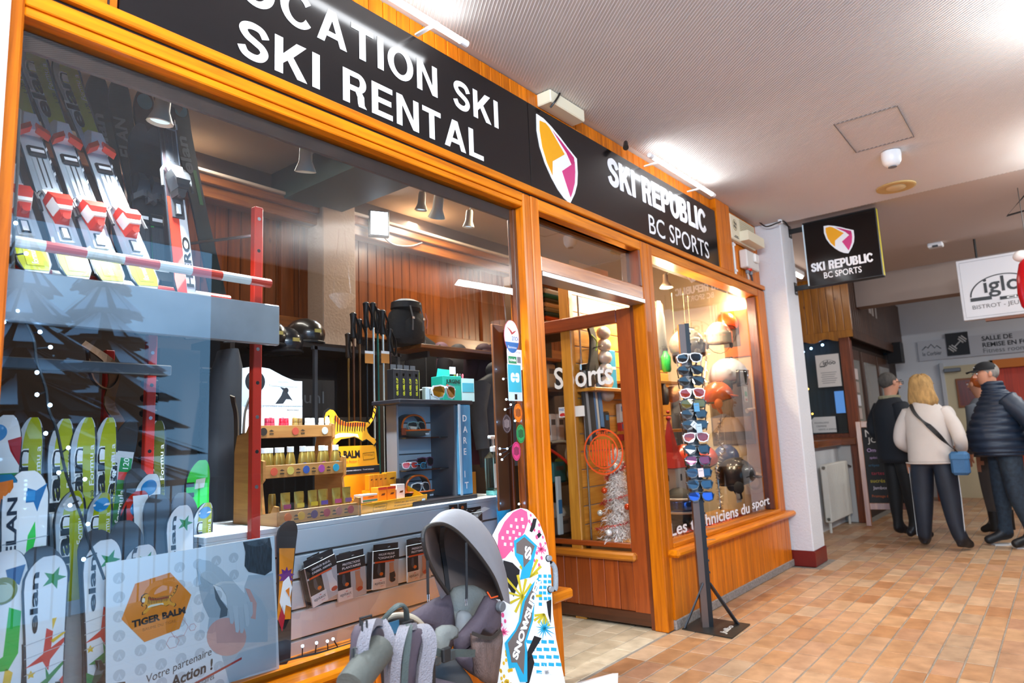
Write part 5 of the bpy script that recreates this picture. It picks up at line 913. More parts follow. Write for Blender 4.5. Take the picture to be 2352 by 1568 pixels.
# --- hanging foot-care packs
def pack(label, px, py, rz, title, pose, w_=.105, h_=.16, y=.26, back=0):
    p = P(px, py, y); t = thing('foot_care_pack', label, 'package', FR(p, (1, 0, 0), (0, 0, 1)) @ RZ(rz) @ MX.Scale(1.38, 4, (1, 0, 0)), 'foot care packs on the slat wall')
    for k in range(back): B().cbox(-w_ / 2 - .012 * (k + 1), w_ / 2 - .012 * (k + 1), -h_ + .004, -.002, -.022 - .014 * k, -.01 - .014 * k, .001).build('pack_behind', mt('1a1c20', .4), t)
    B().cbox(-w_ / 2, w_ / 2, -h_, 0, -.009, 0, .001).build('box', mt('c9ced2', .4), t); B().box(-w_ / 2 + .002, w_ / 2 - .002, 0, .026, -.006, -.004).build('hang_tab', mt('1c1d20', .35), t)
    decal('black_header', rect(-w_ / 2, w_ / 2, -.045, -.001), mt('141416', .4), t, .0008); decal('orange_strip', rect(-w_ / 2 + .006, w_ / 2 - .02, -.052, -.045), mt('ea5a16', .4), t, .001)
    text('lettering', title[0], WHITE, t, 0, -.022, w=w_ * .62, h=.0095, bold=.03, z=.0015, align='C'); text('lettering', title[1], WHITE, t, 0, -.037, w=w_ * .66, h=.0095, bold=.03, z=.0015, align='C')
    decal('black_panel', rect(-w_ / 2, -.005, -.115, -.052), mt('16171a', .4), t, .0008); decal('white_panel', rect(-w_ / 2, .0, -h_, -.115), WHITE, t, .001); text('lettering', 'epitact', mt('3a4048', .4), t, -w_ / 2 + .007, -h_ + .016, w=.04, h=.015, z=.0016); decal('red_dash', [(-.027, -h_ + .034), (-.018, -h_ + .034), (-.02, -h_ + .037)], RED, t, .0016); text('lettering', 'sport', RED, t, -.022, -h_ + .009, w=.012, h=.005, z=.0016)
    decal('foot_scan', [(-.034, -.056), (-.026, -.056), (-.024, -.085), (-.015, -.1), (-.02, -.11), (-.032, -.1), (-.037, -.085)], mt('4a5058', .4), t, .0014); decal('glow_spot', disc(-.02, -.098, .007), mt('f07a18', .4), t, .0018)
    sk = mt('cf9a78', .45)
    decal('foot', [(.012, -.056), (.03, -.056), (.031, -.085), (.04, -.11), (.037, -.135), (.022, -.142), (.012, -.13), (.014, -.1)], WHITE if pose == 0 else sk, t, .0012); decal('toes', disc(.027, -.13, .011, .009), mt('c05a38', .45) if pose != 2 else mt('2a2624', .5), t, .0018)
    if pose == 2: decal('brace', [(.014, -.1), (.034, -.095), (.038, -.118), (.016, -.128)], mt('2c2826', .6), t, .002)
    B().tube([(0, .012, -.04), (0, .012, .012), (0, .016, .02)], .0022, 6).build('prong', CHROME, t); B().box(-.022, .022, .01, .022, -.046, -.04).build('prong_plate', CHROME, t)
    return t
pack('black and white nail protection pack hanging tilted on the slat wall', 735, 1288, 14, ('ONGLES BLEUS,', 'CASSES, ABIMES'), 0, back=1)
pack('plantar protection pack with orange panel second on the slat wall', 806, 1282, 3, ('PROTECTIONS', 'PLANTAIRES'), 1)
pack('hallux valgus pack third on the slat wall', 888, 1262, -3, ('HALLUX VALGUS', '"OIGNON"'), 2, back=1)
pack('pressure and friction pack beside the carrier sunshade', 962, 1248, 0, ('PRESSIONS &', 'FROTTEMENTS'), 1)
pack('ankle support pack behind the carrier sunshade', 1082, 1178, 0, ('ENTORSE', 'CHEVILLE'), 2, y=.24, back=2, w_=.12)
for i, (px, py) in enumerate(((1042, 1163), (1064, 1160))):
    p = P(px, py, .255); t = thing('pack_tab', ['small black pack with orange dot at the left of the ankle pack', 'small black pack with orange dot above the ankle pack'][i], 'package', FR(p, (1, 0, 0), (0, 0, 1))); B().cbox(-.028, .028, -.05, .01, -.006, 0, .001).build('box', mt('17181b', .4), t); decal('orange_dot', disc(-.006, -.012, .01), mt('ee6a14', .4), t)
# --- window stickers (inside face of the pane)
def sticker(name, label, px, py, y=.0488): return thing(name, label, 'sticker', FR(P(px, py, y), (1, 0, 0), (0, 0, 1)))
t = sticker('oval_sticker', 'white and blue oval holiday voucher sticker on the window', 1175, 773); decal('oval', disc(0, 0, .062, .088), mt('b04a5a', .4), t, .0006); decal('white_field', disc(0, 0, .059, .085), WHITE, t, .001); decal('blue_foot', [(.059 * math.cos(a), .085 * math.sin(a)) for a in [math.radians(200 + 140 * k / 14) for k in range(15)]], mt('1a6ab0', .4), t, .0014); decal('red_bird', [(-.04, .05), (-.015, .03), (0, .01), (.02, .02), (.04, .035), (.02, .03), (.005, .022), (.0, .03), (-.02, .042)], mt('b02a30', .4), t, .0014); text('lettering', 'ancv', mt('1a6ab0', .4), t, .0, -.02, w=.055, h=.022, z=.0014); text('lettering', 'Bienvenue', WHITE, t, 0, -.062, w=.07, h=.014, z=.002, align='C')
t = sticker('voucher_sticker', 'small white sticker with green bar under the oval sticker', 1182, 824); decal('sheet', rect(-.06, .06, -.055, .05), WHITE, t, .0008); decal('green_bar', rect(-.052, .014, -.025, .012), mt('1a8a58', .4), t, .0012); text('lettering', 'Activelle', WHITE, t, -.048, -.014, w=.056, h=.016, z=.0018, bold=.03); text('lettering', 'OTI SUD PROTECTION', GREY, t, -.05, .03, w=.1, h=.009, z=.0012); decal('print', rect(.02, .05, -.02, .012), GREY, t, .0012)
t = sticker('bank_card_sticker', 'light blue CB bank card sticker on the window', 1183, 878); decal('sheet', rect(-.058, .055, -.095, .095), mt('c8dce2', .4), t, .0006); decal('blue_field', rect(-.054, .051, -.05, .091), mt('3ab4cc', .35), t, .001); decal('letter_c', rrect(-.035, .0, .0, .05, .018), mt('dff2f6', .35), t, .0014); decal('letter_b', rrect(.003, .036, .0, .05, .014), mt('dff2f6', .35), t, .0014); decal('slot', rect(-.02, .02, .022, .028), mt('3ab4cc', .35), t, .0018); decal('mini_mark', rect(-.008, .012, -.088, -.06), BLACK, t, .0012)
for px, py, c, w_ in ((1190, 948, 'f07a1c', 'orange'), (1164, 973, '3a2c30', 'dark grey'), (1196, 996, '1e9a58', 'green'), (1186, 1036, 'd43a78', 'pink')):
    t = sticker('round_sticker', f'round {w_} striped sticker low on the window edge', px, py); t['group'] = 'round striped stickers'
    M_ = mt(c, .4); decal('disc', disc(0, 0, .034, .047), M_, t, .0006); b = B(); b.tube([(.029 * math.cos(a), .041 * math.sin(a), .001) for a in [2 * math.pi * k / 24 for k in range(24)]], .0008, 4, closed=True); b.build('ring', mt('2a2426', .5) if w_ != 'dark grey' else mt('8a7a7a', .5), t)
    for k in range(-3, 4): decal('bar', rect(k * .006 - .0016, k * .006 + .0016, -.022 + abs(k) * .002, .024 - abs(k) * .002), mt('2a2426', .5) if w_ != 'dark grey' else mt('8a7a7a', .5), t, .001)
# --- brown partition beside the window's right post
t = thing('side_partition', 'brown wooden partition behind the window stickers', 'partition', T(0, 0, 0)); B().cbox(-1.355, -1.335, .13, .16, .5, 1.84, .004).build('board', DARKW_V, t); B().cbox(-1.45, -1.36, .15, .165, .9, 1.86, .003).build('panel', mt('7a4a2c', .35, var=.15, vscale=4, coat=.3), t)
# --- fairy lights
def fairy(label, pts, leds, y):
    t = thing('string_lights', label, 'string lights'); B().tube(spl([P(px, py, y) for px, py in pts], 5), .0042, 5).build('cable', mt('0c0e12', .5), t)
    for px, py, cx_, cy_ in leds:
        a = P(cx_, cy_, y); b_ = P(px, py, y - .012); B().cyl(a, a.lerp(b_, .85), .0024, n=5).build('led_stem', mt('10141a', .5), t); B().ell(b_, .0052, 8, 6).build('led', emis('a8d4ff', 26), t)
fairy('blue white string lights draped down in front of the skis', [(45, 250), (40, 400), (30, 590), (40, 700), (75, 770), (85, 830), (105, 890), (112, 940), (130, 985), (150, 1080), (170, 1140), (190, 1195), (205, 1245), (225, 1290), (240, 1330)],
      [(36, 512, 38, 500), (40, 714, 46, 705), (92, 762, 75, 765), (116, 797, 85, 800), (85, 855, 90, 850), (85, 906, 105, 900), (115, 930, 112, 925), (105, 995, 130, 985), (157, 1028, 140, 1040), (135, 1085, 152, 1075), (195, 1100, 165, 1110), (161, 1160, 180, 1150), (202, 1203, 195, 1200), (192, 1284, 222, 1270), (8, 740, 30, 735), (60, 582, 36, 585)], .115)
fairy('string lights hanging by the stickers at the right window edge', [(1190, 850), (1196, 900), (1203, 960), (1205, 1040), (1207, 1120), (1205, 1180), (1198, 1230)],
      [(1175, 843, 1190, 850), (1181, 843, 1191, 852), (1156, 870, 1178, 866), (1163, 917, 1185, 915), (1160, 940, 1180, 935), (1173, 929, 1192, 925), (1183, 966, 1198, 962), (1197, 956, 1202, 952), (1207, 990, 1204, 985), (1196, 1010, 1204, 1005), (1206, 1014, 1205, 1010), (1199, 1029, 1205, 1032), (1165, 1030, 1180, 1020), (1148, 1030, 1165, 1030), (1149, 1043, 1165, 1035), (1153, 1055, 1170, 1040), (1199, 1055, 1206, 1058), (1200, 1080, 1207, 1085), (1202, 1108, 1207, 1110), (1205, 1128, 1207, 1130), (1192, 1157, 1205, 1160)], .10)
fairy('string lights lying along the window board behind the carrier', [(600, 1545), (640, 1522), (690, 1508), (740, 1497), (790, 1482), (830, 1470)], [(629, 1503, 632, 1524), (695, 1483, 694, 1508), (727, 1476, 724, 1500), (752, 1472, 753, 1494), (765, 1467, 776, 1486), (622, 1500, 628, 1526)], .12)
# ================================================================ shop interior behind the left counter
bw = bpy.data.objects['wall_back']
SPL = wood('5a2a0e', '904a1a', 'Z', knots=8); SPH = wood('6a3410', 'a05e24', 'X')
pk_ = B().cbox(0, .086, -.012, .0, 2.16, 2.96, .003).build('plank', SPL, bw, T(-2.6, 2.06, 0)); x = -2.6 + .09
while x < 2.35: link('plank', pk_.data, bw, T(x, 2.06, 0)); x += .09
B().cbox(-3.6, 2.4, 1.93, 2.05, 2.86, 2.94, .006).build('cornice', SPH, bw); B().cbox(-3.6, 2.4, 1.90, 2.05, 2.94, 3.0, .006).build('cornice_top', SPH, bw); B().cbox(-3.6, 2.4, 1.88, 2.0, 3.0, 3.022, .004).build('cornice_ledge', mt('cdb8a4', .6), bw)
B().cbox(-3.6, 2.4, 1.98, 2.06, 2.08, 2.17, .004).build('plank_rail', SPH, bw)
for x in (-1.5, .62): B().cbox(x, x + .1, 2.02, 2.06, 2.17, 2.86, .004).build('panel_stile', SPL, bw)
cm = struct('column'); B().cbox(-1.27, -.98, 1.86, 2.05, 0, 3.2, .006).build('column_shaft', mt('b79c86', .8, bump=.3, bscale=50, name='pink_plaster'), cm)
gb = struct('beam'); B().box(-1.56, -1.10, .16, 2.06, 2.98, 3.2).build('beam_shaft', mt('22403c', .55, name='beam_teal_reflection'), gb)  # teal reflection over the beam put into its base colour
# flood light
fl = thing('flood_light', 'white glowing flood light on the wall by the plaster column', 'lamp', T(-.74, 1.86, 2.97)); B().cbox(-.09, .07, -.03, .02, -.11, .10, .006).build('housing', mt('1a1a1c', .5), fl, RZ(-28)); B().box(-.075, .055, -.0335, -.03, -.095, .085).build('lens', emis('e8f2ff', 14), fl, RZ(-28))
B().tube(spl([(0, .02, -.05), (.15, .04, -.12), (.35, .05, -.1), (.5, .05, -.04)], 5), .006, 5).build('cable', BLACK, fl)
spot_light('flood', (-.76, 1.78, 2.95), (-1.2, .3, .9), 14, (.9, .96, 1), 130, .8, .06).parent = None
# track spots at the window head
IV = mt('d6cdb4', .4)
def track_spot(label, px, py, y, tilt, rz, power, tgt, lit=True, top=2.61):
    p = P(px, py, y); t = thing('track_spot', label, 'spotlight', T(p.x, p.y, p.z)); M = RZ(rz) @ RXm(tilt)
    B().lathe([(.001, .085), (.022, .084), (.026, .07), (.028, 0), (.04, -.03), (.046, -.045), (.042, -.047), (.03, -.03)], 16).build('shade', IV, t, M, smooth=True); B().cyl((0, 0, -.036), (0, 0, -.032), .036, n=14).build('lens', emis('cfe0f0', 1.2) if lit else GREY, t, M)
    B().cyl((.02, .0, .05), (.03, .0, top - p.z), .004, n=6).build('stem', BLACK, t); B().cyl((.024, 0, .06), (.027, 0, .1), .008, n=8).build('knuckle', BLACK, t)
    if power:
        l = bpy.data.lights.new('display_fill', 'SPOT'); l.energy = power; l.spot_size = math.radians(95); l.spot_blend = .8; l.shadow_soft_size = .04; l.color = (.93, .97, 1)
        o = bpy.data.objects.new('display_fill', l); COL.objects.link(o); o.parent = t; o.location = (0, -.0, -.07); d = V(tgt) - p; o.rotation_euler = d.to_track_quat('-Z', 'Y').to_euler()  # beam and lens glow added to brighten the display; spots look unlit
track_spot('cream track spot in front of the dark skis', 371, 255, .3, 8, 20, 95, (-3.25, .2, .9))
track_spot('cream track spot hanging in the middle of the left window', 702, 370, .28, 16, -30, 150, (-2.4, .16, .75))
track_spot('cream track spot near the right end of the left window', 1005, 480, .28, 32, -30, 150, (-1.7, .2, .85))
track_spot('small far track spot left of the right end spot', 968, 468, 1.2, 8, 0, 0, None, top=3.2); track_spot('small far track spot right of the right end spot', 1077, 508, 1.2, 8, 0, 0, None, top=3.2)
tr = thing('light_track', 'black lighting track above the left window', 'track'); B().box(-3.6, -1.36, .27, .30, 2.60, 2.63).build('rail', BLACK, tr)
ap = thing('wifi_unit', 'pale flat ceiling unit behind the top right of the left window', 'device', T(*PZ(1138, 462, 3.17))); B().lathe([(.17, .03), (.17, .0), (.13, -.03), (.001, -.035)], 20).build('case', mt('b8b8b4', .5), ap, smooth=True)
sm = thing('smoke_detector', 'small round smoke detector on the shop ceiling', 'detector', T(*PZ(915, 424, 3.17))); B().lathe([(.06, .03), (.06, 0), (.04, -.015), (.001, -.016)], 16).build('case', mt('cfcabc', .5), sm, smooth=True)
# shelf and backpack
sh_ = thing('wall_shelf', 'wooden shelf carrying the black backpack', 'shelf', T(0, 0, 0)); B().cbox(-1.15, .4, 1.0, 1.3, 1.86, 1.885, .003).build('board', SPH, sh_)
for x in (-1.0, .2): B().box(x, x + .02, 1.1, 2.06, 1.82, 1.86).build('bracket', DGREY, sh_)
bp = thing('backpack', 'black hiking backpack standing on the wooden shelf', 'backpack', T(-1.17, 1.12, 1.885)); FB = mt('16171a', .75, var=.3, vscale=12, bump=.3, bscale=40, name='black_nylon')
rg = [(.10, .08, 0), (.14, .1, .03), (.145, .1, .12), (.12, .09, .2), (.09, .07, .235), (.06, .05, .25)]
B().loft([[(a * math.cos(t), b * math.sin(t), z) for t in [2 * math.pi * k / 16 for k in range(16)]] for a, b, z in rg]).build('bag', FB, bp, smooth=True); B().loft([[(a * math.cos(t), b * math.sin(t) - .01, z) for t in [2 * math.pi * k / 16 for k in range(16)]] for a, b, z in ((.085, .075, .215), (.11, .095, .235), (.105, .09, .275), (.06, .05, .295))]).build('lid', mt('1d1e22', .6), bp, smooth=True)
B().loft([[(a * math.cos(t), b * math.sin(t) - .07, z) for t in [2 * math.pi * k / 12 for k in range(12)]] for a, b, z in ((.07, .03, .03), (.085, .05, .06), (.08, .045, .14), (.05, .03, .17))]).build('front_pocket', FB, bp, smooth=True); B().prism([(-.008, 0), (.008, 0), (0, .014)], 0, .001).build('logo', mt('d8d8d8', .4), bp, FR((.03, -.108, .255), (1, 0, 0), (0, 0, 1)))
for x in (-.05, .04): B().strap([(x, -.1, .24), (x, -.125, .16), (x, -.12, .08)], .012, .003, (1, 0, 0)).build('strap', mt('5a5c60', .6), bp); B().box(x - .01, x + .01, -.13, -.125, .15, .165).build('buckle', CHROME, bp)
B().tube([(.07, -.11, .2), (.075, -.125, .15), (.07, -.12, .1)], .004, 6).build('pink_cord', mt('d88a7a', .5), bp)
# ski poles hanging in a bunch
gp = 'hanging ski poles behind the counter'
def pole(label, px, y, ztop, zbot, gc, sc_, dx=0):
    p = P(px, 800, y); t = thing('ski_pole', label, 'ski pole', T(p.x, p.y, 0), gp)
    B().cyl((0, 0, ztop - .12), (dx, 0, zbot), .0065, .005, 8).build('shaft', mt(sc_, .25, .5), t); B().lathe([(.012, ztop - .14), (.017, ztop - .13), (.015, ztop - .07), (.017, ztop - .02), (.02, ztop), (.01, ztop + .008)], 10).build('grip', mt(gc, .5), t, smooth=True)
    B().strap(spl([(0, -.012, ztop - .01), (.02, -.03, ztop - .08), (.01, -.03, ztop - .16), (-.01, -.02, ztop - .08), (0, -.012, ztop - .01)], 4), .016, .002, (0, 1, 0)).build('wrist_strap', RUB, t); B().lathe([(.006, zbot + .05), (.035, zbot + .045), (.036, zbot + .052), (.006, zbot + .07)], 12).build('basket', RUB, t)
for i, (px, y, zt, zb, gc, sc_) in enumerate(((812, .95, 2.0, .96, '22201e', '6a3a1c'), (826, 1.0, 1.98, .96, '2a2420', '7a4a20'), (842, .9, 2.06, .96, '101012', '1a1a1c'), (858, .92, 2.07, .96, '141416', 'c8c4bc'), (868, .98, 2.05, .96, '141416', '2a6a58'), (880, .94, 2.04, .96, '18181a', 'd8d4c8'), (896, 1.02, 1.95, .96, '1e1e20', '3a1c14'), (800, 1.05, 1.9, .96, '3a2a1c', '9a6a2a'))):
    pole(['brown ski pole at the left of the bunch', 'second brown ski pole of the bunch', 'black ski pole with tall grip', 'pale shafted ski pole in the middle', 'green shafted ski pole', 'white shafted ski pole', 'maroon ski pole at the right of the bunch', 'amber ski pole at the far left of the bunch'][i], px, y, zt, zb, gc, sc_)
pr2 = thing('pole_rail', 'dark rail from which the ski poles hang', 'rail'); B().box(-1.9, -1.25, 1.08, 1.1, 1.80, 1.82).build('rail', DGREY, pr2); B().box(-1.9, -1.25, .86, 1.1, .94, .96).build('rest', DGREY, pr2)
for x in (-1.88, -1.27): B().box(x - .01, x + .01, 1.08, 1.10, 0, 1.82).build('upright', DGREY, pr2)
for i, (px, py) in enumerate(((848, 818), (885, 818))): 
    p = P(px, py, .86); t = thing('price_card', ['orange price card on the left of the ski poles', 'orange price card on the right of the ski poles'][i], 'tag', FR(p, (1, 0, 0), (0, 0, 1))); B().box(-.03, .03, -.04, .03, -.001, 0).build('card', mt('c07a2c', .6), t); B().box(-.03, .03, .015, .03, 0, .0008).build('white_top', WHITE, t)
# jackets on a rail at the right
def garment(label, x, y, z, col, s=1.0, rz=0, name='jacket', grp='jackets hanging at the back of the shop', hood=True):
    t = thing(name, label, 'jacket', T(x, y, z) @ RZ(rz), grp); m_ = mt(col, .75, var=.2, vscale=10, bump=.25, bscale=14)
    rings = [[(a * s * math.cos(q), b * s * math.sin(q), zz * s) for q in [2 * math.pi * k / 14 for k in range(14)]] for a, b, zz in ((.2, .09, -.62), (.21, .1, -.5), (.2, .1, -.3), (.22, .1, -.14), (.2, .085, -.05), (.09, .06, 0), (.07, .05, .03))]
    B().loft(rings).build('body', m_, t, smooth=True)
    for q in (-1, 1): B().tube([(q * .19 * s, 0, -.08 * s), (q * .25 * s, -.02, -.25 * s), (q * .25 * s, -.05, -.5 * s)], [.07 * s, .06 * s, .045 * s], 10).build('sleeve', m_, t, smooth=True)
    if hood: B().ell((0, .02, .02 * s), (.09 * s, .07 * s, .07 * s), 12, 8).build('hood', m_, t, smooth=True)
    B().box(-.003, .003, -.102 * s, -.098 * s, -.6 * s, -.05 * s).build('zip', mt('8a8a8a', .4, .5), t); return t
for i, (px, py, y, c, s) in enumerate(((1190, 940, 1.0, '5a4448', 1.0), (1150, 960, .85, '3c3f44', 1.0), (1120, 900, 1.3, '3a1c2a', .9), (1105, 1000, 1.1, '5a1c3a', .8), (1175, 860, 1.5, '20242c', 1.0), (1060, 900, 1.5, '2c2a30', .9), (1020, 890, 1.7, '6a4a5a', .8), (960, 860, 1.7, '1a1c20', .9))):
    p = P(px, py, y); garment(['mauve grey padded jacket behind the window stickers', 'dark grey padded jacket behind the sanitizer', 'plum jacket behind the cabinet column', 'burgundy jacket low behind the cabinet', 'dark navy jacket high behind the stickers', 'charcoal jacket behind the teal box', 'dusty pink jacket at the back wall', 'black jacket behind the ski poles'][i], p.x, p.y, p.z + .3, c, s)
jr = thing('garment_rail', 'dark rail carrying jackets at the back of the shop', 'rail'); B().cyl((-1.6, 1.72, 1.86), (1.6, 1.72, 1.86), .012, n=8).build('tube', STEEL, jr)
for x in (-1.55, 1.55): B().cyl((x, 1.72, 0), (x, 1.72, 1.86), .012, n=8).build('leg', STEEL, jr)
# helmets and black box left of the column
for i, (px, py, c) in enumerate(((612, 775, '1a1a1c'), (650, 790, '222226'), (700, 770, '2a2420'))):
    p = P(px, py, 1.3); t = thing('ski_helmet', ['black helmet with pale logo at the left of the back shelf', 'black helmet second on the back shelf', 'brown black helmet beside the plaster column'][i], 'helmet', T(*p)); B().ell((0, 0, 0), (.11, .13, .1), 16, 10, bot=-.5).build('shell', mt(c, .3, coat=.4), t, smooth=True); B().tube([(.1 * math.cos(a), .125 * math.sin(a), -.05) for a in [2 * math.pi * k / 16 for k in range(16)]], .008, 6, closed=True).build('trim', RUB, t); B().box(-.02, .02, -.134, -.125, .0, .02).build('logo', mt('c8b060', .4), t)
p = P(600, 860, 1.35); bs = thing('back_shelf', 'dark shelving unit with black goods behind the sun care display', 'shelf', T(0, 0, 0)); B().box(-2.3, -1.35, 1.2, 1.6, 1.83, 1.86).build('board', mt('2a2018', .6), bs); B().box(-2.3, -1.35, 1.2, 1.6, 1.40, 1.43).build('board', mt('2a2018', .6), bs); B().box(-2.3, -1.35, 1.6, 1.62, 0, 1.86).build('back', mt('181412', .8), bs)
for x in (-2.32, -1.35): B().box(x, x + .025, 1.2, 1.62, 0, 1.86).build('side', mt('2a2018', .6), bs)
t = thing('black_carton', 'black carton with pale lettering on the back shelf', 'box', T(-2.15, 1.22, 1.43)); B().cbox(0, .5, 0, .3, 0, .22, .004).build('box', mt('121214', .5), t); text('lettering', 'loadunl', mt('5a5c60', .5), t, 0, 0, w=.34, h=.07).matrix_local = FR((.08, -.001, .08), (1, 0, 0), (0, 0, 1))
# grey bar unit left : tall dark sunglasses tower, boots bag, ski gloves
t = thing('dark_tower', 'tall dark spinner tower with glasses behind the lower skis', 'stand', T(*P(405, 1000, .95).xy, 0)); B().box(-.09, .09, -.02, .02, 0, 1.72).build('panel', mt('3a302a', .7), t)
for k in range(12):
    for q in (-1, 1): B().cbox(q * .12 - .03, q * .12 + .03, -.03, .03, .9 + .065 * k, .93 + .065 * k, .008).build('glasses_row', mt('101216', .3, coat=.4), t)
B().cbox(-.2, .2, -.2, .2, 0, .03, .005).build('base', BLACK, t)
t = thing('brown_satchel', 'brown leather strap bag hanging behind the lower skis', 'bag', T(*P(262, 860, .9))); LE = mt('6a4420', .6, var=.2, vscale=10); B().strap(spl([(-.12, 0, .12), (-.03, -.02, .05), (0, 0, -.02), (-.01, .01, -.12), (.03, 0, -.2), (.05, 0, -.3)], 5), .05, .006, (1, .4, 0)).build('strap', LE, t); B().strap(spl([(-.1, .01, .1), (-.08, 0, -.02), (-.02, 0, -.06), (.02, .01, 0), (-.03, .01, .08)], 5), .03, .006, (0, 1, 0)).build('loop', LE, t)
pe = thing('dark_ski_bag', 'long dark padded ski bag standing by the rear red post', 'bag', T(*P(520, 1000, .85).xy, 0)); B().loft([[(a * math.cos(q), .08 * math.sin(q), z) for q in [2 * math.pi * k / 14 for k in range(14)]] for a, z in ((.08, .3), (.12, .5), (.13, .9), (.12, 1.3), (.08, 1.6), (.03, 1.72))]).build('bag', mt('1b2028', .7, bump=.3, bscale=12), pe, smooth=True); B().cbox(-.14, .14, -.1, .1, 0, .3, .01).build('foot_block', mt('14161a', .7), pe)
t = thing('ski_pair', 'pair of thin cross country skis with curved tips beside the red post', 'ski', T(*P(548, 1100, .62).xy, CTZ))
for q in (-.012, .014): B().strap(spl([(q, 0, 0), (q, .0, .3), (q * 1.2, .0, .44), (q * 2.2, 0, .5), (q * 3.2, -.01, .53)], 6), .03, .006, (0, 1, 0)).build('ski', mt('4a4238', .3, coat=.4), t)
# ================================================================ things standing in front of the shop
def PL(px, py, M):
    r = ray(px, py); o = M.translation; n = M.col[2].xyz; t = (o - CAM).dot(n) / r.dot(n); q = M.inverted() @ (CAM + r * t); return (q.x, q.y)
# --- child carrier
CC = [0, 0]
def cp(x, y, d): return P(780 + x / 3.58, 1130 + y / 3.58, d)     # point on the carrier at depth d
cr = thing('child_carrier', 'grey and plum child carrier backpack with raised sunshade', 'carrier', T(0, 0, 0))
PLUM = mt('4b4049', .8, var=.12, vscale=14, bump=.25, bscale=70, name='plum_cloth'); CGR = mt('82848a', .65, var=.06, vscale=6, bump=.2, bscale=25, name='grey_cloth'); LIN = mt('6a5d58', .85, var=.08, vscale=6, name='brown_lining'); PADG = mt('6c6f6c', .8, bump=.3, bscale=80, name='pad_grey'); MESHG = mt('88858c', .8, bump=.9, bscale=240, name='mesh_grey'); WEB = mt('3c4644', .7, bump=.3, bscale=200, name='webbing')
rim = spl([cp(*p) for p in ((890, 830, -.34), (800, 700, -.40), (730, 560, -.45), (692, 430, -.48), (690, 330, -.48), (740, 275, -.46), (850, 262, -.42), (960, 320, -.40), (1080, 440, -.39), (1190, 580, -.38), (1275, 720, -.37), (1335, 885, -.35))], 4)
bck = spl([cp(*p) for p in ((890, 825, -.20), (850, 680, -.18), (835, 540, -.16), (850, 380, -.15), (900, 260, -.15), (980, 205, -.15), (1080, 215, -.15), (1190, 285, -.15), (1275, 400, -.15), (1325, 540, -.16), (1345, 700, -.18), (1342, 885, -.22))], 4)
def canopy(inset, name, mat):
    n = len(rim); cen = cp(1020, 700, -.25)
    def f(u, v):
        i = min(n - 1, int(round(u * (n - 1)))); a, b_ = rim[i], bck[i]; p = a.lerp(b_, v); out = (p - cen).normalized(); return p + out * (.045 * math.sin(math.pi * v) - inset)
    return B().grid(f, n - 1, 6).build(name, mat, cr, smooth=2)
canopy(0, 'sunshade', CGR); canopy(.006, 'sunshade_lining', LIN); b = B(); b.add([tuple(p + V((0, -.004, 0))) for p in bck], [list(range(len(bck)))]); b.build('sunshade_back', LIN, cr)
B().tube(rim, .007, 7).build('rim_piping', RUB, cr)
B().strap(spl([cp(850, 285, -.40), cp(840, 420, -.2), cp(870, 620, -.19), cp(895, 820, -.22)], 5), .018, .004, (1, -.3, 0)).build('inner_band', mt('1e1c1e', .7), cr)
for a, e in ((722, 880), (1040, 915)):
    B().strap([cp(a, 560 if a < 900 else 415, -.47 if a < 900 else -.41), cp(a + 5, e - 60, -.46 if a < 900 else -.41), cp(a + 8 if a < 900 else a, e, -.455 if a < 900 else -.41)], .0085, .004, (1, -.5, 0)).build('zip_strap', mt('141416', .5), cr); q = cp(a + 8 if a < 900 else a, e - 8, -.462 if a < 900 else -.417); B().tube([q + V((-.004, 0, .012)), q + V((.004, 0, .012)), q + V((.004, 0, -.01)), q + V((-.004, 0, -.01))], .0016, 5, closed=True).build('zip_pull', CHROME, cr)
def pad(name, pts, d0, thick, mat, sub=0):
    """cushion: outline in carrier pixels at depth d0, pillowed toward the viewer"""
    out = [cp(*p, d0) for p in pts]; n = len(out); c = sum(out, V()) / n; rings = []
    for k, (s, dy) in enumerate(((.97, .5), (1.0, .1), (.96, -.3), (.82, -.75), (.55, -.95), (.2, -1.0))): rings.append([c.lerp(p, s) + V((0, dy * thick, 0)) for p in out])
    return B().loft(rings).build(name, mat, cr, smooth=2)
pad('seat_back', [(925, 830), (950, 785), (1020, 762), (1110, 765), (1180, 795), (1215, 840), (1190, 900), (1160, 980), (1130, 1060), (1090, 1130), (1060, 1300), (960, 1300), (945, 1100), (930, 960)], -.26, .035, PADG)
pad('head_pad', [(975, 1040), (985, 995), (1010, 972), (1040, 972), (1066, 995), (1072, 1050), (1062, 1120), (1050, 1250), (970, 1250)], -.30, .03, mt('77797a', .8))
pad('side_cloth', [(900, 835), (800, 870), (600, 990), (560, 1040), (700, 1080), (770, 1200), (800, 1290), (900, 1310), (960, 1200), (950, 1100), (930, 950)], -.24, .03, PLUM)
pad('side_cloth', [(1215, 850), (1290, 880), (1320, 960), (1322, 1110), (1240, 1190), (1100, 1180), (1060, 1260), (960, 1330), (955, 1210), (1060, 1090), (1130, 1010), (1170, 930)], -.36, .03, PLUM)
pad('side_cloth', [(960, 1330), (1060, 1290), (1120, 1240), (1130, 1400), (1200, 1560), (1100, 1500), (1000, 1420), (965, 1370)], -.38, .03, PLUM)
pad('seat_cloth', [(780, 1290), (960, 1290), (980, 1420), (1060, 1520), (1100, 1600), (800, 1640), (790, 1450)], -.34, .03, mt('4a4c4e', .8))
pad('mesh_pocket', [(1095, 1160), (1180, 1185), (1270, 1190), (1322, 1130), (1322, 1200), (1300, 1400), (1270, 1600), (1180, 1560), (1120, 1500), (1105, 1330)], -.42, .03, mt('5e4a44', .55, var=.25, vscale=20, bump=.6, bscale=120, stretch=(3, 3, 1), name='mesh_pocket'))
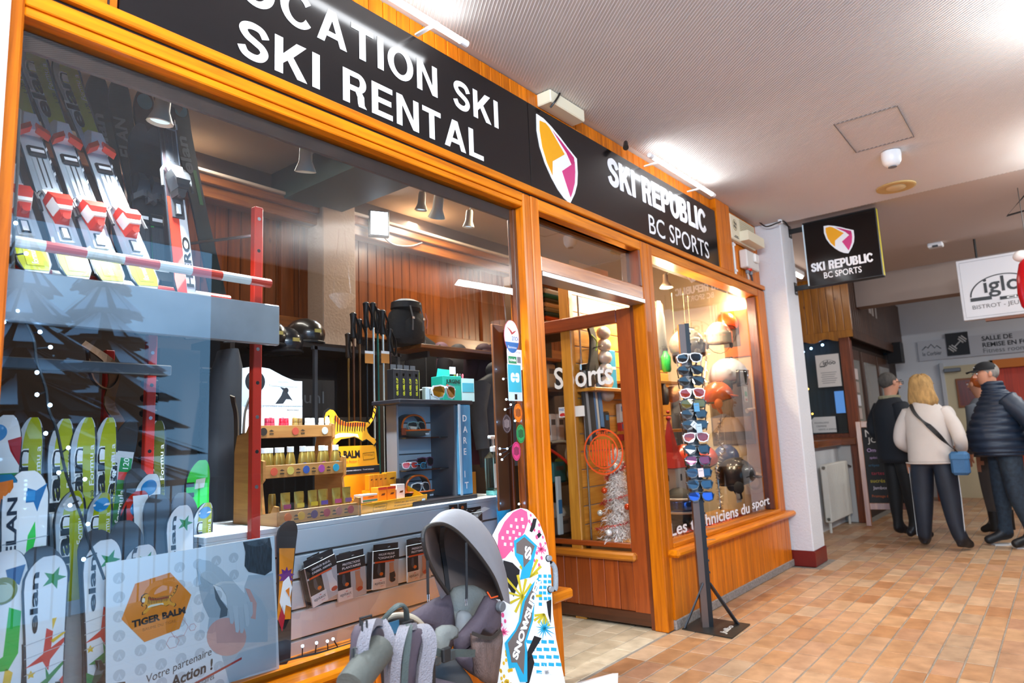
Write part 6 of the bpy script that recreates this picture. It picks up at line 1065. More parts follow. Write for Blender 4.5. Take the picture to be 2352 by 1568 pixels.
B().strap(spl([cp(1090, 1158, -.455), cp(1180, 1190, -.46), cp(1260, 1195, -.458), cp(1325, 1130, -.45)], 4), .012, .004, (0, 0, 1)).build('pocket_hem', mt('2c2622', .7), cr)
pad('leg_loop', [(790, 1210), (810, 1120), (860, 1092), (930, 1090), (965, 1110), (960, 1180), (900, 1180), (870, 1210), (850, 1290), (800, 1430), (775, 1420)], -.40, .025, PADG)
B().strap(spl([cp(745, 1300, -.43), cp(860, 1325, -.46), cp(980, 1322, -.47), cp(1110, 1325, -.46)], 4), .024, .005, (0, 0, 1)).build('waist_strap', WEB, cr); q = cp(875, 1335, -.48); B().cbox(-.018, .018, -.008, .008, -.022, .022, .004).build('waist_buckle', RUB, cr, T(*q)); q = cp(925, 1335, -.482); B().cbox(-.012, .012, -.006, .006, -.016, .016, .003).build('waist_buckle', mt('2e3436', .5), cr, T(*q))
q = cp(1325, 940, -.40); B().lathe([(.016, -.012), (.019, -.008), (.019, .008), (.016, .012)], 14).build('hinge_knob', mt('5c6064', .6), cr, T(*q) @ RXm(90)); B().tube([cp(1215, 820, -.375), cp(1245, 870, -.38), cp(1300, 855, -.38)], .003, 5).build('orange_edge', mt('d8501c', .5), cr)
# harness side
pad('back_panel', [(330, 1070), (400, 1020), (540, 1010), (640, 1060), (720, 1150), (780, 1300), (790, 1600), (360, 1640), (330, 1300)], -.44, .02, mt('2b2624', .7))
B().tube(spl([cp(350, 1055, -.45), cp(440, 1015, -.46), cp(550, 1012, -.46), (cp(640, 1050, -.46)), cp(710, 1130, -.45), cp(760, 1240, -.44), cp(785, 1350, -.43)], 5), .008, 8).build('frame_tube', mt('b3a894', .5), cr)
B().tube(spl([cp(350, 1065, -.47), cp(400, 1000, -.5), cp(460, 945, -.52), cp(510, 928, -.52), cp(545, 960, -.52), cp(552, 1030, -.5), cp(565, 1085, -.48)], 6), .0115, 8, flat=.55).build('carry_handle', WEB, cr)
pad('hip_cushion', [(120, 1170), (150, 1100), (200, 1070), (225, 1110), (190, 1300), (175, 1450), (150, 1620), (100, 1620), (105, 1400)], -.50, .03, PLUM)
pad('hip_cushion', [(110, 1290), (140, 1270), (180, 1290), (175, 1380), (150, 1460), (110, 1400)], -.53, .02, mt('2c3030', .7))
B().tube(spl([cp(330, 1290, -.57), cp(200, 1450, -.60), cp(90, 1600, -.62)], 4), [.042] * 9, 14).build('lumbar_roll', mt('4b4d48', .7, bump=.3, bscale=60), cr, smooth=True)
# padded shoulder loops
def loop(pts, w_, d, name='shoulder_strap', mat=MESHG, t=.02): return B().strap(spl([cp(*p) for p in pts], 6), w_, t, (1, -.35, 0)).build(name, mat, cr, smooth=True)
loop([(320, 1085, -.52), (265, 1075, -.56), (225, 1130, -.58), (195, 1230, -.59), (185, 1340, -.59), (180, 1460, -.58)], .028, 0); loop([(320, 1080, -.52), (360, 1150, -.54), (400, 1250, -.56), (430, 1370, -.56), (440, 1600, -.55)], .045, 0)
pad('strap_cloth', [(270, 1120), (300, 1095), (345, 1120), (380, 1230), (370, 1270), (290, 1275), (262, 1180)], -.545, .012, mt('3a3034', .8))
loop([(600, 1110, -.52), (540, 1120, -.55), (500, 1190, -.57), (470, 1300, -.58), (450, 1450, -.58), (440, 1620, -.57)], .03, 0); loop([(620, 1120, -.50), (680, 1130, -.53), (725, 1190, -.55), (730, 1300, -.56), (700, 1450, -.56), (690, 1620, -.56)], .045, 0)
pad('strap_cloth', [(560, 1140), (620, 1115), (680, 1120), (690, 1160), (650, 1260), (620, 1400), (600, 1620), (490, 1620), (500, 1400), (520, 1250)], -.535, .015, PLUM); pad('strap_lining', [(690, 1170), (720, 1200), (735, 1320), (690, 1500), (640, 1600), (650, 1400), (660, 1260)], -.54, .01, mt('5a565c', .8))
B().strap(spl([cp(572, 1090, -.56), cp(568, 1150, -.575), cp(556, 1280, -.585), cp(540, 1420, -.59), cp(530, 1620, -.59)], 4), .02, .004, (1, -.35, 0)).build('adjuster_web', WEB, cr)
for a, b_ in ((215, 1050), (560, 1090)): q = cp(a, b_, -.54); B().tube([q + V((-.02, 0, .008)), q + V((.02, 0, .008)), q + V((.02, 0, -.008)), q + V((-.02, 0, -.008))], .004, 6, closed=True).build('web_buckle', RUB, cr)
for a, b_ in ((205, 1100), (495, 1390), (135, 1330)): q = cp(a, b_, -.585); B().tube([q + V((-.008, 0, .016)), q + V((.008, 0, .012)), q + V((.008, 0, -.014)), q + V((-.008, 0, -.016))], .003, 6, closed=True).build('ladder_lock', RUB, cr)
q = cp(455, 1110, -.475); o = B().box(-.022, .016, -.001, .001, -.018, .018).build('brand_label', mt('3a6c8c', .5), cr, T(*q)); q = cp(420, 1105, -.474); B().box(-.014, .0, -.001, .001, -.01, .01).build('brand_label', mt('c9c9c4', .5), cr, T(*q))
P1 = cp(600, 1500, -.35); 
for q_, (dx_, y_) in enumerate(((-.14, -.5), (.12, -.52), (-.12, -.2), (.12, -.2))): B().cyl((P1.x + dx_ * .8, -.36, .42), (P1.x + dx_, y_, .0), .009, n=8).build('stand_leg', mt('6a6c70', .4, .6), cr)
B().cbox(P1.x - .15, P1.x + .16, -.50, -.22, .16, .46, .05).build('lower_bag', PLUM, cr)
# --- snow slider board
SM = FR((-1.30, -.30, 0.0), (1, -.12, 0), (0, .22, 1)); sl = thing('snow_slider', 'white kids foam snow slider with pink, blue and black print', 'snow slider', SM)
S = lambda px, py: PL(780 + px / 3.58, 1130 + py / 3.58, SM)
outl = [S(*p) for p in ((1490, 130), (1420, 160), (1350, 240), (1300, 340), (1292, 480), (1310, 640), (1320, 800), (1315, 1000), (1300, 1250), (1265, 1450), (1245, 1600))] + [(-.17, .12), (-.12, .03), (0, .0), (.12, .03), (.16, .12)] + [S(*p) for p in ((1862, 1600), (1820, 1400), (1780, 1200), (1755, 1000), (1745, 800), (1735, 620), (1715, 480), (1685, 360), (1640, 240), (1590, 175), (1540, 140))]
B().prism(outl, -.035, 0).build('board', mt('eceef0', .45, name='foam_white'), sl); 
PK = mt('e85a8c', .45); CY = mt('22a4cc', .45); YL = mt('c9b62a', .45); BKP = mt('16151a', .5)
def sd_(pts, mat, nm, z=.001): return decal(nm, [S(*p) for p in pts], mat, sl, z, .0008)
sd_([(1490, 134), (1425, 165), (1355, 245), (1305, 345), (1297, 470), (1310, 560), (1360, 540), (1420, 470), (1470, 400), (1520, 330), (1550, 240), (1540, 160)], PK, 'pink_field')
for i, (x, y) in enumerate(((1450, 230), (1500, 225), (1410, 280), (1460, 290), (1510, 285), (1380, 330), (1430, 330), (1480, 345), (1340, 378), (1400, 380), (1450, 385), (1360, 430), (1410, 430))): sd_([(x - 9, y - 16), (x + 9, y - 14), (x + 8, y + 12), (x - 10, y + 10)], WHITE, 'white_check', .0018)
rg = random.Random(3)
for i, (x, y, r) in enumerate(((1570, 190, 14), (1600, 230, 20), (1640, 270, 16), (1580, 270, 22), (1600, 310, 16), (1640, 330, 22), (1670, 370, 15), (1620, 370, 20), (1690, 420, 13), (1650, 430, 18), (1690, 480, 10), (1600, 560, 15), (1640, 600, 18), (1580, 630, 16), (1660, 540, 18), (1620, 500, 16), (1560, 240, 18), (1340, 1010, 20), (1360, 1060, 16), (1330, 1090, 15), (1345, 700, 12), (1420, 480, 12))): decal('pink_dot', disc(*S(x, y), .0042 * r / 10, .0052 * r / 10, 12), PK, sl, .0016)
for i in range(34):
    x = rg.uniform(1265, 1430); y = rg.uniform(1290, 1590)
    if x < 1290 and y < 1400: continue
    decal('yellow_dot', disc(*S(x, y), .0062, .0075, 12), mt('e3b52c', .45), sl, .0014)
sd_([(1345, 560), (1420, 580), (1480, 640), (1470, 740), (1430, 860), (1400, 800), (1370, 760), (1350, 660)], BKP, 'black_patch', .0014); sd_([(1590, 220), (1620, 215), (1605, 290), (1580, 330), (1560, 320)], BKP, 'black_patch', .002); sd_([(1640, 330), (1660, 350), (1635, 380), (1620, 350)], BKP, 'black_patch', .002); sd_([(1700, 900), (1740, 880), (1735, 1080), (1715, 1010)], BKP, 'black_patch', .0014); sd_([(1600, 1180), (1660, 1200), (1580, 1330), (1540, 1400), (1530, 1340)], BKP, 'black_patch', .0014); sd_([(1540, 1380), (1580, 1330), (1600, 1400), (1560, 1560), (1530, 1600)], BKP, 'black_patch', .0014)
for cx_, cy_, n, r, a0, a1, m_ in ((1500, 860, 11, 300, -60, 300, YL), (1560, 700, 7, 200, 20, 160, YL), (1680, 1000, 6, 170, 180, 330, YL)):
    for k in range(n):
        a = math.radians(lerp(a0, a1, k / n) + rg.uniform(-8, 8)); rr = r * rg.uniform(.55, 1.0); x, y = cx_ + rr * math.cos(a) * .6, cy_ - rr * math.sin(a) * .9
        if not (1330 < x < 1725): x = min(max(x, 1335), 1722)
        sd_([(cx_ - 6 * math.sin(a), cy_ - 6 * math.cos(a)), (x - 11 * math.sin(a), y - 11 * math.cos(a)), (x + 11 * math.sin(a), y + 11 * math.cos(a)), (cx_ + 6 * math.sin(a), cy_ + 6 * math.cos(a))], m_, 'yellow_ray', .002)
for i in range(16):
    x = 1650 + 38 * (i % 3) + rg.uniform(-4, 4); y = 690 + 46 * (i // 3); 
    if x > 1730: continue
    sd_([(x - 13, y - 14), (x + 13, y - 12), (x + 13, y + 14), (x - 13, y + 12)], CY, 'blue_check', .0014)
for i in range(18):
    x = 1560 + 60 * (i % 4) + 20 * (i // 4); y = 1230 + 62 * (i // 4)
    if x > 1800: continue
    sd_([(x - 22, y - 16), (x + 22, y - 12), (x + 22, y + 16), (x - 22, y + 12)], CY, 'blue_check', .0012)
def splash(cx_, cy_, r, m_, n=13, z=.0022):
    for k in range(n):
        a = 2 * math.pi * k / n + rg.uniform(-.1, .1); rr = r * rg.uniform(.6, 1.1); sd_([(cx_ + 7 * math.sin(a), cy_ - 7 * math.cos(a)), (cx_ + rr * math.cos(a), cy_ + rr * math.sin(a)), (cx_ - 7 * math.sin(a), cy_ + 7 * math.cos(a))], m_, 'splash_ray', z)
splash(1655, 470, 60, PK); splash(1345, 1150, 60, PK); splash(1680, 1120, 95, CY, 15); splash(1700, 1480, 90, WHITE, 17, .0026)
sd_([(1430, 400), (1520, 345), (1620, 440), (1580, 620), (1560, 700), (1480, 720), (1500, 620), (1440, 520)], CY, 'blue_bolt', .0028); sd_([(1640, 690), (1600, 900), (1590, 1050), (1530, 1240), (1540, 1300), (1540, 1560), (1480, 1560), (1440, 1440), (1390, 1450), (1355, 1240), (1440, 1130), (1470, 1060), (1500, 900), (1570, 770)], CY, 'blue_bolt', .0028)
sd_([(1450, 420), (1515, 370), (1600, 445), (1560, 560), (1510, 620), (1505, 520), (1450, 500)], mt('6c625e', .45), 'grey_bolt', .0034); sd_([(1625, 720), (1585, 900), (1575, 1050), (1515, 1230), (1520, 1300), (1510, 1500), (1455, 1400), (1410, 1400), (1380, 1240), (1450, 1140), (1490, 1060), (1520, 900), (1580, 790)], mt('6c625e', .45), 'grey_bolt', .0034)
a_ = S(1440, 1390); b_ = S(1640, 730); ang = math.degrees(math.atan2(b_[1] - a_[1], b_[0] - a_[0])); text('lettering', 'SNOWSLIDER', WHITE, sl, a_[0] + .012, a_[1], w=math.hypot(b_[0] - a_[0], b_[1] - a_[1]), h=.035, bold=.05, z=.0044, rot=ang)
a_ = S(1570, 560); text('lettering', 'SS', WHITE, sl, a_[0], a_[1], w=.06, h=.042, bold=.05, z=.0044, rot=72)
for k in range(3): a = math.radians(60 * k + 12); c_ = S(1520, 1095); decal('snowflake', [(c_[0] - .016 * math.cos(a) - .002 * math.sin(a), c_[1] - .016 * math.sin(a) + .002 * math.cos(a)), (c_[0] + .016 * math.cos(a) - .002 * math.sin(a), c_[1] + .016 * math.sin(a) + .002 * math.cos(a)), (c_[0] + .016 * math.cos(a) + .002 * math.sin(a), c_[1] + .016 * math.sin(a) - .002 * math.cos(a)), (c_[0] - .016 * math.cos(a) + .002 * math.sin(a), c_[1] - .016 * math.sin(a) - .002 * math.cos(a))], WHITE, sl, .0048)
for y_ in (545, 800): c_ = S(1712 + (y_ - 545) * .06, y_); B().cyl((c_[0], c_[1], 0), (c_[0], c_[1], .018), .014, .012, 14).build('handle_knob', mt('8a9096', .5), sl); B().cyl((c_[0], c_[1], -.05), (c_[0], c_[1], .004), .016, n=14).build('knob_washer', BLACK, sl)
c0 = S(1752, 580); c1 = S(1790, 800); B().tube(spl([(c0[0], c0[1], -.01), (c0[0] + .012, c0[1] - .03, -.005), (c1[0], c1[1] + .02, -.005), (c1[0] - .01, c1[1], -.01)], 6), [.013] * 19, 10).build('foam_grip', mt('8e959c', .9, bump=.6, bscale=120, name='grip_foam'), sl, smooth=True); B().tube([(S(1712, 545)[0], S(1712, 545)[1], -.01), (c0[0], c0[1], -.008)], .008, 8).build('grip_cord', BLACK, sl); B().tube([(S(1727, 800)[0], S(1727, 800)[1], -.01), (c1[0] - .01, c1[1], -.008)], .008, 8).build('grip_cord', BLACK, sl)
# --- sunglasses stand
st = thing('sunglasses_stand', 'tall slim black sunglasses stand on a square floor plate', 'stand', T(0, 0, 0))
base = [(.09, -.04), (.05, -.385), (.40, -.37), (.425, -.03)]; B().prism(base[::-1], 0, .008).build('floor_plate', mt('38352f', .45, .3, var=.15, vscale=20, name='dark_plate'), st)
BR = mt('6a5850', .3, .4, name='brown_reflection'); SX, SY = .215, -.165; U2 = V((.62, -.785, 0)).normalized(); V2 = V((-.785, -.62, 0))  # brown reflection on the metal post put into its face colour
def sbox(u0, u1, v0, v1, z0, z1, nm, m_):
    b = B(); b.M = MX(((U2.x, V2.x, 0, SX), (U2.y, V2.y, 0, SY), (0, 0, 1, 0), (0, 0, 0, 1))); b.box(u0, u1, v0, v1, z0, z1); return b.build(nm, m_, st)
sbox(-.042, .0, -.02, .02, .008, 1.985, 'post_face', BR); sbox(.0, .03, -.02, .016, .008, 1.99, 'notched_side', mt('0c0c0d', .35))
for k in range(22): sbox(.028, .036, -.01, .018, .34 + .075 * k, .352 + .075 * k, 'notch', mt('1c1c1e', .4))
for k in (.62, .70, .55): sbox(.03, .09, .012, .015, k, k + .003, 'empty_prong', mt('8a7a6a', .3, .6))
for e0, e1 in (((.105, -.055), (SX - .02, SY + .0)), ((.36, -.3), (SX + .015, SY - .02))): B().strap([(e0[0], e0[1], .01), (e1[0], e1[1], .28)], .05, .008, (1, .2, 0) if e0[0] < .2 else (.6, .8, 0)).build('brace', mt('3a3d42', .4, .4), st)
o = text('lettering', 'Julbo', mt('c8c6c0', .6), st, 0, 0, w=.2, h=.055, bold=.05, slant=.2); o.matrix_local = FR((.10, -.335, .009), (.97, .08, 0), (-.1, 1, 0))
gl = [(1596, 826, 'e8e8e8', '101216', 0), (1590, 852, '121316', '0e1014', 0), (1598, 877, '141416', '15120c', 0), (1600, 904, 'ececea', '9a2a14', .3), (1602, 928, '2a2410', '6a5a10', .4), (1600, 951, '17140f', '120e08', 0), (1600, 975, '22282a', '10161c', 0), (1602, 1003, 'e8e6e4', '8a2018', .3), (1604, 1030, '14161a', '101a26', .2), (1606, 1055, '1a1a1e', '7a1038', .4), (1606, 1083, '16181c', '10304a', .4), (1610, 1109, '2a3034', '16344a', .4), (1612, 1136, '141618', '1648a0', .6)]
wd = ['white framed dark lensed', 'large black wrap', 'black sport', 'white framed red lensed', 'dark yellow lensed', 'plain black', 'black and green', 'white framed crimson lensed', 'black blue tinted', 'black pink lensed', 'black teal lensed', 'grey framed blue lensed', 'blue mirrored']
for i, (px, py, f_, l_, me_) in enumerate(gl):
    z = P(px, py, -.17).z; c = P(px, py, -.19)
    shades(f'{wd[i]} sunglasses on the tall stand, {["first", "second", "third", "fourth", "fifth", "sixth", "seventh", "eighth", "ninth", "tenth", "eleventh", "twelfth", "lowest"][i]} from the top', FR((SX - .052 + i * .0006, SY - .043, z), U2, (0, 0, 1)) @ MX.Rotation(math.radians(-12), 4, 'Y') @ MX.Rotation(math.radians(-6), 4, 'X'), f_, l_, 1.18, grp='sunglasses on the tall stand', metal=me_)
for i, (px, py, c) in enumerate(((1600, 935, '5a9ac0'), (1597, 977, 'd8dcdc'), (1606, 983, 'b8ccd4'), (1610, 1085, 'e8d0cc'))):
    p = PX(px, py, .13); t = thing('price_tag', ['blue paper tag hanging on the glasses stand', 'white diamond tag on the glasses stand', 'pale blue tag below the white diamond tag', 'white and red tag low on the glasses stand'][i], 'tag', FR((p.x, p.y, p.z), U2, (0, 0, 1)) @ RZ(45 if i == 1 else 3)); B().box(-.018, .018, -.028, .028, -.0006, .0006).build('card', mt(c, .5), t); B().box(-.012, .012, .01, .014, .0006, .001).build('print', GREY, t)
# ================================================================ doorway and right window
sw = thing('slat_wall', 'pine slat display wall behind the right window', 'slat wall', T(0, 0, 0)); z = .5
while z < 2.4: B().cbox(.06, 1.62, .66, .678, z, z + .122, .003).build('slat', PINE_V if 0 else wood('c07a24', 'e8a848', 'X', knots=5), sw); B().box(.06, 1.62, .668, .68, z + .122, z + .130).build('slat_rail', mt('a8a29a', .4, .5), sw); z += .13
B().cbox(.0, .055, .63, .72, 0, 2.46, .004).build('end_post', wood('a8681c', 'd89838', 'Z'), sw); B().cbox(.06, .9, .48, .66, 1.58, 1.605, .003).build('shelf', wood('a8681c', 'd89838', 'X'), sw)
B().cyl((.08, .60, .52), (.08, .60, 2.3), .008, n=8).build('hang_tube', CHROME, sw)
for i, (x, z) in enumerate(((.12, 2.12), (.2, 1.9), (.3, 1.72))): B().cyl((x, .66, z), (x - .04, .46, z + .01), .005, n=6).build('hook', CHROME, sw)
# through the door : mat, straps, boxes
t = thing('silver_mat', 'silver ribbed rolled sleeping mat hanging on the pine wall', 'mat', T(*P(1385, 750, .57)))
for k in range(6): B().ell((0, 0, -.05 - .095 * k), (.075, .045, .054), 14, 8).build('rib', mt('b4b4b2', .35, .3), t, smooth=True)
t = thing('black_harness', 'black padded harness hanging left of the silver mat', 'harness', T(*P(1352, 800, .58))); B().strap(spl([(0, 0, .22), (.03, -.02, .1), (.0, -.03, -.05), (-.03, -.02, -.2), (.02, 0, -.28)], 5), .07, .02, (1, 0, 0)).build('pad', mt('1a1a1a', .8), t); B().strap(spl([(.04, 0, .2), (.07, -.02, .05), (.06, -.02, -.1), (.09, -.01, -.25)], 5), .045, .012, (1, 0, 0)).build('pad', mt('3a3a34', .8), t); B().tube(spl([(0, -.03, .1), (.04, -.05, .05), (.02, -.05, -.02)], 4), .006, 6).build('green_cord', mt('9ab83a', .5), t)
for i, (px, c, w_, l_) in enumerate(((1306, '202226', .03, .52), (1318, '8a8c90', .035, .5), (1330, '1c1c1e', .05, .5), (1344, '2a2a2a', .05, .48), (1354, '4a6f9a', .04, .46), (1362, 'c8c4b8', .02, .44), (1370, '5a7fa8', .035, .42))):
    p = P(px, 842, .60); p.x = max(p.x, .075 + i * .03); t = thing('belt', ['black belt at the left of the hanging belts', 'grey belt second from left', 'wide black belt in the middle of the belts', 'speckled black belt beside the blue one', 'blue belt hanging among the black belts', 'thin cream belt beside the blue ones', 'pale blue belt at the right of the belts'][i], 'belt', T(*p), 'hanging belts in the doorway'); B().strap(spl([(0, 0, 0), (.004, -.01, -l_ * .5), (.012, -.015, -l_), (.02, -.004, -l_ - .01), (.012, .004, -l_ * .5), (.006, .008, 0)], 5), w_, .004, (1, -.2, 0)).build('web', mt(c, .7), t); B().cbox(-.02, .02, -.012, .008, -.02, .03, .004).build('buckle', CHROME, t)
t = thing('cyan_box', 'cyan carton on the pine shelf beside the silver mat', 'box', T(*P(1405, 892, .56))); B().cbox(0, .09, 0, .09, 0, .30, .004).build('box', mt('2c9ac8', .45), t); B().box(.01, .08, -.001, 0, .15, .17).build('print', WHITE, t)
for i, (px, py, c) in enumerate(((1425, 945, 'cfd2d4'), (1428, 985, 'b02a28'), (1390, 965, '2a2422'))):
    t = thing('wall_pack', ['small white accessory pack on the pine wall', 'red and black accessory pack low on the pine wall', 'dark accessory pack in the middle of the pine wall'][i], 'package', T(*P(px, py, .63))); B().cbox(-.035, .035, -.02, .02, -.09, .06, .004).build('pack', mt(c, .45), t); B().box(-.02, .02, -.021, -.02, .0, .04).build('print', mt('2a7ab0', .4), t); B().cyl((0, .02, .065), (0, -.03, .065), .003, n=5).build('prong', CHROME, t)
# christmas tree
p = P(1402, 1245, .50); tr_ = thing('christmas_tree', 'small white christmas tree with red tinsel inside the doorway', 'christmas tree', T(p.x - .02, .40, .5)); rg = random.Random(5)
b = B(); b.cyl((0, 0, 0), (0, 0, .64), .012, .004, 6); b.build('trunk', mt('d8d0cc', .6), tr_)
b = B()
for k in range(800):
    z = rg.uniform(.05, .64); a = rg.uniform(0, 2 * math.pi); R = .17 * (1 - z / .70) + .02; zz = z - R * .25 
    d = V((math.cos(a), math.sin(a), -.2)); p0 = V((0, 0, z)); p1 = p0 + d * R * rg.uniform(.6, 1.05)
    for q in range(7):
        f = rg.uniform(.25, 1); c = p0.lerp(p1, f); n_ = V((rg.uniform(-1, 1), rg.uniform(-1, 1), rg.uniform(-1, 1))).normalized() * .042; s_ = d.cross(n_).normalized() * .003; b.add([c - s_, c + s_, c + n_], [(0, 1, 2)])
tag(b.build('needles', mt('efe6e4', .7), tr_), kind='stuff')
b = B(); R2 = mt('b02a2c', .35, .3)
for k in range(900):
    f = rg.random(); a = f * 6.2 * math.pi * 2 / 2; z = lerp(.08, .62, f); R = .18 * (1 - z / .72) + .02; c = V((R * math.cos(a), R * math.sin(a), z - .03)) ; n_ = V((rg.uniform(-1, 1), rg.uniform(-1, 1), rg.uniform(-1, 1))).normalized() * .028; s_ = n_.orthogonal().normalized() * .0025; b.add([c - s_, c + s_, c + n_], [(0, 1, 2)])
tag(b.build('red_tinsel', R2, tr_), kind='stuff')
for i in range(9):
    a = i * 2.4 + 3.2; z = .1 + .055 * i; R = .165 * (1 - z / .72) + .03; B().ell((R * math.cos(a), R * math.sin(a), z), .022, 12, 8).build('bauble', [mt('e2e0dc', .2, .3), mt('d84a1c', .2, .3)][i % 2], tr_, smooth=True)
# shelf seen through the open doorway
ds_ = thing('entry_shelf', 'dark wooden shelf unit seen through the open door', 'shelf', T(0, 0, 0)); ex0, ex1, ey = .22, .80, 1.02
for z in (.0, .48, .88, 1.2, 1.62, 2.1): B().box(ex0, ex1, ey, ey + .35, z, z + .025).build('board', mt('4a3018', .6), ds_)
B().box(ex0, ex1, ey + .35, ey + .37, 0, 2.6).build('back', mt('2a1c12', .8), ds_); B().cbox(ex1 - .04, ex1 + .02, ey - .02, ey + .04, 0, 2.6, .004).build('post', wood('a8681c', 'd89838', 'Z'), ds_); B().box(ex0 - .03, ex0, ey, ey + .37, 0, 2.6).build('side', mt('4a3018', .6), ds_)
for i, c in enumerate(('6a6458', 'a89a88', 'c8582c', '2a4a5a', '8a8478', 'd0b8a4', '4a4844', '1e6a70', 'b0a8a0')): t = thing('folded_garment', ['grey folded garment at the bottom of the stack', 'beige folded garment, second in the stack', 'rust folded garment in the stack', 'slate blue folded garment in the stack', 'taupe folded garment in the stack', 'pale pink folded garment in the stack', 'charcoal folded garment in the stack', 'teal folded garment in the stack', 'light grey folded garment on top of the stack'][i], 'clothing', T(.27, 1.03, 2.125 + .038 * i)); B().cbox(0, .34, 0, .26, 0, .036, .014).build('cloth', mt(c, .85, bump=.4, bscale=30), t, RZ(0))
for i, (x, z, w_, h_, c) in enumerate(((.26, 1.645, .12, .2, 'b8a88c'), (.40, 1.645, .12, .24, '3a4a5c'), (.26, 1.225, .09, .22, 'd6ccc8'), (.37, 1.225, .09, .22, 'd8d0cc'), (.50, 1.225, .1, .2, 'c8bfb8'), (.27, .905, .18, .16, '1c6a70'), (.48, .905, .14, .18, '8a8a3a'), (.28, .505, .2, .13, '8a7a74'), (.50, .505, .12, .2, 'a89a84'))):
    t = thing('shelf_pack', ['tan pouch on the fourth shelf', 'slate pouch on the fourth shelf', 'white card pack left on the third shelf', 'white card pack middle on the third shelf', 'cream card pack right on the third shelf', 'teal pouch on the second shelf', 'olive pouch on the second shelf', 'taupe shoe carton on the low shelf', 'beige hat on the low shelf'][i], 'package', T(x, 1.04, z)); B().cbox(0, w_, 0, .14, 0, h_, .012).build('pack', mt(c, .6, var=.1), t); B().box(w_ * .2, w_ * .8, -.001, 0, h_ * .6, h_ * .8).build('print', mt('5a5450', .6), t)
t = thing('white_shoes', 'pair of white and grey shoes on the entry shelf', 'shoes', T(.30, 1.05, .64)); 
for q in (0, .11): B().loft([[(q + a * math.cos(w_), .13 + b_ * math.sin(w_), z) for w_ in [2 * math.pi * k / 14 for k in range(14)]] for a, b_, z in ((.04, .13, 0), (.045, .14, .025), (.042, .12, .06), (.03, .05, .1))]).build('shoe', mt('d6d4d0', .6), t, smooth=True)
t = thing('climbing_rope', 'red rope loops hanging beside the entry shelf', 'cord', T(.14, .80, .95)); B().tube(spl([(.1, .3, .25), (0, 0, .1), (.02, 0, -.1), (.06, -.01, -.3), (.1, 0, -.45), (.03, .01, -.4), (.0, 0, -.1), (.04, 0, -.05)], 6), .011, 7).build('cord', mt('e0341c', .5), t)
t = thing('hanging_laces', 'cream laces hanging beside the entry shelf', 'laces', T(.2, .85, 1.12)); B().tube(spl([(.06, .2, .1), (0, 0, .1), (-.02, 0, 0), (.02, -.01, -.1), (.05, 0, -.2), (.01, .01, -.14), (.06, 0, -.03), (.0, 0, .02)], 6), .01, 6).build('lace', mt('d8cdb4', .7), t)
t = thing('board_pack', 'tall white and blue blister pack at the left of the doorway', 'package', T(.06, .86, .55)); B().cbox(0, .05, 0, .02, 0, .42, .002).build('card', mt('c9d4dc', .45), t); B().box(.002, .048, -.001, 0, .15, .25).build('print', mt('3a7ab0', .45), t)
# graphics on the door pane
dg = thing('door_lettering', 'white letters reading sports on the open door pane', 'lettering', FR((.008, .80, 1.60), (0, -1, 0), (0, 0, 1))); text('lettering', 'Sports', mt('e4e0da', .5), dg, .0, -.04, w=.50, h=.21, bold=.015, z=.0008)
dg = thing('partner_sticker', 'white PARTENAIRE esf sticker on the door pane', 'sticker', FR((.008, .775, 1.40), (0, -1, 0), (0, 0, 1))); decal('sheet', rect(0, .225, 0, .075), mt('dcd6cf', .5), dg); text('lettering', 'PARTENAIRE', mt('2a6ab0', .5), dg, .006, .047, w=.135, h=.02, z=.0016, bold=.02); text('lettering', 'esf', mt('c8201c', .5), dg, .008, .008, w=.115, h=.034, z=.0016, bold=.05, slant=.3)
dg = thing('round_door_sticker', 'large orange round striped logo on the door pane', 'sticker', FR((.008, .415, 1.145), (0, -1, 0), (0, 0, 1))); OG = mt('e2501a', .5)
def ring(r0, r1, z, nm, m_, p_): 
    n = 40; b = B(); b.add([(r * math.cos(2 * math.pi * i / n), r * math.sin(2 * math.pi * i / n), z) for r in (r0, r1) for i in range(n)], [(i, (i + 1) % n, n + (i + 1) % n, n + i) for i in range(n)]); return b.build(nm, m_, p_)
ring(.148, .160, .001, 'outer_ring', OG, dg); ring(.108, .118, .001, 'inner_ring', OG, dg)
for i, (x, h_) in enumerate(((-.085, .06), (-.062, .09), (-.04, .1), (-.018, .1), (.004, .1), (.026, .1), (.05, .09), (.078, .06))): decal('bar', rect(x - .0075, x + .0075, -h_, h_ * .85), OG, dg)
text('lettering', 'MILLET', OG, dg, 0, .118, w=.1, h=.022, z=.001, align='C', bold=.03); text('lettering', 'Anglade', OG, dg, 0, -.142, w=.1, h=.022, z=.001, align='C', bold=.03)
tn = thing('transom_lettering', 'small white letters in the transom light above the door', 'lettering', FACADE(-.38, 2.30, .3)); text('lettering', 'CREBER', mt('f0e8d8', .5), tn, 0, 0, w=.34, h=.06, bold=.04); B().box(-.05, .42, -.06, .12, -.02, -.004).build('panel', mt('c8861c', .5), tn)
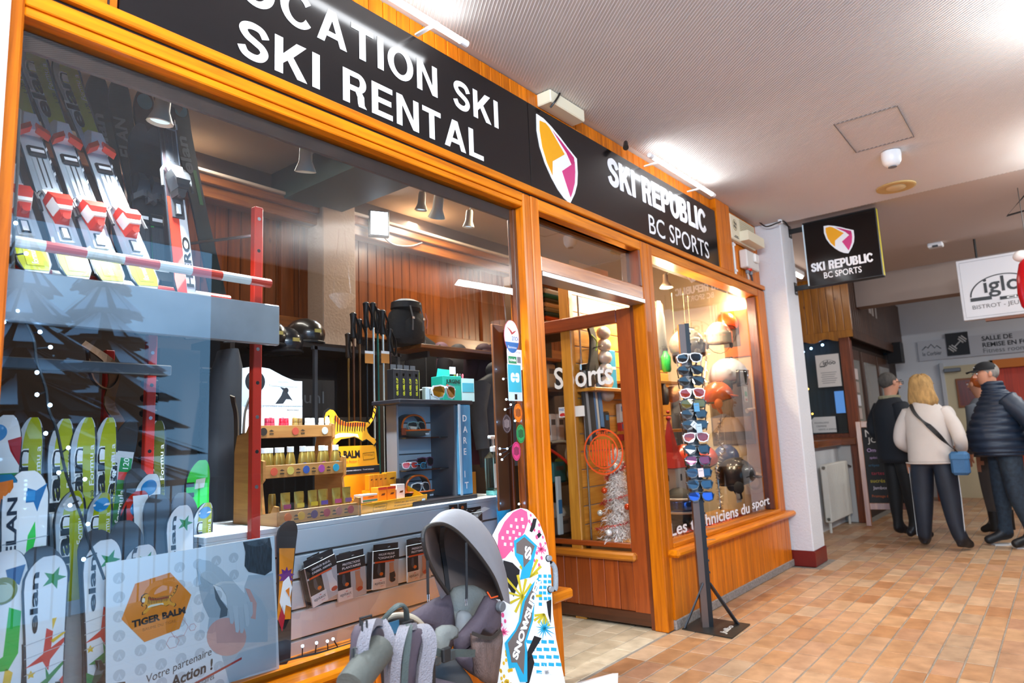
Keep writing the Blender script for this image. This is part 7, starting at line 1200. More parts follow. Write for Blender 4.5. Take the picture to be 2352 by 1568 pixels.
# --- right window : lettering, tinsel, helmets, tower, goggles
wl_ = thing('window_lettering', 'white letters les techniciens du sport along the right window foot', 'lettering', FACADE(.22, .565, .054)); twords('Les techniciens du sport', mt('e8eaee', .45), wl_, 0, -.008, 2.0, .085, bold=.02, z=.0)
def tinsel(label, pts, mat, n, r, name='tinsel'):
    t = thing(name, label, 'tinsel'); pts = spl(pts, 8); b = B(); rg = random.Random(n)
    for k in range(n):
        c = pts[rg.randrange(len(pts) - 1)].lerp(pts[min(len(pts) - 1, rg.randrange(len(pts)))], 0) ; i = rg.randrange(len(pts) - 1); c = pts[i].lerp(pts[i + 1], rg.random()); n_ = V((rg.uniform(-1, 1), rg.uniform(-1, 1), rg.uniform(-1, 1))).normalized() * r * rg.uniform(.5, 1); s_ = n_.orthogonal().normalized() * .0025; b.add([c - s_, c + s_, c + n_], [(0, 1, 2)])
    tag(b.build('strands', mat, t), kind='stuff'); B().tube(pts, .004, 5).build('core', mat, t); return t
tinsel('red tinsel garland lying along the right window foot', [(.2, .14, .53), (.8, .15, .535), (1.4, .14, .53), (2.2, .15, .535)], mt('a8241c', .25, .5), 1500, .05)
tinsel('silver tinsel hanging between the helmets', [P(1655, 960, .3), P(1650, 1010, .3), P(1665, 1035, .3), P(1645, 1060, .28), P(1650, 1110, .27), P(1655, 1170, .25)], mt('c8c8cc', .15, .9), 800, .045); tinsel('silver and red tinsel beside the grey helmet', [P(1618, 780, .35), P(1622, 830, .35), P(1618, 880, .35), P(1628, 930, .33)], mt('d0ccd0', .15, .9), 500, .04); tinsel('gold tinsel along the top of the doorway', [P(1382, 672, .5), P(1410, 685, .5), P(1445, 693, .5)], mt('c8a890', .2, .8), 300, .04)
def helmet(label, p, r, col, rz=0, visor=None, metal=0, brim=False, strap='2a2a2c', stand=True, vents=True, coat=.5):
    t = thing('helmet', label, 'helmet', T(*p) @ RZ(rz), 'helmets in the right window'); m_ = mt(col, .3, metal, coat=coat)
    rings = []
    for k, (z, q) in enumerate(((-.62, .86), (-.45, .97), (-.2, 1.03), (.1, 1.0), (.4, .88), (.65, .68), (.85, .42), (.93, .15))):
        rings.append([(r * q * 1.12 * math.cos(a), r * q * .92 * math.sin(a), r * (z + (.28 * max(0, math.cos(a)) if k == 0 else (.14 * max(0, math.cos(a)) if k == 1 else 0)))) for a in [2 * math.pi * i / 20 for i in range(20)]])
    B().loft(rings).build('shell', m_, t, smooth=2); b = B(); b.tube([V(p_) * 1.005 for p_ in rings[0]], r * .045, 6, closed=True); b.build('rim', mt('1c1c1e', .5), t)
    for q in (-1, 1): B().ell((-.1 * r, q * .86 * r, -.72 * r), (.3 * r, .14 * r, .36 * r), 10, 8).build('ear_pad', mt(strap, .7), t, smooth=True); B().strap([(-.05 * r, q * .8 * r, -.9 * r), (.1 * r, q * .45 * r, -1.3 * r), (.2 * r, 0, -1.45 * r)], .018, .003, (1, 0, 0)).build('chin_strap', mt(strap, .7), t)
    if visor: B().grid(lambda u, v: (r * 1.16 * math.cos(lerp(-1.15, 1.15, u)) * (1 - .1 * v), r * .98 * math.sin(lerp(-1.15, 1.15, u)), r * lerp(.12, -.75, v)), 12, 5).build('visor', visor, t, thick=.004, smooth=2); B().cyl((.1 * r, -.94 * r, .05 * r), (.1 * r, -1.02 * r, .05 * r), .14 * r, n=14).build('visor_hinge', m_, t)
    if brim: B().grid(lambda u, v: (r * lerp(1.05, 1.5, v) * math.cos(lerp(-.8, .8, u)), r * lerp(.9, 1.0, v) * math.sin(lerp(-.8, .8, u)), r * (-.1 - .12 * v)), 10, 3).build('brim', m_, t, thick=.008, smooth=2)
    if vents:
        for q in (-.35, 0, .35): B().cbox(-.1 * r, .35 * r, q * r - .03 * r, q * r + .03 * r, .9 * r, .95 * r, .004).build('vent', mt('1a1a1c', .5), t)
    if stand: B().cyl((0, 0, r * .9), (0, 0, 2.46 - p.z), .001, n=4).build('hang_wire', mt('c8b890', .4), t)
    return t
AM = 60
VIS = mt('3a3630', .08, .2, coat=.6, name='smoke_visor'); CL = mt('b8b0a4', .1, coat=.6, name='clear_visor')
helmet('grey open face helmet with smoke visor at the top left of the right window', P(1578, 790, .32), .145, '7a766f', -20, VIS); helmet('pink kids helmet with white goggles in the right window', P(1650, 768, .28), .125, 'e8a89c', 210, CL, vents=False); helmet('orange helmet high behind the pink helmet', P(1668, 742, .36), .115, 'ec6a1e', 200)
helmet('white blue helmet with dark visor, largest in the right window', P(1672, 858, .22), .155, 'c3cad8', -70, VIS, vents=True); helmet('orange climbing helmet with brim below the white helmet', P(1648, 905, .26), .12, 'f0661a', -60, None, brim=True, strap='e8742a')
helmet('matt black ski helmet with brim low in the right window', P(1690, 1088, .2), .15, '1d1b1a', -55, None, brim=True); helmet('small blue helmet above the black helmet', P(1668, 1045, .36), .105, '4a6aa8', -40); helmet('red and pink helmet behind the glasses stand', P(1610, 1052, .36), .13, 'e8584a', -40); helmet('orange red helmet left of the glasses stand', P(1572, 1048, .42), .11, 'e0481c', -40)
tw = thing('church_model', 'white wooden church tower ornament with red spire', 'ornament', T(P(1548, 1130, .36).x, .36, .5)); WT = mt('d6d2cc', .7, var=.06)
B().cbox(-.09, .09, -.07, .07, 0, .48, .004).build('tower', WT, tw); B().loft([[(-.10, -.08, .48), (.10, -.08, .48), (.10, .08, .48), (-.10, .08, .48)], [(-.055, -.045, .6), (.055, -.045, .6), (.055, .045, .6), (-.055, .045, .6)], [(-.008, -.006, .86), (.008, -.006, .86), (.008, .006, .86), (-.008, .006, .86)]]).build('spire', mt('a8241c', .5), tw); B().ell((0, 0, .87), .02, 10, 8).build('spire_ball', mt('a8241c', .4), tw, smooth=True); B().ell((0, 0, .92), .014, 10, 8).build('spire_ball', mt('a8241c', .4), tw, smooth=True)
for z in (.12, .38): B().prism([(-.012, 0), (.012, 0), (.012, .04), (.006, .052), (-.006, .052), (-.012, .04)], 0, .003).build('arched_window', BLACK, tw, FR((.0, -.071, z), (1, 0, 0), (0, 0, 1))); B().prism([(-.012, 0), (.012, 0), (.012, .04), (.006, .052), (-.006, .052), (-.012, .04)], 0, .003).build('arched_window', BLACK, tw, FR((-.091, 0, z), (0, -1, 0), (0, 0, 1)))
gg = thing('ski_goggles', 'blue mirrored ski goggles on a black helmet at the left window foot', 'goggles', T(*P(1566, 1160, .24)) @ RZ(-50)); B().ell((0, .06, .0), (.13, .13, .13), 16, 10).build('head_form', mt('131313', .7), gg, smooth=True); B().grid(lambda u, v: (.105 * math.sin(lerp(-1.2, 1.2, u)), .02 - .11 * math.cos(lerp(-1.2, 1.2, u)) * (1 - .06 * (2 * v - 1) ** 2), lerp(-.045, .045, v)), 14, 4).build('lens', mt('2456b4', .06, .8, coat=1), gg, thick=.004, smooth=2); B().tube([(.108 * math.sin(a), .02 - .112 * math.cos(a), .05) for a in [lerp(-1.25, 1.25, k / 12) for k in range(13)]] + [(.108 * math.sin(a), .02 - .112 * math.cos(a), -.05) for a in [lerp(1.25, -1.25, k / 12) for k in range(13)]], .009, 7, closed=True).build('frame', mt('d8d4d0', .5), gg); B().tube([(.135 * math.cos(a), .06 + .135 * math.sin(a), 0) for a in [lerp(-.2, math.pi + .2, k / 12) for k in range(13)]], [.016] * 13, 6, flat=.25).build('strap', mt('c84a7a', .6), gg); B().cbox(-.1, .1, 0, .16, P(1566, 1160, .24).z * -1 + .5, -.1, .01).build('stand_block', mt('171717', .7), gg)
for i, (px, py, y, c, lab) in enumerate(((1518, 770, .5, '4a4a44', 'dark upright ski bag at the left of the right window'), (1530, 830, .45, '1fa04a', 'small green bottle on the display shelf'), (1525, 905, .45, '3a3632', 'dark accessory on the lower pine shelf'), (1545, 905, .45, 'd89a68', 'peach woollen ball on the lower pine shelf'), (1530, 1085, .5, '2a2826', 'dark strap bundle beside the church tower'))):
    t = thing('display_item', lab, 'accessory', T(*P(px, py, y)))
    if i == 3: B().ell((0, 0, 0), .07, 14, 10).build('ball', mt(c, .9, bump=.6, bscale=60), t, smooth=True)
    elif i == 0: B().loft([[(a * math.cos(w_), a * .5 * math.sin(w_), z) for w_ in [2 * math.pi * k / 12 for k in range(12)]] for a, z in ((.06, -.3), (.075, -.1), (.07, .15), (.03, .3))]).build('bag', mt(c, .6), t, smooth=True)
    else: B().lathe([(.03, -.09), (.04, -.07), (.04, .04), (.02, .07), (.02, .09)], 12).build('body', mt(c, .3, coat=.3), t, smooth=True); B().lathe([(.022, .09), (.022, .11)], 10).build('cap', BLACK, t)
ls = thing('display_shelf', 'short pine shelf on the slat wall in the right window', 'shelf'); B().cbox(.62, 1.35, .42, .66, 1.66, 1.685, .003).build('board', wood('a8681c', 'd89838', 'X'), ls); B().cbox(.62, 1.35, .42, .66, 1.26, 1.285, .003).build('board', wood('a8681c', 'd89838', 'X'), ls)
# right end wall dressing
FX = 2.415
fp = thing('framed_poster', 'orange framed poster on the cream end wall of the right window', 'poster', FR((FX, .42, 1.96), (0, -1, 0), (0, 0, 1))); B().cbox(0, .26, 0, .46, -.004, .012, .002).build('frame', mt('e86a14', .5), fp); decal('print', rect(.0, .17, .1, .36), mt('5a504c', .6, var=.4, vscale=20), fp, .014)
fp = thing('framed_photo', 'dark framed photograph of a jacket on the end wall of the right window', 'picture', FR((FX, .62, 1.12), (0, -1, 0), (0, 0, 1))); B().cbox(0, .42, 0, .62, -.004, .01, .002).build('frame', mt('6a5646', .6), fp); decal('print', rect(.02, .40, .04, .58), mt('4c3c36', .5, var=.5, vscale=7, name='dark_photo'), fp, .012); decal('pale_band', rect(.02, .40, .12, .26), mt('9a7a5c', .6), fp, .013)
cu_ = thing('cable_duct', 'white vertical cable duct beside the right window frame', 'duct'); B().cbox(FX - .02, FX + .004, .13, .15, .55, 2.46, .003).build('duct', mt('e8e2d6', .5), cu_); B().cyl((FX, .16, 1.45), (FX - .1, .22, 1.43), .01, .024, 10).build('nozzle', mt('ece6da', .5), cu_)
rw = thing('white_reel', 'cream round wall fitting low on the end wall', 'wall fitting', FR((FX, .23, .76), (0, -1, 0), (0, 0, 1))); B().lathe([(.10, 0), (.10, .03), (.07, .05), (.062, .02), (.05, .018), (.045, .05), (.03, .06), (.001, .06)], 22).build('reel', mt('e2d2b4', .5), rw, smooth=True); B().tube(spl([(-.1, .1, .01), (.0, .14, .01), (.08, .12, .01)], 5), .005, 5).build('cable', mt('c8b894', .5), rw)
gt = thing('green_tag', 'white tag with green square hanging at the right window edge', 'tag', T(*P(1713, 905, .12))); B().box(-.04, .04, -.001, .001, -.07, .07).build('card', mt('e2ddd2', .5), gt); B().box(-.028, .028, -.002, -.001, -.02, .025).build('green_print', mt('3a9a6a', .5), gt); B().box(-.028, .028, -.002, -.001, -.06, -.04).build('red_print', mt('b84a3a', .5), gt)
pt = thing('price_card', 'small white price card under the black helmet', 'tag', T(*P(1697, 1140, .18))); B().box(-.06, .06, -.001, .001, -.05, .05).build('card', mt('e8e4de', .5), pt)
# lamps of the right window
lm = thing('display_lamp', 'glowing warm spotlight at the top right of the right window', 'lamp', T(*P(1690, 684, .28))); B().lathe([(.001, .07), (.03, .065), (.045, 0), (.05, -.02)], 14).build('shade', IV, lm, RXm(-20), smooth=True); B().ell((0, 0, -.01), .03, 12, 8).build('bulb', emis('ffdca8', 60), lm); B().cyl((0, 0, .06), (0, 0, .14), .005, n=6).build('stem', BLACK, lm)
l = bpy.data.lights.new('display_glow', 'POINT'); l.energy = 40; l.color = (1, .80, .52); l.shadow_soft_size = .05; o = bpy.data.objects.new('display_glow', l); COL.objects.link(o); o.parent = lm; o.location = (-.05, -.03, -.09)
lm = thing('arm_lamp', 'small white arm lamp at the top left of the right window', 'lamp', T(*P(1530, 655, .3))); B().lathe([(.02, .09), (.022, .03), (.055, -.02), (.05, -.022)], 14).build('shade', IV, lm, smooth=True); B().tube([(0, 0, .09), (.1, .02, .13), (.2, .1, .14)], .01, 6).build('arm', IV, lm); B().cyl((0, 0, -.012), (0, 0, -.01), .045, n=12).build('bulb', emis('ffdca8', 20), lm)
l = bpy.data.lights.new('arm_lamp_glow', 'POINT'); l.energy = 22; l.color = (1, .78, .5); l.shadow_soft_size = .05; o = bpy.data.objects.new('arm_lamp_glow', l); COL.objects.link(o); o.parent = lm; o.location = (0, 0, -.08)
for i, (x, y, z, c) in enumerate(((1.95, .95, 1.7, '4a2a22'), (2.2, .85, 1.5, '2a2626'), (1.75, 1.0, 1.2, '5a4a44'))): garment(['brown jacket deep in the right window', 'black jacket deep in the right window', 'taupe jacket low in the right window'][i], x, y, z, c, .9, grp='jackets in the right window')
# ================================================================ the bar and the far end of the passage
bar = struct('wall_bar'); DW = wood('2a170c', '57341c', 'Z', rough=.5, coat=.1)
p0 = None; y = -.05
while y < 1.95:
    if p0 is None: p0 = B().cbox(-.02, 0, 0, .092, 2.52, 3.28, .004).build('cladding_plank', BARW_V, bar, T(5.77, y, 0))
    else: link('cladding_plank', p0.data, bar, T(5.77, y, 0))
    y += .096
x = 5.79; p1 = None
while x < 9.3:
    if p1 is None: p1 = B().cbox(0, .115, -.018, 0, 2.52, 3.28, .004).build('side_plank', DW, bar, T(x, -.035, 0))
    else: link('side_plank', p1.data, bar, T(x, -.035, 0))
    x += .12
B().box(5.78, 9.4, -.03, 2.0, 2.45, 3.28).build('bulkhead', mt('24150c', .8), bar)
sc_ = [(-.05, 2.52), (1.95, 2.52)] + [(1.95 - 2.0 * k / 40, 2.405 + .022 * math.sin(k * 1.0)) for k in range(41)]
B().prism(sc_, -.012, .012).build('scalloped_trim', wood('8a4d10', 'd48a24', 'Y'), bar, MX(((0, 0, 1, 5.75), (1, 0, 0, 0), (0, 1, 0, 0), (0, 0, 0, 1)))); B().cbox(5.75, 9.3, -.065, -.04, 2.40, 2.52, .004).build('side_trim', DW, bar)
B().box(5.80, 9.4, .1, .16, 0, 2.45).build('side_wall', mt('2c1c12', .7), bar); B().cbox(5.72, 5.84, -.0, .13, .0, 2.42, .005).build('corner_post', DARKW_V, bar)
for i, (xa_, xb_) in enumerate(((6.05, 6.5), (6.75, 7.6), (7.8, 8.6))):
    B().cbox(xa_ - .05, xb_ + .05, .07, .11, .3 if i else .9, 2.3, .005).build('door_panel', DW, bar); B().box(xa_ + .05, xb_ - .05, .06, .075, 1.0, 2.15).build('door_pane', mt('7a746a', .15, name='dim_glass'), bar)
B().box(5.78, 5.86, .13, 2.0, 0, 1.1).build('bar_front', mt('cfcac4', .8), bar)
bwn = struct('window_3'); B().cbox(5.72, 5.80, .13, 1.9, 1.08, 1.15, .006).build('sill', DARKW_H, bwn); B().cbox(5.66, 5.76, .05, 1.0, 1.0, 1.09, .006).build('ledge', wood('5a2c10', '9a5420', 'Y'), bwn); B().box(5.95, 5.97, .13, 1.95, 1.1, 2.45).build('curtain', mt('1c2430', .8, var=.5, vscale=4, stretch=(1, 8, .2), name='dark_curtain'), bwn); B().add([(5.77, .13, 1.15), (5.77, 1.9, 1.15), (5.77, 1.9, 2.4), (5.77, .13, 2.4)], [(0, 1, 2, 3)]).build('pane', glass('e8f0f6', 1.5), bwn); B().box(5.90, 5.94, .16, .30, 1.18, 1.72).build('lit_gap', emis('5a8ac8', .9), bwn); B().box(5.79, 5.86, .16, .34, 1.15, 1.42).build('dark_box', mt('1a1210', .7), bwn)
for i, (px, py) in enumerate(((1845, 808), (1863, 800), (1889, 792))): p = PX(px, py, 5.83); t = thing('fairy_led', ['blue white fairy light at the left of the bar window', 'blue white fairy light second in the bar window', 'blue white fairy light third in the bar window'][i], 'lamp', T(*p)); B().ell((0, 0, 0), .016, 10, 8).build('bulb', emis('9ccaff', 14), t); B().cyl((0, 0, 0), (0, 0, 2.45 - p.z), .003, n=5).build('wire', BLACK, t)
for i, (px, py) in enumerate(((1851, 873), (1852, 887), (1856, 893), (1866, 950))): p = PX(px, py, 5.86); t = thing('amber_led', ['amber light high behind the bar window', 'amber light second behind the bar window', 'amber light third behind the bar window', 'amber light low behind the bar window'][i], 'lamp', T(*p)); B().ell((0, 0, 0), .012, 8, 6).build('bulb', emis('ffb040', 8), t); B().cyl((0, 0, 0), (.08, 0, 0), .003, n=5).build('wire', BLACK, t)
def far_frame(px, py, x): p = PX(px, py, x); return FR(p, (0, -1, 0), (0, 0, 1))
def igloo(parent, w_, z):
    b = B(); R = w_ * .5; pts = [(R - R * math.cos(a), R * .72 * math.sin(a) + .1 * w_, z) for a in [math.pi * k / 30 * .93 for k in range(31)]]; b.strap(pts, .03 * w_, .001, (0, .001, 1)); 
    b = B(); n = 30; c = []
    for r in (1.0, .95): c += [(R - r * R * math.cos(math.pi * k / n * .9), .72 * r * R * math.sin(math.pi * k / n * .9) + .10 * w_, z) for k in range(n + 1)]
    b.add(c, [(k, k + 1, n + 2 + k, n + 1 + k) for k in range(n)]); b.build('igloo_arc', BLACK, parent)
    decal('igloo_bar', rect(0, .32 * w_, .02 * w_, .085 * w_), BLACK, parent, z); text('lettering', 'igloo', BLACK, parent, .22 * w_, .06 * w_, w=.76 * w_, h=.36 * w_, bold=.015, z=z + .0005)
t = thing('bar_notice', 'white igloo notice in the bar window', 'notice', far_frame(1880, 890, 5.755)); B().box(0, .30, 0, .44, -.002, 0).build('sheet', mt('ddd4cc', .6), t); g_ = thing_ = t
sub = B().box(0, .001, 0, .001, -.001, 0).build('logo_block', BLACK, t, T(.045, .27, .0)); igloo(sub, .21, .001)
for k in range(6): decal('print', rect(.05 + .01 * (k % 2), .25 - .015 * (k % 3), .19 - .028 * k, .198 - .028 * k), mt('8a8480', .6), t)
t = thing('handwritten_note', 'white handwritten note low in the bar window', 'notice', far_frame(1868, 994, 5.715)); B().prism([(0, 0), (.30, 0), (.30, .21), (.03, .21), (-.01, .17), (0, .15)], -.002, 0).build('sheet', mt('d8d4d0', .6), t)
for k, s_ in enumerate(('FROMAGERIE', 'CREPERIE', 'VENTE A EMPORTER')): text('lettering', s_, mt('3a3634', .6), t, .03 + .02 * k, .12 - .045 * k, h=.022, z=.001)
for i, (x, z) in enumerate(((6.9, 2.88), (7.1, 2.86), (7.35, 2.85))): t = thing('paper_label', ['pale paper on the dark bar boards, left', 'pale paper on the dark bar boards, middle', 'narrow pale paper on the dark bar boards, right'][i], 'notice', FR((x, -.056, z), (1, 0, 0), (0, 0, 1))); B().box(0, .17 - .04 * i, 0, .17, -.002, 0).build('sheet', mt('b0a8a4', .6), t)
# low wall, radiator, stair panel
lw = struct('wall_low'); B().box(4.62, 5.75, .30, .38, 0, 1.0).build('low_wall', mt('d2d2d2', .8, name='low_wall_paint'), lw); B().cbox(4.55, 5.75, .22, .40, 1.0, 1.08, .008).build('wood_cap', wood('5a2c10', '9a5420', 'X'), lw); B().prism([(3.5, .52), (4.62, .95), (4.62, .50), (3.5, .08)], 0, .05).build('stair_panel', mt('d8d8da', .8), lw, FR((0, .36, 0), (1, 0, 0), (0, 0, 1))); B().prism([(3.5, .52), (4.62, .95), (4.62, 1.05), (3.5, .62)], -.02, .07).build('hand_rail', wood('5a2c10', '9a5420', 'X'), lw, FR((0, .36, 0), (1, 0, 0), (0, 0, 1)))
B().box(3.2, 5.78, 1.6, 1.7, 0, 3.28).build('recess_wall', mt('8a7a6c', .8), lw)
ra = thing('radiator', 'white ribbed radiator below the bar window', 'radiator', T(4.64, .20, .0))
fin = B().cbox(0, .040, -.03, .05, .12, .80, .012).build('fin', mt('d9d3c6', .5), ra)
for k in range(1, 17): link('fin', fin.data, ra, T(.06 * k, 0, 0))
B().cyl((0, .01, .16), (1.02, .01, .16), .022, n=8).build('pipe', mt('d9d3c6', .5), ra); B().cyl((0, .01, .76), (1.02, .01, .76), .022, n=8).build('pipe', mt('d9d3c6', .5), ra)
for q in (.05, .95): B().cyl((q, .01, 0), (q, .01, .14), .016, n=8).build('foot', mt('d9d3c6', .5), ra)
B().cyl((1.0, -.03, .74), (1.06, -.05, .72), .012, n=6).build('valve', STEEL, ra)
# chalkboard
cbM = FR((5.42, -.02, 0), (.18, -1, 0), (.10, 0, 1)); ch = thing('chalkboard', 'wooden A frame chalkboard with coloured writing by the bar', 'chalkboard', cbM); CW = wood('8a4a24', 'b87848', 'Y')
for q in (0, .56): B().cbox(q, q + .06, 0, 1.3, -.015, .02, .004).build('stile', CW, ch)
B().cbox(.06, .56, 1.22, 1.3, -.015, .02, .004).build('rail', CW, ch); B().cbox(.06, .56, .2, .28, -.015, .02, .004).build('rail', CW, ch); B().box(.06, .56, .28, 1.22, -.01, .005).build('slate', mt('16171a', .7), ch)
for q in (.02, .58): B().cyl((q + .02, 1.25, -.02), (q + .02, .02, -.38), .016, n=6).build('rear_leg', CW, ch)
for k, (s_, c, h_) in enumerate((('MENU', 'd8d4d0', .09), ('JOUR', 'd8d4d0', .09), ('Omelette', 'c8a8d8', .045), ('spécialités', 'b89ac8', .04), ('crêpes', '3a6a8a', .04), ('tartes maison', 'a8384a', .04), ('sucrés 5', 'b8a83a', .045), ('Jambon 8', 'd0c8d8', .05), ('Fromage 6', 'b85a2a', .04))): text('chalk_text', s_, mt(c, .8), ch, .10 + .02 * (k % 2), 1.10 - .095 * k, h=h_, z=.0065)
t = thing('leaflet_rack', 'leaflets pinned on the dark bar wall above the chalkboard', 'leaflets', FR((6.0, .055, 1.25), (1, 0, 0), (0, 0, 1)))
for k in range(5): B().box(.02 + .04 * (k % 2), .24, .18 * k - .1, .18 * k + .05, -.003, .002 + .001 * k).build('leaflet', mt(['c8c4c0', 'b8a8a0', 'd0d0d4', 'a89890', 'c8b8b4'][k], .6), t)
# speaker, far signs, doors
t = thing('wall_speaker', 'black box loudspeaker where the bar meets the far wall', 'speaker', T(8.4, -.18, 2.22)); B().cbox(0, .2, 0, .22, 0, .34, .008).build('box', mt('0e0d0e', .5), t); B().box(-.004, 0, .015, .205, .015, .325).build('grille', mt('1c1a1c', .8), t); B().box(.08, .12, .22, .28, .15, .19).build('bracket', BLACK, t)
fs = thing('fitness_sign', 'long grey fitness room sign above the far doors', 'sign', FR((9.37, -.28, 2.29), (0, -1, 0), (0, 0, 1))); B().box(0, 2.3, 0, .34, -.03, 0).build('board', mt('c4c6cc', .5), fs); B().box(.42, .74, .04, .42, 0, .01).build('icon_panel', mt('1e1c1e', .5), fs); text('lettering', 'SALLE DE', mt('1e2026', .5), fs, .92, .235, h=.075, bold=.025, z=.002); text('lettering', 'REMISE EN FORME', mt('1e2026', .5), fs, .92, .13, h=.075, bold=.025, z=.002); text('lettering', 'Fitness room', mt('5a5c62', .5), fs, .92, .035, h=.075, z=.002); text('lettering', 'le Corbier', mt('4a4e56', .5), fs, .06, .08, w=.28, h=.065, z=.002, bold=.01)
b = B(); b.tube([(.06, .18, .002), (.12, .24, .002), (.15, .21, .002), (.2, .27, .002), (.25, .2, .002), (.28, .24, .002), (.34, .18, .002)], .007, 5); b.build('mountain_mark', mt('4a4e56', .5), fs)
for d_ in (-1, 1):
    c_ = (.58 + d_ * .075, .23 + d_ * .07)
    for k in range(3): a_ = math.radians(-47); o_x, o_y = (k - 1) * .034 * math.cos(math.radians(43)), (k - 1) * .034 * math.sin(math.radians(43)); L_ = .065 if k == 1 else .05; B().tube([(c_[0] + o_x - L_ * math.cos(a_), c_[1] + o_y - L_ * math.sin(a_), .013), (c_[0] + o_x + L_ * math.cos(a_), c_[1] + o_y + L_ * math.sin(a_), .013)], .012, 6).build('dumbbell_plate', mt('d0d0d0', .5), fs)
B().tube([(.53, .18, .013), (.63, .28, .013)], .01, 6).build('dumbbell_bar', mt('d0d0d0', .5), fs)
d3 = struct('door_3'); B().box(9.36, 9.40, -1.26, -.60, 0, 2.16).build('leaf', mt('cdbf9c', .6, name='cream_door'), d3); B().cbox(9.33, 9.42, -.62, -.56, 0, 2.22, .005).build('frame', mt('c6c8cc', .6), d3); B().cbox(9.30, 9.36, -.86, -.62, 2.06, 2.12, .006).build('door_closer', mt('6a6c70', .4, .5), d3)
d4 = struct('door_4'); B().box(9.37, 9.41, -2.4, -1.30, 0, 2.1).build('opening', mt('b8320c', .5, var=.3, vscale=5, stretch=(1, 6, .3), name='red_hanging'), d4); B().cbox(9.33, 9.40, -2.45, -1.26, 2.06, 2.2, .005).build('head', mt('d8781c', .5), d4); B().cbox(9.33, 9.40, -1.31, -1.25, 0, 2.2, .005).build('jamb', mt('c8b89c', .6), d4)
t = thing('framed_picture', 'dark red framed panel on the cream far door', 'picture', FR((9.35, -.76, 1.46), (0, -1, 0), (0, 0, 1))); B().cbox(0, .42, 0, .48, -.01, .012, .004).build('frame', mt('8a4c1c', .5), t); B().box(.03, .39, .03, .45, .012, .014).build('panel', mt('6a1e12', .3, var=.5, vscale=6, stretch=(6, .4, 1), name='red_panel'), t)
t = thing('planter', 'orange and green planter box on the far floor', 'planter', T(8.7, -.68, 0)); B().cbox(0, .22, 0, .3, 0, .26, .008).build('pot', mt('a8481c', .6), t); B().cbox(.01, .21, .01, .29, .26, .6, .02).build('plant_sleeve', mt('1f5a38', .7, var=.3, vscale=14), t)
ig = thing('igloo_sign', 'white hanging light box sign with black igloo logo', 'sign', FR((5.0, -1.36, 2.36), (0, -1, 0), (0, 0, 1))); B().cbox(0, 1.15, 0, .69, -.10, 0, .006).build('case', mt('e4e2e4', .45), ig); b = B(); b.tube([(.03, .03, .001), (1.12, .03, .001), (1.12, .66, .001), (.03, .66, .001)], .0025, 5, closed=True); b.build('edge_line', mt('9a9a9e', .5), ig)
lg = B().box(0, .001, 0, .001, 0, .001).build('logo_block', BLACK, ig, T(.09, .19, .0)); igloo(lg, .62, .002); B().box(.36, .70, .185, .22, .001, .003).build('club_bar', BLACK, ig); text('lettering', 'CLUB', WHITE, ig, .42, .19, w=.24, h=.026, bold=.04, z=.004); text('lettering', 'BISTROT - JEUX - ANIMATIONS', mt('5a5654', .5), ig, .10, .10, w=.95, h=.058, z=.002)
for q in (.2, .8): B().cyl((q, .69, -.05), (q, .92, -.05), .012, n=8).build('hanger', BLACK, ig)
B().box(.2, .9, -.03, 0, -.09, -.01).build('under_tray', mt('8a5a44', .6), ig)
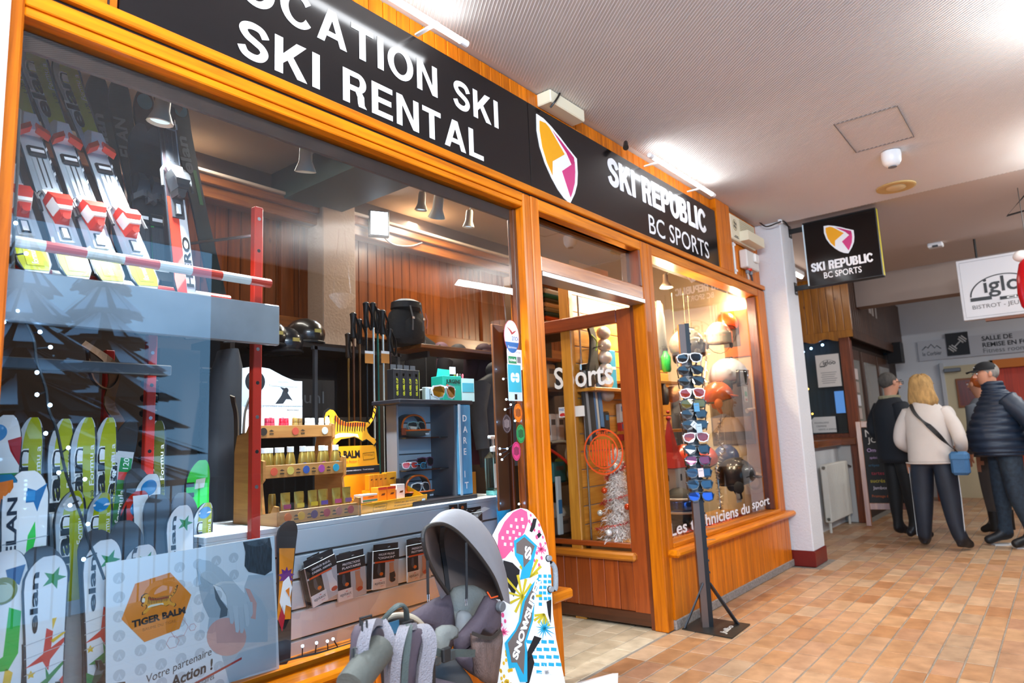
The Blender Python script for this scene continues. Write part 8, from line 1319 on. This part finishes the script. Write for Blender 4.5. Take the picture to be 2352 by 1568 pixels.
# ================================================================ people
def person(label, loc, yaw, H, pose, cloth, hair, extra=None):
    """pose: joint overrides in a 1.75 m body, x = forward, y = left; cloth: materials for shoe, leg, skin"""
    s = H / 1.75; t = thing('person', label, 'person', T(loc[0], loc[1], 0) @ RZ(yaw))
    J = dict(pel=(0, 0, .95, .15), spine=(0, 0, 1.12, .145), chest=(.0, 0, 1.32, .16), neck0=(0, 0, 1.46, .075), neck=(.01, 0, 1.52, .056), hd0=(.03, 0, 1.585, .078), hd1=(.035, 0, 1.66, .096), hd2=(.02, 0, 1.72, .075))
    for q, sd in ((1, 'L'), (-1, 'R')):
        J['hip' + sd] = (0, q * .095, .90, .105); J['kn' + sd] = (.02, q * .10, .50, .07); J['an' + sd] = (-.02, q * .10, .10, .048); J['heel' + sd] = (-.05, q * .10, .05, .048); J['toe' + sd] = (.15, q * .115, .042, .044)
        J['sh' + sd] = (0, q * .19, 1.41, .08); J['el' + sd] = (-.03, q * .25, 1.14, .055); J['wr' + sd] = (.05, q * .25, .90, .038); J['pa' + sd] = (.07, q * .245, .83, .036)
    J.update({k: v for k, v in pose.items() if k[0] != '_'})
    E = [('pel', 'spine'), ('spine', 'chest'), ('chest', 'neck0'), ('neck0', 'neck'), ('neck', 'hd0'), ('hd0', 'hd1'), ('hd1', 'hd2')]
    for sd in 'LR': E += [('pel', 'hip' + sd), ('hip' + sd, 'kn' + sd), ('kn' + sd, 'an' + sd), ('an' + sd, 'heel' + sd), ('an' + sd, 'toe' + sd), ('chest', 'sh' + sd), ('sh' + sd, 'el' + sd), ('el' + sd, 'wr' + sd), ('wr' + sd, 'pa' + sd)]
    for sd in 'LR':          # five fingers per hand, slightly curled
        w_ = V(J['wr' + sd][:3]); p_ = V(J['pa' + sd][:3]); d = (p_ - w_).normalized(); sid = d.cross(V((0, 1, 0))).normalized(); cur = V((0, -1 if sd == 'L' else 1, 0))
        for k, (o_, l_) in enumerate(((-.022, .062), (-.008, .072), (.008, .068), (.022, .054))):
            a = p_ + sid * o_ + d * .02; J[f'f{k}{sd}'] = (*a, .0095); J[f'g{k}{sd}'] = (*(a + d * l_ * .55 + cur * .006), .009); J[f'h{k}{sd}'] = (*(a + d * l_ + cur * .02), .008); E += [('pa' + sd, f'f{k}{sd}'), (f'f{k}{sd}', f'g{k}{sd}'), (f'g{k}{sd}', f'h{k}{sd}')]
        a = p_ - sid * .034 + d * -.01; J['t0' + sd] = (*a, .0105); J['t1' + sd] = (*(a - sid * .012 + d * .045 + cur * .012), .009); E += [('pa' + sd, 't0' + sd), ('t0' + sd, 't1' + sd)]
    names = list(J); idx = {n: i for i, n in enumerate(names)}
    me = bpy.data.meshes.new('body'); bm = bmesh.new(); lay = bm.verts.layers.skin.verify()
    vs = [bm.verts.new([c * s for c in J[n][:3]]) for n in names]
    for n, v in zip(names, vs): v[lay].radius = (J[n][3] * s, J[n][3] * s); v[lay].use_root = (n == 'pel')
    for a, b in E: bm.edges.new((vs[idx[a]], vs[idx[b]]))
    bm.to_mesh(me); bm.free()
    ob = bpy.data.objects.new('body_tmp', me); COL.objects.link(ob); md = ob.modifiers.new('skin', 'SKIN'); md.use_smooth_shade = True; md.branch_smoothing = .6
    ob.modifiers.new('sub', 'SUBSURF').levels = 2; bpy.context.view_layer.update()
    m2 = bpy.data.meshes.new_from_object(ob.evaluated_get(bpy.context.evaluated_depsgraph_get())); bpy.data.objects.remove(ob)
    m2.materials.clear()
    for m_ in cloth: m2.materials.append(m_)      # shoe, leg, top, skin
    seg = [(V(J[a][:3]) * s, V(J[b][:3]) * s, 0 if b[:3] in ('hee', 'toe') else 1 if b[:2] in ('hi', 'kn', 'an') else 3 if b[:2] in ('pa', 'hd') or b == 'neck' or b[0] in 'fgh' and len(b) == 3 and b[1].isdigit() or b[:2] in ('t0', 't1') else 2) for a, b in E]
    for pg in m2.polygons:
        c = pg.center; best = min(seg, key=lambda q: (c - q[0].lerp(q[1], max(0, min(1, (c - q[0]).dot(q[1] - q[0]) / max(1e-9, (q[1] - q[0]).length_squared))))).length); pg.material_index = best[2]; pg.use_smooth = True
        if best[2] == 1 and c.z < .07 * s: pg.material_index = 0
    m2.name = 'body'; link('body', m2, t)
    hx, hy, hz = [q * s for q in J['hd1'][:3]]; yw = pose.get('_yaw', 0)
    hd = B().ell((0, 0, 0), .001, 4, 3).build('head_anchor', cloth[3], t, T(hx, hy, hz) @ RZ(yw))
    for q in (-1, 1):
        B().ell((.092 * s, q * .032 * s, .005 * s), (.008, .014, .009), 8, 6).build('eye', mt('e8e4de', .3), hd, smooth=True); B().ell((.098 * s, q * .032 * s, .005 * s), (.004, .006, .006), 8, 6).build('pupil', mt('2a2018', .3), hd, smooth=True); B().ell((.0, q * .095 * s, -.005 * s), (.018, .012, .03), 8, 8).build('ear', cloth[3], hd, smooth=True)
        B().box(.09 * s, .098 * s, q * .032 * s - .018, q * .032 * s + .018, .024 * s, .03 * s).build('brow', mt(hair[0], .8), hd)
    B().loft([[(.088 * s, -.008, .012 * s), (.088 * s, .008, .012 * s), (.1 * s, .004, .01 * s), (.1 * s, -.004, .01 * s)], [(.08 * s, -.016, -.035 * s), (.08 * s, .016, -.035 * s), (.118 * s, .008, -.03 * s), (.118 * s, -.008, -.03 * s)]]).build('nose', cloth[3], hd); B().ell((.086 * s, 0, -.058 * s), (.01, .024, .007), 10, 6).build('mouth', mt('a05848', .5), hd, smooth=True)
    b = B(); HM = mt(hair[0], .8, var=.3, vscale=40, stretch=(1, 1, .3), bump=.8, bscale=60, name='hair')
    if hair[1] == 'short': b.ell((-.034 * s, 0, .026 * s), (.092 * s, .099 * s, .094 * s), 18, 14, bot=-.85)
    else:
        rings = []
        for z, a, c in ((.125, .02, .02), (.118, .06, .06), (.09, .095, .1), (.04, .112, .12), (-.03, .11, .135), (-.1, .1, .15), (-.15, .095, .165), (-.2, .08, .15)):
            rings.append([((-.03 + (a * math.cos(w_) if math.cos(w_) < .3 else .3 * a)) * s, c * math.sin(w_) * s * (1 + .06 * math.sin(5 * w_ + z * 30)), (z + .012 * math.sin(7 * w_)) * s) for w_ in [2 * math.pi * k / 28 for k in range(28)]])
        b.loft(rings)
    b.build('hair', HM, hd, smooth=2)
    return t, hd, J, s
def coat(t, s, rings, mat, sleeves, name='jacket', collar=True, ribs=0):
    """torso shell: (z, rx, ry, xoff); sleeves: joint lists with radii"""
    R = [[((xo + a * math.cos(w_)) * s, b_ * math.sin(w_) * s, z * s) for w_ in [2 * math.pi * k / 24 for k in range(24)]] for z, a, b_, xo in rings]
    if ribs:
        R2 = []
        for i in range(len(R) - 1):
            for k in range(ribs):
                for f, g in ((k / ribs, .985), ((k + .22) / ribs, 1.06), ((k + .78) / ribs, 1.06)): R2.append([V(p).lerp(V(q), f) for p, q in zip(R[i], R[i + 1])]); c = sum(R2[-1], V()) / 24; R2[-1] = [c + (p - c) * g for p in R2[-1]]
        R2.append([V(p) for p in R[-1]]); R = R2
    j = B().loft(R).build(name, mat, t, smooth=2)
    for pts in sleeves:
        P_ = spl([V(p[:3]) * s for p in pts], 6); rad = []
        for i in range(len(pts) - 1): rad += [lerp(pts[i][3], pts[i + 1][3], k / 6) * s * (1.1 if ribs and k % 2 else 1) for k in range(6)]
        rad.append(pts[-1][3] * s); B().tube(P_, rad, 14).build('sleeve', mat, j, smooth=2)
    return j
SKIN = mt('c98f72', .6, name='skin'); SHB = mt('14141a', .4)
# woman in a pale jacket, seen from behind
PJ = mt('c8beb6', .75, var=.05, vscale=5, bump=.3, bscale=9, name='pale_jacket'); NV = mt('141b28', .6, var=.25, vscale=7, bump=.3, bscale=9, name='navy_trousers')
t, hd, J, s = person('person with blond hair in a pale jacket with a blue shoulder bag, seen from behind', (3.92, -1.02), -8, 1.70, {'anL': (-.02, .15, .1, .075), 'anR': (-.02, -.15, .1, .075), 'knL': (.0, .125, .5, .10), 'knR': (.0, -.125, .5, .10), 'hipL': (0, .1, .9, .14), 'hipR': (0, -.1, .9, .14), 'heelL': (-.04, .16, .05, .048), 'heelR': (-.04, -.17, .05, .048), 'toeL': (.14, .20, .042, .044), 'toeR': (.12, -.24, .042, .044), 'elL': (-.02, .245, 1.14, .045), 'elR': (-.02, -.265, 1.12, .045), 'wrL': (.16, .2, 1.02, .036), 'wrR': (.16, -.22, 1.0, .036), 'paL': (.23, .14, 1.03, .032), 'paR': (.23, -.16, 1.0, .032), '_yaw': -25}, [SHB, NV, PJ, SKIN], ('b08a54', 'long'))
j = coat(t, s, [(.86, .18, .21, 0), (.9, .185, .215, 0), (1.05, .175, .205, 0), (1.2, .17, .205, 0), (1.34, .155, .205, -.01), (1.42, .125, .18, -.01), (1.48, .09, .12, 0), (1.54, .07, .075, .01)], PJ, [[(0, .15, 1.40, .075), (-.02, .235, 1.25, .068), (-.03, .265, 1.1, .062), (.08, .24, 1.03, .056), (.16, .2, 1.02, .045)], [(0, -.15, 1.40, .075), (-.02, -.245, 1.25, .068), (-.03, -.285, 1.1, .062), (.08, -.26, 1.01, .056), (.16, -.22, 1.0, .045)]])
B().tube([((.2 * math.cos(a)) * s, .236 * math.sin(a) * s, .872 * s) for a in [2 * math.pi * k / 24 for k in range(24)]], .006, 6, closed=True).build('hem', PJ, j)
for q in (-1, 1): B().strap([(0, q * .215, .8), (0, q * .215, .5), (-.02, q * .21, .12)], .02, .004, (1, 0, 0)).build('side_stripe', mt('c8ccd0', .6), t)
bg = thing('shoulder_bag', 'small blue shoulder bag on a black strap', 'bag', t.matrix_world @ T(-.10, -.27, .86)); BB = mt('34608a', .7, var=.1, bump=.3, bscale=30); B().cbox(-.05, .05, -.075, .075, -.13, .09, .025).build('pouch', BB, bg); B().cbox(-.056, .056, -.08, .08, .0, .095, .025).build('flap', mt('3c6a94', .7), bg); B().strap(spl([(.0, 0, .08), (-.09, .06, .17), (-.105, .18, .33), (-.085, .30, .46), (.0, .36, .56), (.1, .32, .54)], 6), .045, .005, (0, .7, .7)).build('strap', mt('121214', .6), bg)
# man in a dark coat with glasses
DC = mt('10161f', .75, bump=.3, bscale=9, name='dark_coat'); BT = mt('0c0c0e', .7, bump=.3, bscale=10)
t, hd, J, s = person('person with grey hair and glasses in a dark coat, behind the pale jacket', (4.55, -.60), -48, 1.80, {'toeR': (.22, -.12, .035, .038), 'anR': (.05, -.1, .1, .05), 'knL': (0, .1, .5, .085), 'knR': (.04, -.1, .5, .085), 'elL': (-.06, .24, 1.16, .05), 'wrL': (.1, .2, .98, .036), 'paL': (.16, .15, .95, .034), '_yaw': -10}, [SHB, BT, DC, SKIN], ('4e4842', 'short'))
coat(t, s, [(.80, .18, .215, .01), (.86, .19, .225, .01), (1.05, .185, .215, .01), (1.25, .175, .22, 0), (1.37, .155, .22, -.01), (1.45, .11, .17, -.01), (1.52, .085, .09, 0)], DC, [[(0, .17, 1.41, .085), (-.04, .26, 1.25, .08), (-.06, .25, 1.14, .07), (.02, .23, 1.04, .062), (.1, .2, .98, .05)], [(0, -.17, 1.41, .085), (-.03, -.26, 1.2, .075), (.0, -.26, 1.03, .065), (.05, -.25, .92, .05)]])
B().tube([(.09 * math.cos(a) * s, .095 * math.sin(a) * s, 1.50 * s) for a in [2 * math.pi * k / 16 for k in range(16)]], .024, 8, closed=True).build('collar', mt('8a8468', .8), t)
for q in (-1, 1): B().tube([(.112, q * .055, .01), (.112, q * .015, .01), (.112, q * .015, -.022), (.112, q * .055, -.022)], .003, 5, closed=True).build('glasses_rim', BLACK, hd); B().tube([(.11, q * .06, .008), (0, q * .102, .005)], .003, 5).build('glasses_temple', BLACK, hd)
# man with black cap in a padded jacket, arms behind his back
PF = mt('16263a', .5, var=.15, vscale=6, bump=.2, bscale=14, name='padded_navy'); JN = mt('22303e', .8, var=.35, vscale=30, bump=.3, bscale=12, name='denim')
t, hd, J, s = person('person in a black cap and padded navy jacket with hands behind the back', (4.36, -1.60), 118, 1.80, {'knL': (.0, .1, .5, .085), 'knR': (.03, -.1, .5, .085), 'hipL': (0, .1, .9, .12), 'hipR': (0, -.1, .9, .12), 'spine': (.05, 0, 1.12, .17), 'anL': (-.10, .12, .1, .052), 'anR': (.04, -.1, .1, .052), 'heelL': (-.12, .13, .045, .045), 'toeL': (.12, .15, .038, .042), 'heelR': (.0, -.1, .045, .045), 'toeR': (.24, -.11, .038, .042), 'elL': (-.16, .25, 1.16, .055), 'elR': (-.16, -.25, 1.16, .055), 'wrL': (-.25, .10, 1.0, .038), 'wrR': (-.25, -.08, .98, .038), 'paL': (-.27, .03, .98, .034), 'paR': (-.28, -.0, .93, .034), 'hd0': (.06, 0, 1.585, .08), 'hd1': (.075, 0, 1.66, .098), 'hd2': (.06, 0, 1.72, .075), 'neck': (.03, 0, 1.52, .06), '_yaw': 4}, [mt('17181b', .5), JN, PF, SKIN], ('8a857e', 'short'))
coat(t, s, [(.86, .19, .2, .03), (.92, .235, .215, .05), (1.08, .235, .215, .06), (1.22, .205, .215, .03), (1.36, .165, .215, .0), (1.45, .12, .16, .0), (1.50, .095, .105, .015), (1.585, .09, .095, .03)], PF, [[(0, .17, 1.41, .088), (-.08, .25, 1.27, .085), (-.16, .26, 1.14, .08), (-.22, .18, 1.04, .07), (-.25, .1, 1.0, .055)], [(0, -.17, 1.41, .088), (-.08, -.25, 1.27, .085), (-.16, -.26, 1.14, .08), (-.22, -.17, 1.03, .07), (-.25, -.08, .98, .055)]], ribs=2)
b = B(); b.ell((-.012, 0, .045), (.108, .104, .085), 20, 12, bot=-.05); cap_ = b.build('cap', mt('101012', .8), hd, smooth=2); B().grid(lambda u, v: (.085 + lerp(0, .085, v) * math.cos(lerp(-.9, .9, u)), .085 * math.sin(lerp(-.9, .9, u)) * (1 + .05 * v), .048 - .022 * v - .012 * (2 * u - 1) ** 2), 10, 4).build('cap_peak', mt('101012', .8), cap_, thick=.006, smooth=2); B().box(.094, .1, -.012, .012, .07, .078).build('cap_mark', mt('c8c8c8', .5), cap_)
for q in (-1, 1): B().box(-.08, .14, q * .1 - .05, q * .1 + .05, .0, .012).build('shoe_sole', mt('c9c9c9', .6), t, T(.04 if q < 0 else -.06, 0, 0))
# person in boots behind, and one at the right edge
t, hd, J, s = person('person in black boots and taupe trousers half hidden behind the black cap', (5.15, -1.42), 60, 1.74, {'knL': (.0, .1, .5, .08), 'knR': (.0, -.1, .5, .08)}, [mt('101012', .5), mt('4a4442', .8), mt('5a6068', .8), SKIN], ('b0561c', 'short'))
for q in (-1, 1): B().loft([[(-.02 + a * math.cos(w_), q * .1 + b_ * math.sin(w_), z) for w_ in [2 * math.pi * k / 14 for k in range(14)]] for a, b_, z in ((.06, .055, .05), (.06, .055, .14), (.065, .06, .26))]).build('boot_shaft', mt('121214', .5), t, smooth=True)
coat(t, s, [(.85, .17, .2, 0), (1.05, .17, .2, 0), (1.3, .16, .21, 0), (1.42, .12, .19, 0), (1.5, .08, .09, 0)], mt('5a6068', .8), [[(0, .17, 1.4, .08), (-.03, .25, 1.15, .07), (.05, .25, .92, .05)], [(0, -.17, 1.4, .08), (-.03, -.25, 1.15, .07), (.05, -.25, .92, .05)]])
t, hd, J, s = person('person with pale hair in a grey jacket at the right edge', (5.7, -2.12), 170, 1.62, {}, [mt('101012', .5), mt('3a3436', .8), mt('7a7a82', .8), SKIN], ('c8a878', 'short'))
coat(t, s, [(.85, .17, .2, 0), (1.05, .17, .2, 0), (1.3, .16, .21, 0), (1.42, .12, .19, 0), (1.5, .08, .09, 0)], mt('7a7a82', .8), [[(0, .17, 1.4, .08), (-.03, .25, 1.15, .07), (.05, .25, .92, .05)], [(0, -.17, 1.4, .08), (-.03, -.25, 1.15, .07), (.05, -.25, .92, .05)]])
